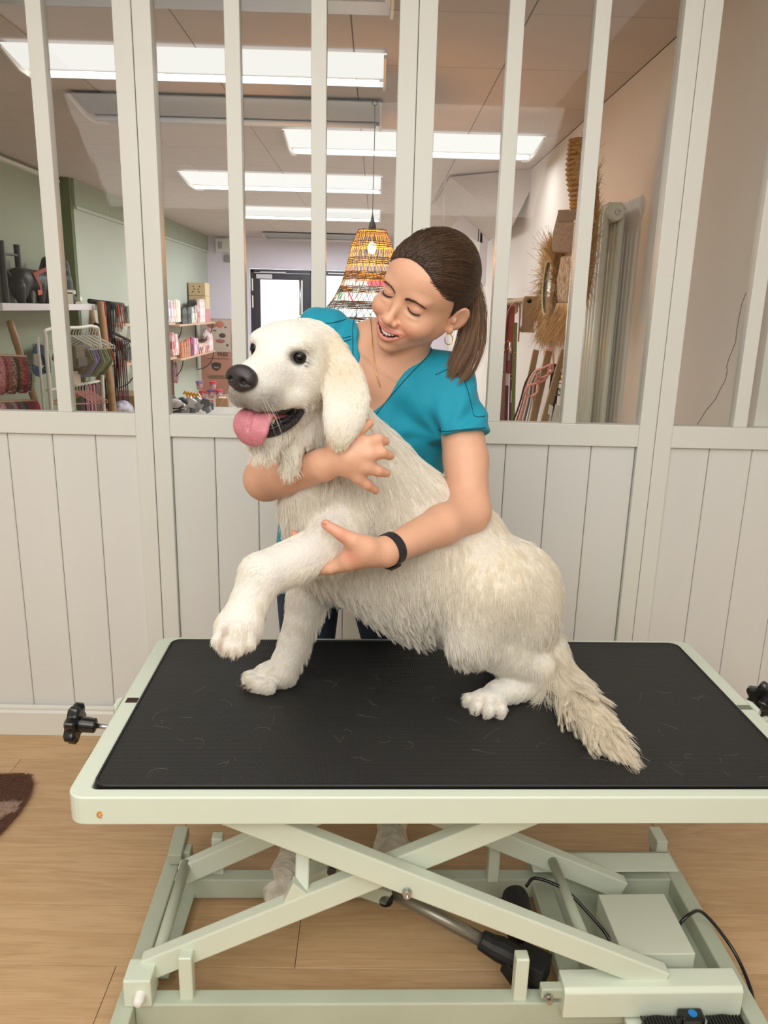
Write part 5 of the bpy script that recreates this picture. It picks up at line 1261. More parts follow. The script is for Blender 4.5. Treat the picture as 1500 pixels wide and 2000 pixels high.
# ================================================================== the shop: lamps
rs = random.Random(5); rnp = np.random.default_rng(21)
M_LENS = emit_mat('lit_reflector', (255, 250, 246), 0.95); M_TUBE = emit_mat('lit_tube', (255, 253, 250), 5.0)
M_FIX = mat('fixture_enamel', (215, 212, 206), 0.45); M_FIXG = mat('fixture_grey_reflector', (150, 146, 142), 0.4, metal=0.3); M_TUBEOFF = mat('unlit_tube', (225, 225, 230), 0.25)
def fixture(x0, x1, y0, y1, lit, label, power=0):
    t = thing('ceiling_light', label, 'light', ((x0 + x1) / 2, (y0 + y1) / 2, HC), 0, 'ceiling lights of the shop')
    L_ = (x1 - x0) / 2; h = (y1 - y0) / 2; m = M_LENS if lit else M_FIXG
    mb = MB().box(-L_, L_, -h * 0.35, h * 0.35, -0.025, 0.0); mb.build('housing', M_FIX, t, bevel=0.004)
    for s_ in (-1, 1):
        MB().prism([(-L_, s_ * h * 0.16, -0.052), (-L_, s_ * h, -0.018), (-L_, s_ * h, -0.012), (-L_, s_ * h * 0.16, -0.046)], (2 * L_, 0, 0)).build('reflector', m, t)
    MB().tube([(-L_ + 0.03, 0, -0.062), (L_ - 0.03, 0, -0.062)], 0.013, 12).build('tube', M_TUBE if lit else M_TUBEOFF, t, smooth=True)
    for s_ in (-1, 1):
        MB().prism([(s_ * L_, -h, -0.012), (s_ * L_, -h, -0.03), (s_ * L_, -h * 0.3, -0.072), (s_ * L_, h * 0.3, -0.072), (s_ * L_, h, -0.03), (s_ * L_, h, -0.012)], (-s_ * 0.012, 0, 0)).build('end_cap', M_FIX, t, bevel=0.002)
    if power:
        area_lamp('tube_light', ((x0 + x1) / 2, (y0 + y1) / 2, HC - 0.085), x1 - x0 - 0.1, 0.12, power, (1, 0.97, 0.98))
fixture(-1.60, 0.035, 2.45, 3.03, 0, 'unlit ceiling light nearest the partition, only its edge in view')
fixture(-1.53, 0.018, 3.46, 3.93, 1, 'large lit ceiling light, nearest of the lit ones', 6)
fixture(-1.54, 0.004, 4.20, 4.80, 0, 'unlit grey ceiling light between the two nearest lit ones')
fixture(-0.57, 0.955, 4.88, 5.60, 1, 'lit ceiling light reaching over the stair underside', 9)
fixture(-1.56, 0.02, 6.45, 7.35, 1, 'lit ceiling light, third lit one from the partition', 32)
fixture(-1.56, 0.022, 8.55, 9.6, 1, 'lit ceiling light, fourth lit one from the partition', 42)
fixture(-1.62, -0.02, 11.4, 12.25, 0, 'unlit grey ceiling light just above the street door')
area_lamp('far_light', (-0.8, 11.0, HC - 0.08), 1.4, 0.4, 50, (0.96, 0.95, 1.0))

# wicker pendant lamp on its cord
M_WICK = mat('brown_wicker', (112, 92, 70), 0.85, bump=0.3, bscale=120); M_BULB = emit_mat('bulb', (255, 196, 110), 34.0)
LY = 4.1; lc_ = at(727, 455, LY); lt = thing('pendant_lamp', 'bell-shaped woven wicker pendant lamp, lit, hanging behind the glass', 'lamp', (lc_[0], LY, 0))
def wpt(r, a, z): return np.array([r * math.cos(a), r * math.sin(a), z])
Zp = [at(727, y, LY)[2] for y in (452, 478, 512, 540, 565, 590, 625, 650)]
Rp = [w_ / 2 / (FPX / LY * 0.985) for w_ in (52, 74, 86, 100, 118, 146, 196, 224)]
def lr(z): return float(np.interp(-z, [-q for q in Zp], Rp))
za, zb = Zp[0], Zp[-1]
for i in range(46):
    for sgn in (1, -1):
        if sgn == -1 and i % 2: continue
        pts = []
        for t in np.linspace(0, 1, 14):
            z = za + (zb - za) * t; tw_ = sgn * 1.25 * t if sgn == 1 else sgn * 0.9 * t
            pts.append(wpt(lr(z), i / 46 * 2 * math.pi + tw_, z))
        s_o = MB().tube(pts, 0.0012, 4, cap=False).build('wicker_strand', M_WICK, lt)
for (y0, y1) in ((450, 456), (474, 482), (505, 516), (532, 546), (561, 570), (590, 603), (622, 630)):
    za_, zb_ = at(727, y0, LY)[2], at(727, y1, LY)[2]; nr_ = max(2, int((za_ - zb_) / 0.0055))
    mb = MB()
    for j in range(nr_):
        z = za_ + (zb_ - za_) * j / max(1, nr_ - 1); r = lr(z) + 0.001
        mb.tube([wpt(r + 0.0015 * math.sin(9 * a + j * 3), a, z + 0.0012 * math.sin(13 * a + j)) for a in np.linspace(0, 2 * math.pi, 49)], 0.0026, 5, cap=False)
    mb.build('woven_band', M_WICK, lt)
MB().lathe([(Rp[0], Zp[0]), (0.02, Zp[0] + 0.006), (0.0, Zp[0] + 0.006)], seg=20).build('top_plate', M_WICK, lt)
MB().lathe([(0.020, Zp[0] + 0.004), (0.017, Zp[0] + 0.03), (0.010, Zp[0] + 0.05), (0.004, Zp[0] + 0.075), (0.0015, Zp[0] + 0.09)], seg=14).build('cord_cap', mat('grey_rubber', (92, 90, 92), 0.6), lt, smooth=True)
MB().tube([(0, 0, Zp[0] + 0.08), (0.003, 0, HC - 0.14), (0.0, 0, HC - 0.05)], 0.0022, 6).build('cord', mat('grey_cord', (70, 66, 62), 0.8), lt)
MB().tube([(0.012 * math.cos(a), 0, HC - 0.045 + 0.012 * math.sin(a)) for a in np.linspace(0, 9, 20)], 0.0025, 5).build('cord_knot', mat('grey_cord', (70, 66, 62), 0.8), lt)
MB().ball((0, 0, Zp[1] - 0.015), (0.021, 0.021, 0.030), 16, 12).build('bulb', M_BULB, lt, smooth=True)
pl = bpy.data.lights.new('bulb_light', 'POINT'); pl.energy = 20.0; pl.color = (1.0, 0.40, 0.07); pl.shadow_soft_size = 0.03; po = bpy.data.objects.new('bulb_light', pl); COL.objects.link(po); po.location = (lc_[0], LY, Zp[1] - 0.058)

# ------------------------------------------------------------------ street door, shop window, outside
M_DARKF = mat('dark_aluminium', (54, 52, 62), 0.4, metal=0.2)
fY = YF - 0.02
dr_ = tag(empty('door_1'), kind='structure')
X0, X1 = dx0, dx1
for a, b_ in ((X0, X0 + 0.055), (X1 - 0.055, X1)): MB().box(a, b_, fY, fY + 0.08, 0, dz).build('door_frame', M_DARKF, dr_, bevel=0.003)
MB().box(X0, X1, fY, fY + 0.08, dz - 0.05, dz).build('door_frame', M_DARKF, dr_, bevel=0.003)
leaf = MB().box(X0 + 0.058, X0 + 0.15, fY - 0.01, fY + 0.05, 0.02, dz - 0.055); leaf.box(X1 - 0.17, X1 - 0.058, fY - 0.01, fY + 0.05, 0.02, dz - 0.055); leaf.box(X0 + 0.15, X1 - 0.17, fY - 0.01, fY + 0.05, dz - 0.15, dz - 0.055); leaf.box(X0 + 0.15, X1 - 0.17, fY - 0.01, fY + 0.05, 0.02, 0.18)
lf_ = leaf.build('door_leaf', M_DARKF, dr_)
MB().box(X0 + 0.15, X1 - 0.17, fY + 0.015, fY + 0.025, 0.18, dz - 0.15).build('pane', GLASS, lf_)
MB().tube([(X1 - 0.20, fY - 0.05, 1.78), (X1 - 0.20, fY - 0.05, 0.95)], 0.018, 12).build('pull_bar', M_STEEL, lf_, smooth=True)
MB().box(X0 + 0.10, X0 + 0.34, fY - 0.05, fY - 0.01, dz - 0.14, dz - 0.075).build('door_closer', mat('closer', (205, 205, 212), 0.5), lf_, bevel=0.003)
MB().box(X0 + 0.16, X0 + 0.55, fY - 0.05, fY - 0.02, dz - 0.055, dz - 0.035).build('closer_arm', mat('closer', (205, 205, 212), 0.5), lf_)
for z0, z1 in ((1.52, 1.70), (1.27, 1.45), (0.3, 0.48)): MB().box(X0 + 0.025, X0 + 0.045, fY - 0.02, fY, z0, z1).build('hinge', M_WHITEP, dr_)
wn = tag(empty('window_shop_far'), kind='structure')
for a, b_ in ((X1 + 0.0, X1 + 0.06), (0.69, 0.75)): MB().box(a, b_, fY, fY + 0.08, 0, dz).build('window_frame', M_DARKF, wn, bevel=0.003)
MB().box(X1 + 0.06, 0.69, fY, fY + 0.08, dz - 0.07, dz).build('window_frame', M_DARKF, wn, bevel=0.003)
MB().box(X1 + 0.06, 0.69, fY, fY + 0.08, 0, 0.4).build('window_sill', M_DARKF, wn)
MB().box(X1 + 0.06, 0.69, fY + 0.02, fY + 0.03, 0.4, dz - 0.07).build('pane', GLASS, wn)
MB().box(-0.76, -0.3, fY - 0.05, fY - 0.02, dz - 0.05, dz - 0.03).build('closer_arm', mat('closer', (205, 205, 212), 0.5), wn)
st_ = tag(MB().box(-8, 8, YF + 0.1, 26, -0.1, -0.02).build('street', mat('street_paving', (190, 188, 184), 0.8, var=0.1)), kind='structure')
fc_ = tag(MB().box(-9, 9, 20, 20.4, 0, 7).build('wall_street', mat('street_facade', (235, 235, 232), 0.8, var=0.05, scale=1)), kind='structure')
sg = thing('street_sign', 'red and green lettered board seen through the far shop window', 'sign', (-0.72, YF + 2.0, 0))
MB().box(0.0, 1.3, 0, 0.03, 0.6, 2.0).build('board', mat('sign_board', (238, 240, 238), 0.6), sg)
for x_ in (0.1, 1.15): MB().box(x_, x_ + 0.06, 0.03, 0.07, 0.0, 1.9).build('post', M_DARKF, sg)
for (a, b_), c in (((( 0.12, 1.78), (0.20, 1.88)), (120, 190, 150)), (((0.34, 1.74), (0.36, 1.9)), (216, 60, 96)), (((0.36, 1.88), (0.50, 1.9)), (216, 60, 96)), (((0.47, 1.78), (0.5, 1.9)), (216, 60, 96)), (((0.02, 1.45), (0.08, 1.6)), (120, 190, 150)), (((0.02, 1.40), (0.3, 1.42)), (120, 190, 150))):
    MB().box(a[0], b_[0], -0.01, 0, a[1], b_[1]).build('stroke', mat('sign_ink_%d' % c[0], c, 0.6), sg)
MB().bar((0.16, -0.005, 1.66), (0.34, -0.005, 1.30), 0.01, 0.02).build('stroke', mat('sign_ink_216', (216, 60, 96), 0.6), sg)
MB().bar((0.55, -0.005, 1.75), (1.15, -0.005, 1.75), 0.01, 0.14).build('stroke', mat('sign_ink_216', (216, 60, 96), 0.6), sg)
tag(MB().box(-2.9, -2.45, YF + 4.0, YF + 4.4, 0, 1.45).lathe([(0.1, 1.45), (0.1, 1.6), (0, 1.65)], c=(-2.68, YF + 4.2, 0)).build('pillar_box', mat('red_post', (196, 92, 96), 0.6), bevel=0.03), 'blurred red post standing in the street beyond the door', 'post')
# goods beside the door
o = at(585, 625, 10.2)
M_SILVER = mat('silver_foil', (188, 192, 198), 0.35, metal=0.5, bump=0.5, bscale=20)
b_ = thing('foil_bag', 'tall silver sack with a round emblem standing by the street door', 'bag', (o[0], 10.2, 0.9))
MB().prism([(-0.09, 0, -0.895), (0.10, 0, -0.895), (0.13, 0, 0.16), (0.06, 0, 0.24), (0.0, 0, 0.30), (-0.05, 0, 0.22), (-0.12, 0, 0.12)], (0, 0.06, 0)).build('pouch', M_SILVER, b_, bevel=0.02)
MB().tube([(0.02 + 0.05 * math.cos(a), -0.003, 0.08 + 0.05 * math.sin(a)) for a in np.linspace(0, 2 * math.pi, 20)], 0.004, 5, cap=False).build('emblem', M_DARKF, b_)
b_ = thing('seagrass_basket', 'tall rough woven basket beside the silver sack', 'basket', (o[0] + 0.16, 10.3, 0.95))
MB().lathe([(0.08, -0.945), (0.10, 0.05), (0.11, 0.20), (0.09, 0.26), (0.08, 0.25), (0.09, 0.05), (0.0, -0.05)], seg=16).build('bowl', mat('rough_straw', (170, 140, 110), 0.9, var=0.5, scale=30, bump=0.8, bscale=40), b_)

# fuse box and its grey cover on the far wall
t = thing('fuse_box', 'white electric meter box high on the far white wall', 'meter box', (-2.36, YF - 0.06, 2.17))
MB().box(-0.10, 0.10, 0, 0.06, -0.10, 0.10).build('cover', mat('meter_white', (224, 224, 218), 0.5), t, bevel=0.006); MB().box(-0.06, 0.0, -0.006, 0, -0.05, 0.05).build('dial_window', mat('meter_grey', (170, 168, 166), 0.4), t)
tag(MB().box(-2.33, -2.2, YF - 0.05, YF, 1.93, 2.03).build('junction_box', mat('junction_grey', (150, 150, 152), 0.6), bevel=0.004), 'small grey junction box just under the meter box', 'junction box')

# ------------------------------------------------------------------ left wall: floating shelf with dog mannequins
sx = -2.42
tag(MB().box(-2.70, sx, 5.2, 6.95, 1.228, 1.276).build('floating_shelf', mat('shelf_white', (226, 222, 226), 0.5), bevel=0.003), 'thick white floating shelf on the green wall carrying black dog mannequins', 'shelf')
M_MANN = mat('black_leatherette', (38, 38, 40), 0.5)
SH_Z = 1.276
t = thing('ladder_frame', 'black tube frame standing at the near end of the floating shelf', 'display frame', (-2.5, 5.2, SH_Z))
def rel(o_, q): return np.array(q) - np.array(o_.location)
p1 = atx(3, 470, -2.50); p1b = atx(12, 588, -2.50); p2 = atx(33, 478, -2.62); p2b = atx(42, 586, -2.62)
p1[2] = max(p1[2], 1.5)
for a, b2 in ((p1, p1b), (p2, p2b)):
    b2 = np.array([b2[0], b2[1], SH_Z + 0.002]); a = np.array([b2[0], b2[1], a[2]])
    MB().tube([rel(t, a), rel(t, b2)], 0.022, 12).build('upright', M_MANN, t, smooth='auto')
a = atx(10, 497, -2.50); b2 = atx(36, 499, -2.62); MB().tube([rel(t, [-2.50, 5.23, a[2]]), rel(t, [-2.62, b2[1], b2[2]])], 0.009, 8).build('rung', mat('grey_metal_dull', (110, 110, 112), 0.4, metal=0.5), t)
# mannequin: barrel, rump, legs, docked tail
def mx_(px, py, x=-2.55): return atx(px, py, x)
mn = SDF(); mn.cone(mx_(35, 545), mx_(85, 548), 0.080, 0.070, 0.04); mn.ell(mx_(38, 560), (0.06, 0.09, 0.10), 0.03)
mn.cone(mx_(35, 560, -2.51), mx_(42, 588, -2.51), 0.052, 0.030, 0.02); mn.cone(mx_(45, 560, -2.60), mx_(58, 588, -2.60), 0.048, 0.028, 0.02)
mn.cone(mx_(80, 560, -2.51), mx_(80, 588, -2.51), 0.040, 0.028, 0.02); mn.cone(mx_(88, 560, -2.60), mx_(90, 588, -2.60), 0.040, 0.028, 0.02)
mn.cone(mx_(20, 538), mx_(13, 528), 0.014, 0.010, 0.02); mn.cone(mx_(88, 540), mx_(92, 512), 0.055, 0.045, 0.03)
a, q = mn.mesh((-2.75, 4.9, 1.2), (-2.35, 6.6, 1.75), 0.012, smooth=1); a[:, 2] = np.maximum(a[:, 2], SH_Z + 0.001)
mo = mesh_obj('dog_mannequin', a, q, M_MANN); tag(mo, 'headless black dog mannequin in a red harness on the floating shelf', 'mannequin')
hz = thing('dog_harness', 'red strap harness worn by the headless black mannequin', 'harness', mx_(72, 550, -2.5))
M_REDH = mat('red_webbing', (160, 70, 50), 0.7, var=0.4, scale=60)
C = [mx_(56, 530, -2.62), mx_(62, 531, -2.50), mx_(70, 541, -2.465), mx_(78, 555, -2.460), mx_(80, 566, -2.462), mx_(78, 576, -2.475)]
MB().ribbon([rel(hz, c) for c in spline(C, 5)], 0.035, 0.004, (0, 1, 0)).build('girth_strap', M_REDH, hz)
MB().ribbon([rel(hz, c) for c in spline([mx_(66, 537, -2.475), mx_(76, 532, -2.48), mx_(90, 526, -2.50)], 5)], 0.03, 0.004, (0, 0.3, 1)).build('neck_strap', M_REDH, hz)
MB().prism([rel(hz, mx_(73, 566, -2.455)), rel(hz, mx_(82, 567, -2.455)), rel(hz, mx_(82, 575, -2.455)), rel(hz, mx_(74, 577, -2.455))], (0.004, 0, 0)).build('side_patch', mat('orange_patch', (186, 84, 40), 0.6), hz)
tag(MB().box(-2.66, -2.60, 5.62, 5.77, SH_Z + 0.19, SH_Z + 0.29).build('price_card', mat('grey_card', (112, 116, 104), 0.7), bevel=0.002), 'grey card propped behind the headless mannequin', 'card')
mn = SDF(); mn.cone(mx_(124, 520), mx_(125, 585), 0.045, 0.088, 0.03); mn.cone(mx_(122, 512), mx_(122, 500), 0.040, 0.014, 0.02); mn.cone(mx_(118, 550), mx_(118, 590), 0.09, 0.075, 0.03)
a, q = mn.mesh((-2.75, 5.8, 1.2), (-2.35, 7.0, 1.85), 0.012, smooth=1); a[:, 2] = np.maximum(a[:, 2], SH_Z + 0.001)
mo = mesh_obj('dog_mannequin', a, q, M_MANN); tag(mo, 'upright black mannequin neck with a pink bandana at the far end of the shelf', 'mannequin')
bd = thing('bandana', 'pink patterned bandana round the neck of the upright mannequin', 'bandana', mx_(121, 550, -2.48))
MB().prism([rel(bd, mx_(117, 533, -2.45)), rel(bd, mx_(126, 540, -2.452)), rel(bd, mx_(130, 565, -2.455)), rel(bd, mx_(120, 570, -2.45))], (-0.006, 0, 0)).build('cloth', mat('pink_pattern', (214, 140, 130), 0.8, rgb2=(120, 90, 120), scale=60), bd)
for px0, px1, y0, y1, lab, c in ((131, 142, 568, 591, 'rolled beige leash pack standing beside the upright mannequin', (168, 160, 138)), (131, 148, 566, 574, 'folded beige bow lying across the beige leash pack', (186, 180, 160)), (148, 160, 587, 592, 'flat beige box at the far end of the floating shelf', (172, 166, 146)), (157, 161, 580, 587, 'tiny white tag standing on the flat beige box', (236, 236, 232))):
    a = atx(px0, y1, -2.46); b2 = atx(px1, y0, -2.46); z0 = SH_Z + (0.0 if y1 > 590 else b2[2] - SH_Z - abs(b2[2] - a[2]) if False else max(0, a[2] - SH_Z))
    tag(MB().box(-2.52, -2.46, a[1], b2[1], z0, z0 + abs(at(0, y0, b2[1])[2] - at(0, y1, b2[1])[2])).build('gift_box', mat('card_%d' % c[0], c, 0.6), bevel=0.003), lab, 'box')

# ------------------------------------------------------------------ bamboo ladders, collars, leads
M_BAMB = mat('bamboo', (166, 130, 86), 0.5, var=0.25, scale=18, bump=0.2, bscale=50)
def pole(o_, a, b2, r, name='rail'):
    a = np.array(a); b2 = np.array(b2); n = 26; pts = [a + (b2 - a) * i / n for i in range(n + 1)]; rr = [r * (1.10 if i % 6 == 3 else 1.0) for i in range(n + 1)]
    return MB().tube([rel(o_, q_) for q_ in pts], rr, 12).build(name, M_BAMB, o_, smooth=True)
lad = thing('bamboo_ladder', 'bamboo ladder leaning on the green wall with rows of patterned collars', 'ladder', (-2.35, 5.2, 0))
a = atx(19, 628, -2.52); b2 = atx(75, 806, -2.30); d_ = (b2 - a); pole(lad, a, a + d_ * 1.75, 0.024)
a2 = a + np.array([0, -0.62, 0]); b3 = a2 + d_ * 1.75; pole(lad, a2, b3, 0.024)
def collar(i, c, R, w_, col, pat, row):
    o_ = thing('dog_collar', row, 'collar', c, -0.9, 'collars on the bamboo ladder')
    pts = [(R * 0.96 * math.sin(an), 0.004 * math.sin(an * 2), -R * 1.15 + R * 1.15 * math.cos(an)) for an in np.linspace(0, 2 * math.pi, 22)]
    MB().ribbon(pts, w_, 0.004, (0.1, 1, 0)).build('strap', mat('collar_%d_%d_%d' % col, col, 0.7, rgb2=pat, scale=70), o_)
    MB().box(-0.014, 0.014, -w_ * 0.55, w_ * 0.55, -2.3 * R - 0.006, -2.3 * R + 0.008).build('buckle', M_STEEL, o_)
    return o_
cols = [((150, 96, 100), (210, 140, 140)), ((104, 40, 44), (150, 96, 90)), ((120, 60, 66), (190, 120, 110)), ((92, 34, 40), (176, 170, 150)), ((90, 50, 48), (60, 60, 62)), ((170, 128, 56), (90, 44, 40)), ((78, 30, 36), (196, 70, 96)), ((50, 44, 44), (120, 130, 120))]
colnames = ['pink', 'dark red', 'rose and brown', 'maroon and beige', 'brown', 'yellow and brown', 'maroon with pink diamonds', 'dark grey green']
for i, (c, pt_) in enumerate(cols):
    q = atx(-8 + 7.6 * i, 697 + i * 0.2, -2.34); collar(i, q, 0.10 - 0.004 * (i % 3), 0.044, c, pt_, colnames[i] + ' collar in the upper row on the bamboo ladder')
rg = atx(-10, 694, -2.37); rg2 = atx(50, 697, -2.37); MB().tube([rel(lad, rg), rel(lad, rg2)], 0.012, 8).build('rung', M_BAMB, lad)
low = [((150, 70, 80), (200, 170, 170), 'dusty rose'), ((96, 40, 44), (140, 90, 90), 'maroon'), ((60, 56, 56), (120, 110, 110), 'charcoal'), ((170, 160, 150), (120, 100, 100), 'beige'), ((50, 40, 42), (140, 50, 60), 'black and red'), ((40, 50, 46), (90, 110, 100), 'dark green'), ((70, 62, 40), (40, 40, 40), 'olive'), ((150, 40, 56), (80, 30, 40), 'crimson'), ((60, 30, 34), (110, 60, 60), 'dark brown'), ((206, 60, 96), (150, 40, 70), 'bright pink')]
for i, (c, pt_, nm) in enumerate(low):
    q = atx(-2 + 7.4 * i, 788 - 0.4 * i, -2.30); collar(i, q, 0.085, 0.044, c, pt_, nm + ' collar in the lower row on the bamboo ladder')
rg = atx(-10, 786, -2.33); rg2 = atx(66, 783, -2.33); MB().tube([rel(lad, rg), rel(lad, rg2)], 0.012, 8).build('rung', M_BAMB, lad)
t = thing('harness_on_card', 'blue dog harness on a beige card hanging on the green wall', 'harness', atx(82, 700, -2.62))
MB().prism([rel(t, atx(66, 672, -2.62)), rel(t, atx(92, 665, -2.62)), rel(t, atx(92, 714, -2.62)), rel(t, atx(66, 713, -2.62))], (-0.01, 0, 0)).build('card', mat('beige_card', (150, 142, 124), 0.8), t)
MB().ribbon([rel(t, c) for c in spline([atx(67, 680, -2.6), atx(84, 684, -2.6), atx(91, 700, -2.6), atx(92, 722, -2.6), atx(80, 728, -2.6), atx(70, 722, -2.6), atx(70, 714, -2.6)], 6)], 0.07, 0.008, (0.2, 1, 0.3)).build('harness', mat('slate_blue_mesh', (52, 76, 104), 0.8), t)

# clothes rack with hangers
M_RACK = mat('rack_white', (222, 222, 214), 0.4)
rk = thing('clothes_rack', 'white tube clothes rack with two tiers of small hangers', 'clothes rack', (-2.2, 5.9, 0))
RX = -2.20
pL = atx(92, 700, RX); zt = 1.12; zT = atx(150, 640, RX)[2]
C = spline([(RX, pL[1], 0.0), (RX, pL[1], 0.6), (RX, pL[1], zT - 0.08), (RX, pL[1] + 0.05, zT), (RX, 5.9, zT), (RX, atx(186, 640, RX)[1] - 0.04, zT), (RX, atx(193, 650, RX)[1], zT - 0.08), (RX, atx(193, 650, RX)[1], 0.5), (RX, atx(193, 650, RX)[1], 0.0)], 8)
MB().tube([rel(rk, c) for c in C], 0.013, 10).build('frame', M_RACK, rk, smooth=True)
MB().tube([rel(rk, (RX - 0.02, pL[1], atx(140, 752, RX)[2])), rel(rk, (RX - 0.02, atx(193, 650, RX)[1], atx(186, 748, RX)[2]))], 0.010, 8).build('lower_rail', M_RACK, rk)
MB().tube([rel(rk, (RX - 0.06, pL[1] + 0.02, 0)), rel(rk, (RX - 0.06, pL[1] + 0.02, zT - 0.05))], 0.010, 8).build('frame', M_RACK, rk)
def hanger(px, py, x, garment, col, lab, wd=0.15, grp='hangers on the white rack', ln_=0.16):
    q = atx(px, py, x); o_ = thing('hanger', lab, 'hanger', q, 0.35, grp)
    MB().tube([(0, 0, 0.0), (0.012, 0, 0.022), (0.0, 0, 0.04), (-0.014, 0, 0.025)][::-1] + [(0, 0, -0.02)], 0.0028, 5).build('hook', M_RACK, o_)
    MB().tube([(0, 0, -0.02), (wd, 0, -0.10), (wd * 1.02, 0, -0.115), (wd * 0.8, 0, -0.12), (-wd * 0.8, 0, -0.12), (-wd * 1.02, 0, -0.115), (-wd, 0, -0.10), (0, 0, -0.02)], 0.0042, 6).build('shoulder_bar', M_RACK if garment != 'pink' else mat('pink_hanger', (206, 150, 144), 0.5), o_)
    if garment in ('vest', 'box'):
        mb = MB(); mb.prism([(-wd * 0.8, -0.012, -0.115), (wd * 0.8, -0.012, -0.115), (wd * 1.0, -0.02, -0.115 - ln_ * 0.5), (wd * 0.5, -0.02, -0.115 - ln_), (-wd * 0.5, -0.02, -0.115 - ln_), (-wd, -0.012, -0.115 - ln_ * 0.5)], (0, 0.022, 0))
        mb.build('garment', mat('cloth_%d_%d' % (col[0], col[2]), col, 0.85, var=0.3, scale=20, bump=0.4, bscale=25), o_, bevel=0.008)
names = ['taupe', 'taupe', 'lilac checked', 'lilac checked', 'slate violet', 'sage green', 'sage green', 'pale green', 'moss green', 'rust red']
gc = [(132, 122, 104), (126, 116, 100), (142, 144, 172), (134, 136, 166), (110, 104, 130), (142, 152, 116), (134, 146, 108), (150, 160, 124), (112, 128, 92), (176, 84, 60)]
pos_ = ['at the near end of', 'second on', 'third on', 'fourth on', 'fifth on', 'sixth on', 'seventh on', 'eighth on', 'ninth on', 'at the far end of']
for i in range(10):
    hanger(137 + 5.4 * i, 649 + (i % 2), RX, 'vest', gc[i], names[i] + ' dog vest on a hanger ' + pos_[i] + ' the upper rail', 0.14, ln_=0.15 + 0.03 * (i % 3))
for i in range(7):
    hanger(139 + 5.6 * i, 757, RX, 'pink', (210, 150, 146), ['near', 'second', 'third', 'fourth', 'fifth', 'sixth', 'seventh'][i] + ' pink hanger on the lower rail of the white rack', 0.13)
t = thing('shoulder_bag', 'taupe fabric bag hanging at the near end of the white rack', 'bag', atx(145, 690, RX + 0.05))
MB().box(-0.05, 0.05, -0.10, 0.08, -0.10, 0.06).build('pouch', mat('taupe_fabric', (118, 106, 88), 0.85, var=0.2), t, bevel=0.012); MB().box(0.05, 0.062, -0.10, 0.08, -0.09, -0.03).build('front_flap', mat('taupe_dark', (92, 84, 74), 0.8), t, bevel=0.004)
tag(MB().box(-2.2, -2.18, atx(140, 740, -2.18)[1], atx(158, 740, -2.18)[1], atx(150, 751, -2.18)[2], atx(150, 724, -2.18)[2]).build('size_card', mat('card_white', (196, 186, 172), 0.8), bevel=0.002), 'pale size card hanging under the taupe bag', 'card')
sc = [((120, 120, 124), 'grey'), ((205, 110, 140), 'rose pink'), ((60, 54, 60), 'charcoal'), ((212, 140, 160), 'light pink'), ((110, 50, 66), 'wine red'), ((200, 150, 150), 'dusty pink'), ((90, 84, 92), 'slate'), ((170, 130, 130), 'mauve'), ((120, 96, 96), 'brown grey')]
for i, (c, nm) in enumerate(sc):
    q = atx(162 + 3.4 * i, 746 + 0.3 * i, -2.25); o_ = thing('webbing_lead', nm + ' webbing lead folded over the lower rail of the rack', 'leash', q, 0, 'webbing leads on the rack')
    MB().ribbon([(-0.02, 0, -0.5), (-0.018, 0, -0.02), (0, 0, 0.006), (0.018, 0, -0.02), (0.02, 0, -0.52)], 0.024, 0.004, (0, 1, 0)).build('webbing', mat('web_%d_%d' % (c[0], c[1]), c, 0.8, var=0.3, scale=50), o_)

# second bamboo ladder with leads, further along
lad2 = thing('bamboo_ladder', 'second bamboo ladder hung with red and black leads beside the rack', 'ladder', (-2.3, 6.7, 0))
a = atx(195, 590, -2.36); b2 = atx(222, 806, -2.22); pole(lad2, a, a + (b2 - a) * 1.4, 0.030)
a = atx(177, 600, -2.60); b2 = atx(190, 700, -2.52); pole(lad2, a, a + (b2 - a) * 2.4, 0.028)
MB().tube([rel(lad2, atx(174, 588, -2.44)), rel(lad2, atx(240, 596, -2.30))], 0.020, 8).build('rung', mat('dark_rung', (34, 30, 30), 0.6), lad2, smooth=True)
MB().tube([rel(lad2, atx(185, 632, -2.50)), rel(lad2, atx(258, 668, -2.30))], 0.014, 8).build('rung', mat('dark_rung', (34, 30, 30), 0.6), lad2, smooth=True)
ld = [(199, 592, 700, (208, 62, 36), 'bright red'), (202, 592, 690, (214, 74, 48), 'orange red'), (206, 593, 660, (34, 28, 34), 'thin black'), (209, 593, 700, (40, 36, 48), 'violet black'), (212, 593, 760, (22, 22, 22), 'long black'), (216, 593, 720, (30, 30, 32), 'medium black'), (220, 594, 640, (60, 62, 52), 'olive camouflage'), (224, 594, 640, (86, 84, 66), 'khaki'), (228, 595, 642, (200, 70, 46), 'orange and grey'), (232, 595, 636, (90, 92, 76), 'grey green'), (236, 596, 630, (150, 60, 44), 'rust'),
      (224, 664, 800, (84, 28, 34), 'dark maroon'), (228, 664, 804, (104, 34, 36), 'brick'), (232, 665, 790, (60, 24, 28), 'dark wine'), (236, 666, 798, (92, 40, 44), 'brown red'), (240, 667, 806, (70, 28, 32), 'burgundy'), (245, 668, 700, (92, 96, 92), 'grey'), (249, 668, 702, (70, 74, 72), 'dark grey'),
      (204, 730, 806, (110, 44, 44), 'brick patterned'), (208, 740, 806, (52, 34, 52), 'dark violet'), (212, 750, 806, (30, 40, 44), 'dark teal')]
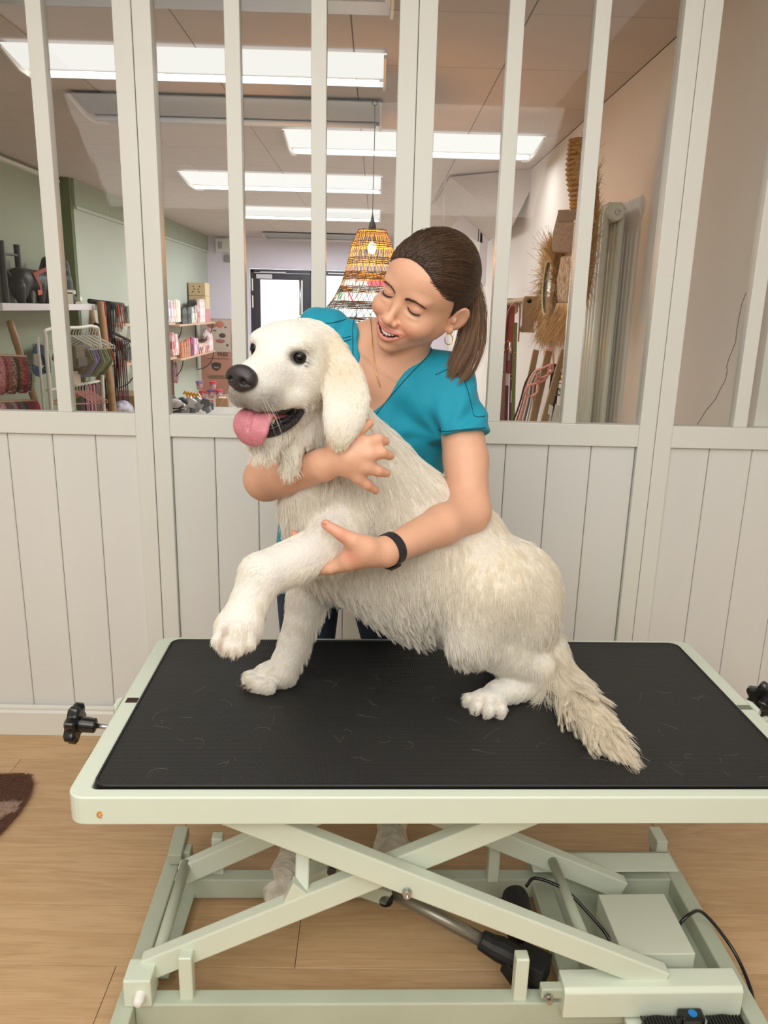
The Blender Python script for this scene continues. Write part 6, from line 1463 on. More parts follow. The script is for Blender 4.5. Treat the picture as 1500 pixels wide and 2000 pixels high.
for px, y0, y1, c, nm in ld:
    xx = -2.36 + 0.12 * (px - 199) / 45; q = atx(px, y0, xx); bz = atx(px, y1, xx)[2] - q[2]; o_ = thing('leash', nm + ' lead hanging from the second bamboo ladder', 'leash', q, 0, 'leads on the second bamboo ladder')
    sw = rs.uniform(-0.015, 0.015)
    pts = [(-0.02, 0.004, bz * 0.9), (-0.016, sw, bz * 0.45), (-0.012, 0, -0.02), (0, 0, 0.012), (0.014, 0, -0.02), (0.018, -sw, bz * 0.5), (0.02, sw * 2, bz)]
    MB().ribbon(spline(pts, 3), 0.022, 0.005, (0, 1, 0)).build('webbing', mat('lead_%d_%d_%d' % c, c, 0.7, var=0.35, scale=60), o_)
    MB().tube([(0.02, sw * 2, bz), (0.02, sw * 2, bz - 0.03)], 0.006, 6).build('snap_hook', M_STEEL, o_)

# ------------------------------------------------------------------ wooden wall shelves with arched brackets
M_SHELFW = mat('shelf_plywood', (214, 178, 150), 0.6, var=0.15, scale=10); M_WIRE = mat('black_wire', (30, 30, 34), 0.5)
def wshelf(y0, y1, z, lab, nb=1):
    t = thing('wall_shelf', lab, 'shelf', (-2.59, y0, z)); 
    MB().box(0, 0.26, 0, y1 - y0, -0.022, 0).build('board', M_SHELFW, t, bevel=0.002)
    for k in range(nb):
        yy = 0.12 + k * (y1 - y0 - 0.24) / max(1, nb - 1) if nb > 1 else (y1 - y0) * 0.5
        MB().tube([(0.004, yy, -0.02), (0.004, yy, -0.26)], 0.006, 6).build('bracket', M_WIRE, t)
        MB().tube([(0.25 * math.cos(an), yy, -0.022 - 0.25 * math.sin(an)) for an in np.linspace(0, math.pi / 2, 12)], 0.006, 6).build('bracket', M_WIRE, t)
    return t
wshelf(7.25, 8.15, 1.105, 'upper wooden shelf nearest the bamboo ladders', 1); wshelf(7.25, 8.15, 0.745, 'lower wooden shelf nearest the bamboo ladders', 1)
wshelf(8.35, 9.25, 1.085, 'upper wooden shelf with blue and orange packs', 1); wshelf(8.35, 9.25, 0.70, 'lower wooden shelf with white and red packs', 1)
wshelf(9.45, 11.5, 1.06, 'long upper wooden shelf with stacked gift boxes at its end', 2); wshelf(9.45, 11.5, 0.66, 'long lower wooden shelf with orange and pink toys', 2)
def pack(px0, px1, py0, py1, z, x, c, c2, lab, grp, kind='pouch'):
    a = atx(px0, (py0 + py1) / 2, x); b2 = atx(px1, (py0 + py1) / 2, x); ym = (a[1] + b2[1]) / 2; wdt = max(abs(b2[1] - a[1]), 0.02); sc_ = np.linalg.norm(np.array([x, ym])) / FPX * 1.0; h = (py1 - py0) * sc_ * 0.97
    o_ = thing('toy_pack' if kind != 'tin' else 'tin', lab, 'package', (x, ym, z), 0, grp); w2 = wdt / 2
    w3 = min(w2, 0.07)
    if kind == 'pouch':
        MB().prism([(-0.02, -w2, 0), (-0.02, w2, 0), (-0.02, w2 * 0.92, h * 0.8), (-0.02, w2 * 0.45, h), (-0.02, -w2 * 0.45, h), (-0.02, -w2 * 0.92, h * 0.8)], (0.04, 0, 0)).build('pouch', mat('pk_%d_%d_%d' % c, c, 0.45, rgb2=c2, scale=14), o_, bevel=0.006)
        MB().prism([(0.0205, -w2 * 0.7, h * 0.3), (0.0205, w2 * 0.7, h * 0.3), (0.0205, w2 * 0.7, h * 0.62), (0.0205, -w2 * 0.7, h * 0.62)], (0.002, 0, 0)).build('label_panel', mat('pk_%d_%d_%d' % c2, c2, 0.5), o_)
        # the face turned to the partition carries the same band
        MB().prism([(-0.016, -w2 - 0.001, h * 0.3), (0.016, -w2 - 0.001, h * 0.3), (0.016, -w2 - 0.001, h * 0.62), (-0.016, -w2 - 0.001, h * 0.62)], (0, -0.002, 0)).build('label_panel', mat('pk_%d_%d_%d' % c2, c2, 0.5), o_)
    else:
        MB().lathe([(w3, 0), (w3, h * 0.8), (w3 * 1.06, h * 0.82), (w3 * 1.06, h), (0, h)], seg=14).build('can', mat('pk_%d_%d_%d' % c, c, 0.45, rgb2=c2, scale=14), o_)
    return o_
U1 = [(325, 330, 590, 632, (70, 88, 150), (230, 232, 240), 'blue'), (331, 336, 592, 632, (214, 130, 146), (240, 236, 238), 'pink'), (336, 341, 594, 632, (200, 110, 120), (240, 230, 226), 'rose'), (341, 345, 590, 632, (232, 160, 60), (250, 246, 236), 'orange'), (345, 350, 592, 632, (240, 226, 196), (250, 250, 246), 'cream')]
for px0, px1, y0, y1, c, c2, nm in U1: pack(px0, px1, y0, y1, 1.085, -2.40, c, c2, nm + ' toy pack on the shelf above the white and red packs', 'packs on the near upper shelf')
U2 = [(353, 363, 600, 630, (84, 88, 84), (50, 52, 50), 'dark grey'), (364, 371, 600, 630, (72, 76, 72), (46, 48, 48), 'charcoal'), (372, 377, 600, 630, (150, 152, 146), (236, 236, 230), 'light grey'), (378, 382, 600, 631, (96, 98, 98), (226, 226, 224), 'grey and white'), (383, 387, 598, 631, (224, 220, 214), (206, 110, 90), 'white and red'),
      (388, 391, 588, 631, (232, 190, 196), (248, 240, 240), 'first pale pink'), (391.5, 394.5, 588, 631, (236, 200, 204), (250, 240, 240), 'second pale pink'), (395, 398, 588, 631, (232, 186, 192), (250, 240, 240), 'third pale pink'), (398.5, 401.5, 588, 631, (238, 206, 210), (250, 244, 244), 'fourth pale pink'), (402, 405, 590, 630, (230, 180, 188), (248, 240, 240), 'fifth pale pink'), (405.5, 408, 592, 630, (226, 168, 178), (246, 236, 236), 'last pale pink')]
for px0, px1, y0, y1, c, c2, nm in U2: pack(px0, px1, y0, y1, 1.06, -2.38, c, c2, nm + ' pack on the long upper wooden shelf', 'packs on the long upper shelf')
pack(368, 388, 588, 600, 1.27, -2.50, (78, 74, 70), (50, 48, 48), 'dark flat pack lying on top of the grey packs', 'packs on the long upper shelf')
L1 = [(326, 330, 662, 702, (110, 124, 104), (60, 60, 60), 'green grey'), (334, 339, 660, 704, (236, 232, 232), (208, 90, 96), 'white and red'), (340, 346, 662, 702, (206, 100, 104), (240, 236, 236), 'coral'), (347, 350, 680, 702, (230, 226, 224), (196, 80, 84), 'small white')]
for px0, px1, y0, y1, c, c2, nm in L1: pack(px0, px1, y0, y1, 0.70, -2.40, c, c2, nm + ' pack on the lower shelf beside the brackets', 'packs on the near lower shelf')
L2 = [(352, 356, 664, 694, (214, 88, 52), (190, 150, 110), 'first orange'), (357, 361, 664, 694, (206, 76, 56), (196, 160, 120), 'second orange'), (362, 365, 662, 694, (178, 70, 70), (196, 160, 130), 'brick'), (366, 369, 660, 694, (222, 100, 70), (196, 160, 120), 'coral orange'), (370, 376, 660, 694, (170, 50, 110), (90, 30, 70), 'magenta'), (377, 381, 662, 694, (222, 90, 150), (250, 230, 240), 'hot pink'), (382, 385, 664, 694, (240, 226, 230), (210, 150, 170), 'white pink'), (387, 390, 672, 692, (236, 232, 232), (110, 110, 120), 'white'), (391, 394, 672, 691, (240, 236, 232), (200, 60, 70), 'white with red mark'), (395, 398, 672, 690, (222, 170, 80), (250, 240, 220), 'amber'), (399, 402, 672, 690, (236, 210, 210), (200, 120, 130), 'blush'), (403, 406, 670, 690, (240, 224, 222), (196, 110, 120), 'cream pink'), (407, 414, 658, 690, (232, 190, 192), (250, 236, 236), 'tall blush')]
for px0, px1, y0, y1, c, c2, nm in L2: pack(px0, px1, y0, y1, 0.66, -2.37, c, c2, nm + ' toy on the long lower wooden shelf', 'toys on the long lower shelf')
pack(399, 411, 648, 667, 0.82, -2.45, (186, 50, 78), (240, 236, 234), 'crimson box with white side above the small toys', 'toys on the long lower shelf', 'pouch')
for i, (y0, y1, c, lab) in enumerate(((557, 580, (214, 190, 150), 'top gift box with paw dots of the stack on the long shelf'), (580, 604, (196, 166, 150), 'middle gift box of the stack on the long shelf'), (604, 629, (206, 140, 146), 'bottom pink gift box of the stack on the long shelf'))):
    zz = 1.06 + (2 - i) * 0.176; o_ = thing('gift_box', lab, 'box', (-2.46, 11.15, zz), 0.0, 'stacked gift boxes')
    MB().box(-0.12, 0.11, -0.14, 0.14, 0, 0.172).build('carton', mat('carton_%d' % c[2], c, 0.7), o_, bevel=0.003)
    for k in range(6): MB().lathe([(0.009, 0), (0.009, -0.002), (0, -0.002)], c=(-0.06 + 0.075 * (k % 2) + 0.01 * (k % 3), -0.14, 0.05 + 0.035 * (k // 2)), axis='y', seg=8).build('paw_dot', M_DARKF, o_)
for k, (px0, px1, y0, y1, c) in enumerate(((244, 252, 600, 630, (60, 62, 56)), (254, 262, 596, 630, (84, 84, 74)), (246, 262, 680, 703, (40, 42, 40)))):
    pack(px0, px1, y0, y1, (1.105, 1.105, 0.745)[k], -2.45, c, (110, 110, 100), ('dark pack on the upper shelf by the ladders', 'olive pack on the upper shelf by the ladders', 'black box on the lower shelf by the ladders')[k], 'packs by the ladders')
tag(MB().box(-2.55, -2.25, atx(253, 780, -2.3)[1], atx(264, 780, -2.3)[1] + 0.3, 0, atx(255, 772, -2.3)[2]).build('storage_carton', mat('brown_carton', (150, 122, 92), 0.8), bevel=0.004), 'brown carton on the floor under the wooden shelves', 'box')
t = thing('bowl_sack', 'blue sack bulging at the foot of the second bamboo ladder', 'sack', atx(240, 800, -2.2)); MB().ball((0, 0, -0.02), (0.09, 0.13, 0.10), 14, 10).build('cloth', mat('blue_sack', (84, 90, 130), 0.7, rgb2=(210, 210, 220), scale=14), t, smooth=True)
for k in range(2):
    q = atx(339 + 5 * k, 728, -2.45); o_ = thing('toy_disc', ('mauve', 'rosy')[k] + ' oval pad hanging below the lower wooden shelf', 'toy', q, 0, 'pads hanging below the shelf')
    MB().ball((0, 0, 0), (0.025, 0.075, 0.13), 14, 10).build('pad', mat('pad_%d' % k, ((150, 120, 126), (186, 120, 132))[k], 0.6, rgb2=(110, 84, 90), scale=8), o_, smooth=True); MB().tube([(0, 0, 0.12), (0, 0, 0.2)], 0.004, 5).build('loop', M_WIRE, o_)
for k in range(3):
    q = atx(331 + 2.4 * k, 700, -2.42); o_ = thing('leash', ('dark brown', 'russet', 'mahogany')[k] + ' lead hanging at the edge of the shelf window', 'leash', q, 0, 'brown leads below the shelf'); MB().ribbon([(0, 0, 0), (0, 0.01, -0.25), (0.01, -0.01, -0.5)], 0.03, 0.006, (0, 1, 0)).build('webbing', mat('brl_%d' % k, ((70, 44, 40), (110, 60, 50), (84, 40, 40))[k], 0.7), o_)

# cardboard display, tubs, brushes and foil bags
t = thing('display_stand', 'tall brown cardboard display with a printed fruit and bone picture', 'display stand', (-2.45, 11.75, 0), 0.12)
MB().box(-0.18, 0.30, 0, 0.05, 0, 1.10).build('panel', mat('kraft_board', (170, 122, 104), 0.8), t, bevel=0.003)
MB().box(-0.17, 0.29, -0.004, 0, 0.62, 1.09).build('picture', mat('printed_picture', (178, 164, 152), 0.6), t)
for x_, z_, rx_, rz2, c in ((0.02, 1.0, 0.07, 0.035, (150, 96, 84)), (0.14, 1.02, 0.06, 0.05, (176, 110, 90)), (0.14, 0.78, 0.07, 0.03, (150, 50, 50)), (0.17, 0.86, 0.05, 0.035, (70, 60, 56)), (0.06, 0.93, 0.03, 0.012, (90, 74, 66)), (0.24, 0.72, 0.02, 0.02, (90, 80, 74)), (0.22, 0.98, 0.02, 0.01, (96, 84, 76))):
    MB().ball((x_, -0.004, z_), (rx_, 0.006, rz2), 12, 6).build('print_spot', mat('ink_%d' % c[0], c, 0.6), t)
def text(s, size, loc, rot, m, parent, name='lettering', ext=0.001):
    cu = bpy.data.curves.new(name, 'FONT'); cu.body = s; cu.size = size; cu.align_x = 'CENTER'; cu.align_y = 'CENTER'; cu.extrude = ext
    o_ = bpy.data.objects.new(name, cu); COL.objects.link(o_); o_.location = loc; o_.rotation_euler = rot; cu.materials.append(m)
    me_ = bpy.data.meshes.new_from_object(o_); o2 = bpy.data.objects.new(name, me_); COL.objects.link(o2); o2.location = loc; o2.rotation_euler = rot; bpy.data.objects.remove(o_)
    if parent: o2.parent = parent
    return o2
M_INK = mat('dark_ink', (60, 46, 44), 0.7)
text('FREE', 0.075, (0.17, -0.006, 0.585), (math.pi / 2, 0, 0), M_INK, t)
MB().prism([(0.0, -0.006, 0.45), (0.07, -0.006, 0.47), (0.14, -0.006, 0.45), (0.13, -0.006, 0.38), (0.07, -0.006, 0.34), (0.01, -0.006, 0.38)], (0, 0.004, 0)).build('shield_badge', M_INK, t)
text('FREE', 0.035, (0.07, -0.009, 0.39), (math.pi / 2, 0, 0), mat('kraft_ink', (200, 180, 166), 0.7), t)
text('Leckerchen', 0.055, (0.06, -0.006, 0.27), (math.pi / 2, 0, 0), mat('green_ink', (96, 104, 64), 0.7), t)
MB().box(-0.05, 0.25, -0.006, 0, 0.235, 0.239).build('rule', M_INK, t)
MB().box(-0.06, 0.26, -0.006, 0, 0.52, 0.525).build('rule', M_INK, t)
M_TURQ = mat('turquoise_rim', (70, 150, 160), 0.5)
q = at(424, 800, 9.6); tb_ = thing('display_tub', 'round turquoise rimmed tub with floral print holding cups', 'tub', (q[0], 9.6, q[2] - 0.05))
MB().lathe([(0.165, -0.2), (0.175, 0.06), (0.0, 0.06)], seg=30).build('bowl', mat('floral_print', (150, 160, 176), 0.6, rgb2=(210, 90, 110), scale=22), tb_); MB().lathe([(0.175, 0.055), (0.192, 0.058), (0.192, 0.075), (0.17, 0.075), (0.0, 0.072)], seg=30).build('rim', M_TURQ, tb_)
cups = [(394, 790, (200, 50, 70), 'red lidded cup, lowest row left'), (410, 790, (206, 44, 60), 'red lidded cup, lowest row right'), (396, 771, (196, 40, 60), 'red lidded cup, middle row left'), (412, 769, (110, 80, 150), 'purple lidded cup, middle row centre'), (428, 769, (200, 60, 90), 'crimson lidded cup, middle row right'), (390, 752, (130, 110, 176), 'violet lidded cup on top of the pile'), (416, 753, (206, 40, 80), 'crimson lidded cup on top of the pile')]
for px, py, c, lab in cups:
    q = at(px, py, 9.55); o_ = thing('treat_cup', lab, 'cup', (q[0], 9.55, q[2] - 0.055), 0, 'treat cups on the tub')
    MB().lathe([(0.030, 0), (0.043, 0.085), (0, 0.085)], seg=16).build('cup', mat('cup_print', (206, 200, 206), 0.5, rgb2=(190, 90, 100), scale=30), o_, smooth='auto'); MB().lathe([(0.047, 0.083), (0.047, 0.10), (0.040, 0.104), (0, 0.104)], seg=16).build('lid', mat('lid_%d' % c[2], c, 0.4), o_, smooth='auto')
q = at(434, 785, 9.5); t = thing('card_box', 'open kraft box of paper bones beside the red cups', 'box', (q[0], 9.5, q[2] - 0.055)); MB().box(-0.07, 0.075, -0.04, 0.04, 0, 0.10).build('carton', mat('kraft_box', (168, 128, 92), 0.8), t, bevel=0.002)
for k in range(3): MB().ball((-0.03 + k * 0.03, 0, 0.105), (0.018, 0.018, 0.014), 8, 6).build('bone', mat('cream_bone', (236, 226, 200), 0.7), t)
t = thing('white_cabinet', 'narrow white shelf unit with pale cartons by the far wall', 'shelf unit', (-2.32, 12.15, 0))
MB().box(0, 0.02, 0, 0.2, 0, 0.92).build('side_panel', M_TRIMW, t); MB().box(0.24, 0.26, 0, 0.2, 0, 0.92).build('side_panel', M_TRIMW, t)
for z in (0.90, 0.52, 0.16, 0.0): MB().box(0, 0.26, 0, 0.2, z - 0.035, z + 0.02).build('shelf_board', M_TRIMW, t, bevel=0.003)
for k, z in enumerate((0.54, 0.18)): tag(MB().box(-2.29, -2.10, 12.17, 12.33, z + 0.002, z + 0.26).build('carton', mat('pale_carton', (206, 202, 214), 0.7, rgb2=(170, 150, 150), scale=8), bevel=0.01), ('pale carton on the middle board of the white unit', 'pale carton on the low board of the white unit')[k], 'box')
for k in range(5):
    a = at(363 + 6 * k, 766 + 1.2 * k, 9.0 - 0.14 * k); b2 = at(376 + 6 * k, 795, 8.9 - 0.14 * k); o_ = thing('bath_brush', 'brush with a shiny orange handle, ' + ('nearest the wall', 'second from the wall', 'middle of the five', 'fourth from the wall', 'next to the cups')[k], 'brush', a, 0, 'orange handled brushes')
    MB().tube([rel(o_, c) for c in spline([a + np.array([-0.03, 0, -0.02]), a, (a * 0.6 + b2 * 0.4), b2], 5)], [0.012] * 4 + [0.016] * 6 + [0.012] * 6, 8).build('handle', mat('orange_gloss', (210, 140, 40), 0.25, coat=0.5), o_, smooth=True)
    MB().ball(rel(o_, b2), (0.025, 0.025, 0.025), 10, 8).build('brush_head', M_BLACKM, o_, smooth=True)
for k in range(16):
    px = 336 + (k * 47) % 74; py = 782 + (k * 13) % 22; q = at(px, py, 8.3 - 0.04 * (k % 5)); o_ = tag(MB().prism([(-0.045, 0, -0.04), (0.04, 0, -0.045), (0.05, 0, 0.03), (0.0, 0, 0.06), (-0.05, 0, 0.035)], (0, 0.03, 0)).build('foil_treat', mat('foil_%d' % (k % 3), ((170, 174, 180), (206, 206, 208), (96, 98, 106))[k % 3], 0.3, metal=0.6, bump=0.6, bscale=30), bevel=0.008), ('silver', 'pale', 'dark grey')[k % 3] + ' crumpled foil wrapped treat among the heap by the glass', 'treat', 'foil wrapped treats')
    o_.location = q; o_.rotation_euler = (rs.uniform(-.4, .4), rs.uniform(-1.2, 1.2), rs.uniform(-.6, .6))
t = thing('treat_pouch', 'white and silver striped pouches at the window edge', 'pouch', at(342, 788, 8.15)); MB().ball((0, 0, 0), (0.08, 0.05, 0.05), 12, 8).build('pouch', mat('striped_pouch', (222, 216, 210), 0.5, rgb2=(160, 150, 150), scale=12), t, smooth=True); MB().prism([(-0.10, 0, -0.07), (0.09, 0, -0.05), (0.13, 0, -0.01), (0.12, 0, -0.03), (-0.08, 0, -0.10)], (0, 0.02, 0)).build('tray', M_WHITEP, t)
tag(MB().box(-2.6, -1.2, 8.0, 9.0, 0.0, at(370, 812, 8.2)[2]).build('low_counter', mat('counter_board', (180, 176, 170), 0.6), bevel=0.005), 'low pale counter under the foil treats and brushes', 'counter')

# ------------------------------------------------------------------ right side: stair underside, leads, straw hangings, radiator
M_SOF = mat('stair_plaster', (206, 196, 192), 0.85, var=0.05)
sf = [at(x, y, 6.0) for x, y in ((888, 330), (1000, 443), (1120, 374), (1150, 300), (1150, 190), (978, 186))]
sfm = MB()
fr_ = [np.array([min(q[0], XR - 0.0), 6.0 + (0.35 if i in (0, 5) else 0), min(q[2], HC)]) for i, q in enumerate(sf)]
sfm.prism([fr_[0], fr_[1], fr_[2], np.array([XR, 6.0, fr_[2][2] + 0.12]), np.array([XR, 6.0, HC]), np.array([fr_[5][0] - 0.05, 6.35, HC])], (0, 1.6, 0))
tag(sfm.build('trim_1', M_SOF), kind='structure')
t = thing('hanging_sheet', 'white triangular sheet hanging below the stair underside', 'panel', (0.75, 7.2, 2.0))
qs = [at(x, y, 7.2) for x, y in ((942, 384), (942, 475), (880, 445))]
MB().prism([rel(t, c) for c in qs], (0, 0.02, 0)).build('sheet', mat('white_sheet', (228, 222, 226), 0.7), t); MB().tube([rel(t, at(938, 390, 7.15)), rel(t, at(936, 430, 7.15)), rel(t, at(934, 472, 7.15))], 0.004, 5).build('cord', M_WIRE, t)
MB().box(*(lambda a, b2: (a[0], b2[0], 0, 0.03, b2[2], a[2]))(rel(t, at(942, 384, 7.2)), rel(t, at(948, 560, 7.2)))).build('edge_post', mat('white_sheet', (228, 222, 226), 0.7), t)
tag(MB().tube([(at(869, 365, 6.4)[0], 6.4, HC - 0.001), at(869, 365, 6.4), at(867, 432, 6.4)], 0.008, 8).build('hanging_rod', mat('pale_rod', (214, 206, 204), 0.6)), 'thin pale rod hanging vertically under the shop ceiling', 'rod')

# radiator: columns end-on along the right wall
M_RAD = mat('radiator_enamel', (212, 214, 202), 0.3)
ra = atx(1206, 400, 1.0); RY0 = 3.50; zt_ = 1.752; rd = thing('column_radiator', 'tall white column radiator on the right wall seen end on', 'radiator', (1.0, RY0, 0))
for k in range(11):
    yy = k * 0.050
    for dx in (-0.033, 0.033):
        MB().tube([(dx, yy, 0.12), (dx, yy, zt_ - 0.03)], 0.0145, 8 if k > 1 else 14).build('column', M_RAD, rd, smooth=True)
    MB().tube([(-0.034, yy, zt_ - 0.03), (-0.02, yy, zt_ - 0.012), (0.02, yy, zt_ - 0.012), (0.034, yy, zt_ - 0.03)], 0.022, 10).build('header', M_RAD, rd, smooth=True)
MB().tube([(0, -0.03, zt_ - 0.035), (0, 0.52, zt_ - 0.035)], 0.036, 20).build('header_pipe', M_RAD, rd, smooth='auto')
MB().lathe([(0.034, -0.032), (0.034, -0.042), (0.026, -0.046), (0, -0.046)], c=(0.0, 0, zt_ - 0.035), axis='y', seg=8).build('plug', M_RAD, rd)
MB().lathe([(0.014, -0.046), (0.013, -0.056), (0.006, -0.056), (0.005, -0.050), (0, -0.05)], c=(0.002, 0, zt_ - 0.035), axis='y', seg=12).build('bleed_valve', mat('valve_nickel', (196, 196, 186), 0.35, metal=0.5), rd)

M_STRAW = mat('straw', (190, 152, 98), 0.8, var=0.35, scale=40, bump=0.6, bscale=80)
M_STRAWD = mat('seagrass', (146, 118, 84), 0.85, var=0.4, scale=50, bump=0.9, bscale=60)
M_FRINGE = hair_mat('straw_fringe', (168, 130, 80), (226, 192, 140), 0.6)
def fringe(o_, base, dirs, ln_, rad=0.0016, name='fringe', sp=0.35):
    n = len(base); d = np.array(dirs, float) + rnp.normal(0, sp, (n, 3)) * np.array([0.6, 1, 1]); d /= np.linalg.norm(d, axis=1)[:, None]; d2 = d + rnp.normal(0, 0.35, (n, 3)) + np.array([0, 0, -0.25]); L0 = ln_ * (0.6 + 0.7 * rnp.random(n)); S_ = np.zeros((n, 5, 3)); loc = np.array(o_.location)
    for k in range(5):
        t_ = k / 4; S_[:, k] = np.array(base) - loc + d * (L0 * t_)[:, None] + (d2 - d) * (L0 * t_ * t_ * 0.5)[:, None]
    S_[:, :, 0] = np.minimum(S_[:, :, 0], XR - 0.002 - loc[0])
    hair_obj(name, S_, rad, M_FRINGE, o_, kind='stuff')
def onwall(px, py, off=0.03): return atx(px, py, XR - off)
# hat with a fringed brim, hanging high
t = thing('straw_hat', 'tall ribbed straw hat hanging highest on the right wall', 'hat', onwall(1135, 340))
prof = [(onwall(1135, 275), 0.04), (onwall(1132, 300), 0.09), (onwall(1130, 330), 0.11), (onwall(1132, 360), 0.10), (onwall(1137, 390), 0.08), (onwall(1138, 412), 0.06)]
C = spline([q for q, r in prof], 3); R_ = np.interp(np.linspace(0, 1, len(C)), np.linspace(0, 1, len(prof)), [r for q, r in prof])
mb = MB()
for i in range(len(C)): mb.ball(rel(t, C[i]), (0.07, R_[i] * 0.95, 0.017), 18, 6)
mb.build('crown', M_STRAW, t, smooth=True)
bs = [onwall(1160 + 12 * math.sin(k * 0.7) , 300 + k * 3.0 % 290, 0.04) for k in range(1500)]
hb = thing('straw_wreath', 'long shaggy straw garland hanging behind the mullion beside the radiator', 'wall decoration', onwall(1160, 450))
G = [at(1146, 300, 3.40), at(1162, 360, 3.40), at(1163, 430, 3.40), at(1156, 510, 3.40), at(1146, 575, 3.40)]
MB().tube([rel(hb, G[0]), rel(hb, (G[0][0], 3.40, HC))], 0.002, 5).build('cord', M_STRAW, hb)
Gs = spline(G, 60); MB().tube([rel(hb, c) for c in Gs[::12]], 0.012, 10).build('core', M_STRAW, hb, smooth=True)
ii = rnp.integers(0, len(Gs), 2600); an = rnp.random(2600) * 6.283; dd = np.stack([-0.5 * np.abs(np.cos(an)), np.cos(an), np.sin(an)], 1); fringe(hb, Gs[ii] + dd * 0.012, dd, 0.068, 0.0015)
# bag
t = thing('straw_bag', 'flat brown seagrass bag hanging below the straw hat', 'bag', onwall(1105, 455))
MB().prism([rel(t, onwall(*c, 0.09)) for c in ((1090, 410), (1135, 408), (1128, 496), (1076, 493), (1080, 450))], (0.08, 0, 0)).build('pouch', M_STRAWD, t, bevel=0.012)
MB().prism([rel(t, onwall(*c, 0.095)) for c in ((1090, 410), (1135, 408), (1134, 432), (1087, 433))], (0.006, 0, 0)).build('flap', mat('seagrass_dark', (120, 96, 68), 0.9, bump=0.9, bscale=60), t, bevel=0.003)
# oval mirror with raffia fringe
t = thing('raffia_mirror', 'oval raffia mirror with a shaggy straw fringe, lowest on the wall', 'mirror', onwall(1072, 560))
mc_ = onwall(1072, 562, 0.045)
def oval(a, b2, off=0.0): return [mc_ + np.array([off, a * math.cos(q_), b2 * math.sin(q_)]) for q_ in np.linspace(0, 2 * math.pi, 41)]
mb = MB(); ov = oval(0.125, 0.165); mb.prism([rel(t, c) for c in ov[:-1]], (0.012, 0, 0)); mb.build('glass', mat('mirror_face', (196, 192, 180), 0.12, metal=0.7), t)
MB().tube([rel(t, c) for c in oval(0.135, 0.175, -0.006)], 0.010, 8, cap=False).build('ring', M_STRAW, t, smooth=True); MB().tube([rel(t, c) for c in oval(0.118, 0.158, -0.012)], 0.005, 6, cap=False).build('ring', mat('cane', (206, 196, 150), 0.5), t, smooth=True)
q_ = rnp.random(2600) * 6.283; bs = np.stack([np.full(2600, mc_[0] - 0.004), mc_[1] + 0.14 * np.cos(q_), mc_[2] + 0.185 * np.sin(q_)], 1); dr2 = np.stack([-0.02 * np.ones(2600), np.cos(q_), np.sin(q_) - 0.3 * (np.sin(q_) < 0)], 1)
fringe(t, bs, dr2, 0.13, 0.0018)
# pale woven bag with a tassel skirt
t = thing('crochet_bag', 'pale crocheted straw bag with a tassel hem beside the raffia mirror', 'bag', onwall(1108, 540))
MB().prism([rel(t, onwall(*c, 0.07)) for c in ((1095, 500), (1125, 498), (1118, 592), (1088, 592), (1086, 550))], (0.05, 0, 0)).build('pouch', mat('crochet_straw', (206, 182, 150), 0.85, rgb2=(140, 112, 84), scale=26, bump=0.9, bscale=40), t, bevel=0.012)
u_ = rnp.random(1200); bs = np.stack([onwall(1088 + 32 * k, 592, 0.06) for k in u_]); fringe(t, bs, np.tile([[-0.1, 0, -1.0]], (1200, 1)), 0.15, 0.0018, sp=0.12)
tag(MB().tube(spline([onwall(1083, 635, 0.003), onwall(1090, 655, 0.003), onwall(1105, 672, 0.003), onwall(1122, 682, 0.003)], 5), 0.004, 5).build('wall_cable', M_WALL), 'thin pale cable curving down the right wall', 'cable')

# leash rack and leads
M_PINE = mat('pine', (178, 150, 118), 0.6, var=0.15, scale=10, stretch=(1, 1, 0.2))
t = thing('leash_rack', 'small pine rack with rounded bracket ends on the right wall', 'rack', onwall(1010, 600))
bk = [onwall(1018, 575, 0.0), onwall(1018, 575, 0.16), onwall(1016, 600, 0.16), onwall(1014, 640, 0.16), onwall(1012, 652, 0.10), onwall(1012, 652, 0)]
yb_ = atx(1020, 610, XR - 0.16)[1]; z1_, z0_ = atx(1030, 577, XR - 0.16)[2], atx(1022, 650, XR - 0.16)[2]
for yy in (yb_, yb_ + 1.0):
    MB().prism([rel(t, c) for c in ((XR - 0.01, yy, z1_), (XR - 0.15, yy, z1_), (XR - 0.16, yy, z1_ - 0.02), (XR - 0.155, yy, z0_ + 0.05), (XR - 0.17, yy, z0_ + 0.02), (XR - 0.16, yy, z0_), (XR - 0.07, yy, z0_), (XR - 0.08, yy, z0_ + 0.06), (XR - 0.01, yy, z1_ - 0.1))], (0, 0.035, 0)).build('bracket', M_PINE, t, bevel=0.008)
MB().box(*[float(v) for v in (XR - 0.05 - t.location[0], XR - 0.01 - t.location[0], yb_ - t.location[1], yb_ + 1.03 - t.location[1], z1_ - 0.03 - t.location[2], z1_ - t.location[2])]).build('rail', M_PINE, t, bevel=0.004)
MB().tube([rel(t, (XR - 0.12, yb_, z1_ - 0.03)), rel(t, (XR - 0.12, yb_ + 1.03, z1_ - 0.03))], 0.016, 10).build('dowel', M_PINE, t, smooth=True)
lr_ = [(988, 600, 826, (150, 64, 50), 'rust red', 9), (994, 596, 826, (110, 66, 62), 'dark brown leather', 8), (1000, 598, 700, (166, 72, 60), 'folded terracotta', 11), (984, 690, 826, (150, 110, 104), 'dusty brown', 9), (1000, 690, 826, (104, 70, 110), 'plum', 6), (1004, 690, 824, (150, 52, 34), 'brick', 6), (1007, 630, 822, (116, 132, 76), 'olive green', 7)]
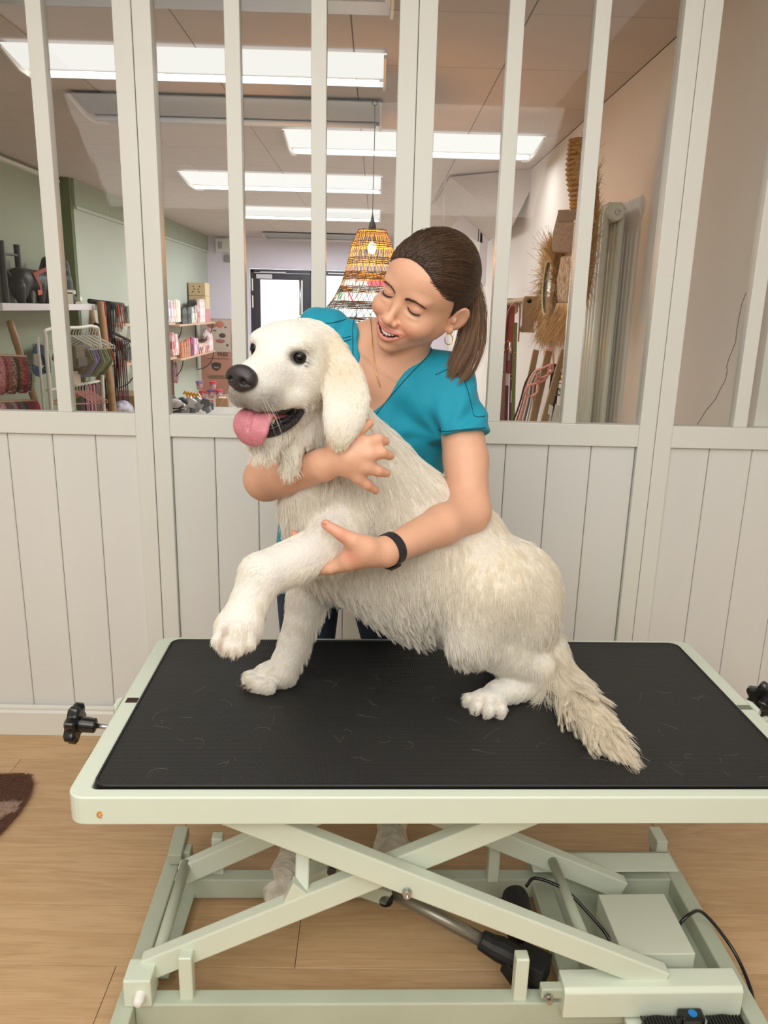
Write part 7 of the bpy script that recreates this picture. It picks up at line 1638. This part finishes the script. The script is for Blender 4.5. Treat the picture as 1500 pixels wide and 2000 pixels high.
for k, (px, y0, y1, c, nm, w_) in enumerate(lr_):
    Yl = 5.15 - 0.02 * k; q = at(px, y0, Yl); e = at(px - (y1 - y0) * 0.028, y1, Yl); o_ = thing('leash', nm + ' flat lead hanging straight down beside the ponytail', 'leash', q, 0, 'flat leads on the pine rack'); ww = w_ / FPX * Yl
    MB().ribbon([(0, 0, 0.0), tuple((e - q) * 0.5), tuple(e - q), tuple((e - q) * 1.3)], ww, 0.005, (1, 0, 0)).build('strap', mat('fl_%d_%d' % (c[0], c[1]), c, 0.55, var=0.15), o_)
    for s_ in (0.30, 0.36):
        MB().ball(tuple((e - q) * s_ + np.array([0, -0.004, 0])), 0.006, 8, 6).build('rivet', M_GOLD, o_, smooth=True)
    if k in (0, 5, 1): MB().box(*(lambda m_: (m_[0] - 0.014, m_[0] + 0.014, -0.009, -0.006, m_[2] - 0.04, m_[2] + 0.04))((e - q) * 0.62)).build('price_tag', M_WHITEP, o_)
q = at(1002, 592, 5.10); o_ = thing('leash', 'looped rust leather handle over the end of the pine rack', 'leash', q, 0); MB().ribbon(spline([(-0.04, 0, -0.20), (-0.03, 0, -0.06), (0.01, 0, 0.0), (0.045, 0, -0.03), (0.05, 0, -0.24)], 5), 0.03, 0.005, (0, 1, 0)).build('strap', mat('rust_leather', (158, 70, 56), 0.5), o_)
MB().tube([(0.0, -0.01, -0.24), (0.0, -0.01, -0.36)], 0.010, 8).build('snap_hook', M_STEEL, o_, smooth=True)
M_SLAT = mat('oak_slat', (160, 130, 92), 0.6, var=0.2, scale=14, stretch=(1, 1, 0.2))
for k, (x0, y0, x1, y1, w_, Yl, lab) in enumerate(((1047, 684, 1018, 826, 11, 4.6, 'leaning wooden slat nearest the flat leads'), (1072, 686, 1040, 826, 13, 4.4, 'leaning wooden slat with the pink harness over it'), (1102, 684, 1062, 826, 13, 4.2, 'leaning wooden slat nearest the mullion'))):
    a, b2 = at(x0, y0, Yl), at(x1, y1, Yl - 0.1); ww = w_ / FPX * Yl; tag(MB().bar(a, a + (b2 - a) * (a[2] / (a[2] - b2[2])), ww, 0.025, (0, 1, 0)).build('wooden_strip', M_SLAT, bevel=0.003), lab, 'slat', 'leaning display slats')
ls_ = [(1038, 724, 1000, 830, (70, 40, 44), 'dark maroon'), (1041, 724, 1006, 830, (150, 110, 104), 'mauve'), (1043, 723, 1010, 830, (236, 214, 204), 'cream'), (1045, 722, 1014, 830, (210, 130, 116), 'salmon'), (1047, 723, 1018, 830, (238, 232, 226), 'white'), (1049, 724, 1022, 830, (92, 100, 104), 'steel grey'), (1051, 726, 1028, 830, (200, 196, 190), 'pale grey'), (1053, 730, 1034, 830, (150, 60, 56), 'brick red')]
for k, (x0, y0, x1, y1, c, nm) in enumerate(ls_):
    Yl = 4.5 - 0.012 * k; a, b2 = at(x0, y0, Yl), at(x1, y1, Yl); o_ = thing('leash', nm + ' cord lead draped from the leaning wooden slat', 'leash', a, 0, 'cord leads on the slats'); d_ = b2 - a
    MB().tube(spline([(0.03, 0.02, -0.05), (0.012, 0, 0.0), tuple(d_ * 0.25 + np.array([-0.006, 0, 0.012])), tuple(d_ * 0.6), tuple(d_ * 1.2)], 4), 0.0055, 6).build('cord', mat('cl_%d_%d' % (c[0], c[1]), c, 0.7), o_, smooth=True)
q = at(1075, 700, 4.3); o_ = thing('dog_harness', 'salmon pink dog harness looped over a leaning wooden slat', 'harness', q)
M_SAL = mat('salmon_webbing', (222, 150, 134), 0.7, var=0.12, scale=30)
for pts in ([(1064, 694), (1066, 684), (1076, 682), (1080, 690), (1080, 712), (1070, 722)], [(1080, 710), (1062, 718), (1046, 726), (1056, 738), (1078, 726), (1080, 712)], [(1048, 728), (1050, 746), (1066, 740), (1072, 724)], [(1050, 748), (1032, 754), (1026, 768), (1038, 774), (1050, 764), (1052, 748)]):
    MB().ribbon([rel(o_, c) for c in spline([at(x, y, 4.28) for x, y in pts], 6)], 0.022, 0.006, (0, 1, 0.2)).build('strap', M_SAL, o_)
for k, (x, y, lab) in enumerate(((1100, 735, 'brass bell charm hanging by the mullion'), (1093, 765, 'steel snap hook hanging below the brass charm'))):
    q = at(x, y, 4.15); o_ = thing('hook_charm', lab, 'charm', q); MB().lathe([(0.0, 0.02), (0.012, 0.016), (0.02, -0.004), (0.022, -0.02), (0.0, -0.02)], seg=14).build('bell', (M_GOLD, M_STEEL)[k], o_, smooth=True); MB().tube([(0.014 * math.cos(a), 0, 0.03 + 0.014 * math.sin(a)) for a in np.linspace(0, 6.283, 14)], 0.003, 5, cap=False).build('ring', M_STEEL, o_)
for k, (x, lab) in enumerate(((1070, 'white price tag bundle left of the charm'), (1083, 'white price tag bundle under the charm'))):
    q = at(x, 812, 4.1); o_ = tag(MB().prism([(-0.012, 0, -0.05), (0.016, 0, -0.05), (0.026, 0, 0.05), (0.006, 0, 0.06)], (0, 0.03, 0)).build('tag_bundle', M_WHITEP, bevel=0.002), lab, 'tag'); o_.location = q
q = at(1087, 800, 4.3); o_ = thing('leash', 'black lead hanging behind the white price tags', 'leash', q, 0); MB().ribbon([(-0.02, 0, 0.25), (-0.03, 0, 0), (-0.05, 0, -0.2)], 0.05, 0.006, (1, 0, 0)).build('strap', M_BLACKM, o_)

# ================================================================== cow-print rug on the grooming room floor
rg_ = tag(empty('fur_rug', (-1.05, 1.75, 0)), 'brown and white cowhide rug corner on the wooden floor', 'rug')
ol = [atz(x, y, 0.004) for x, y in ((-200, 1500), (0, 1515), (40, 1513), (60, 1516), (64, 1536), (58, 1556), (40, 1585), (22, 1606), (0, 1630), (-200, 1800))]
MB().prism([rel(rg_, c) for c in ol], (0, 0, 0.004)).build('hide', mat('hide_brown', (120, 88, 74), 0.9), rg_)
def inpoly(P2, poly):
    x, y = P2[:, 0], P2[:, 1]; c = np.zeros(len(x), bool); n = len(poly)
    for i in range(n):
        x0, y0 = poly[i][:2]; x1, y1 = poly[(i + 1) % n][:2]; c ^= ((y0 > y) != (y1 > y)) & (x < (x1 - x0) * (y - y0) / (y1 - y0 + 1e-12) + x0)
    return c
pp = np.stack([rnp.uniform(-1.25, -0.9, 60000), rnp.uniform(1.55, 1.98, 60000)], 1); pp = pp[inpoly(pp, ol)][:22000]
n = len(pp); S_ = np.zeros((n, 4, 3)); d = np.stack([0.5 + rnp.normal(0, 0.35, n), -0.2 + rnp.normal(0, 0.35, n), np.full(n, 0.7)], 1)
for k in range(4): S_[:, k] = np.stack([pp[:, 0], pp[:, 1], np.full(n, 0.006)], 1) + d * 0.011 * k / 3 - np.array([-1.05, 1.75, 0])
ro_ = hair_obj('pile', S_, 0.0007, None or (lambda: (lambda m: m)(fur_mat()))(), rg_, kind='stuff')
wpx = [atz(x, y, 0) for x, y in ((-60, 1582), (0, 1572), (40, 1572), (30, 1590), (0, 1604), (-60, 1640))]
wht = inpoly(pp + rnp.normal(0, 0.002, pp.shape), wpx); cc_ = np.ones((n, 4), np.float32); cc_[:, :3] = np.array(srgb(140, 104, 88)[:3]); cc_[wht, :3] = np.array(srgb(222, 200, 184)[:3])
ro_.data.attributes.new('tone', 'FLOAT_COLOR', 'CURVE').data.foreach_set('color', cc_.ravel())
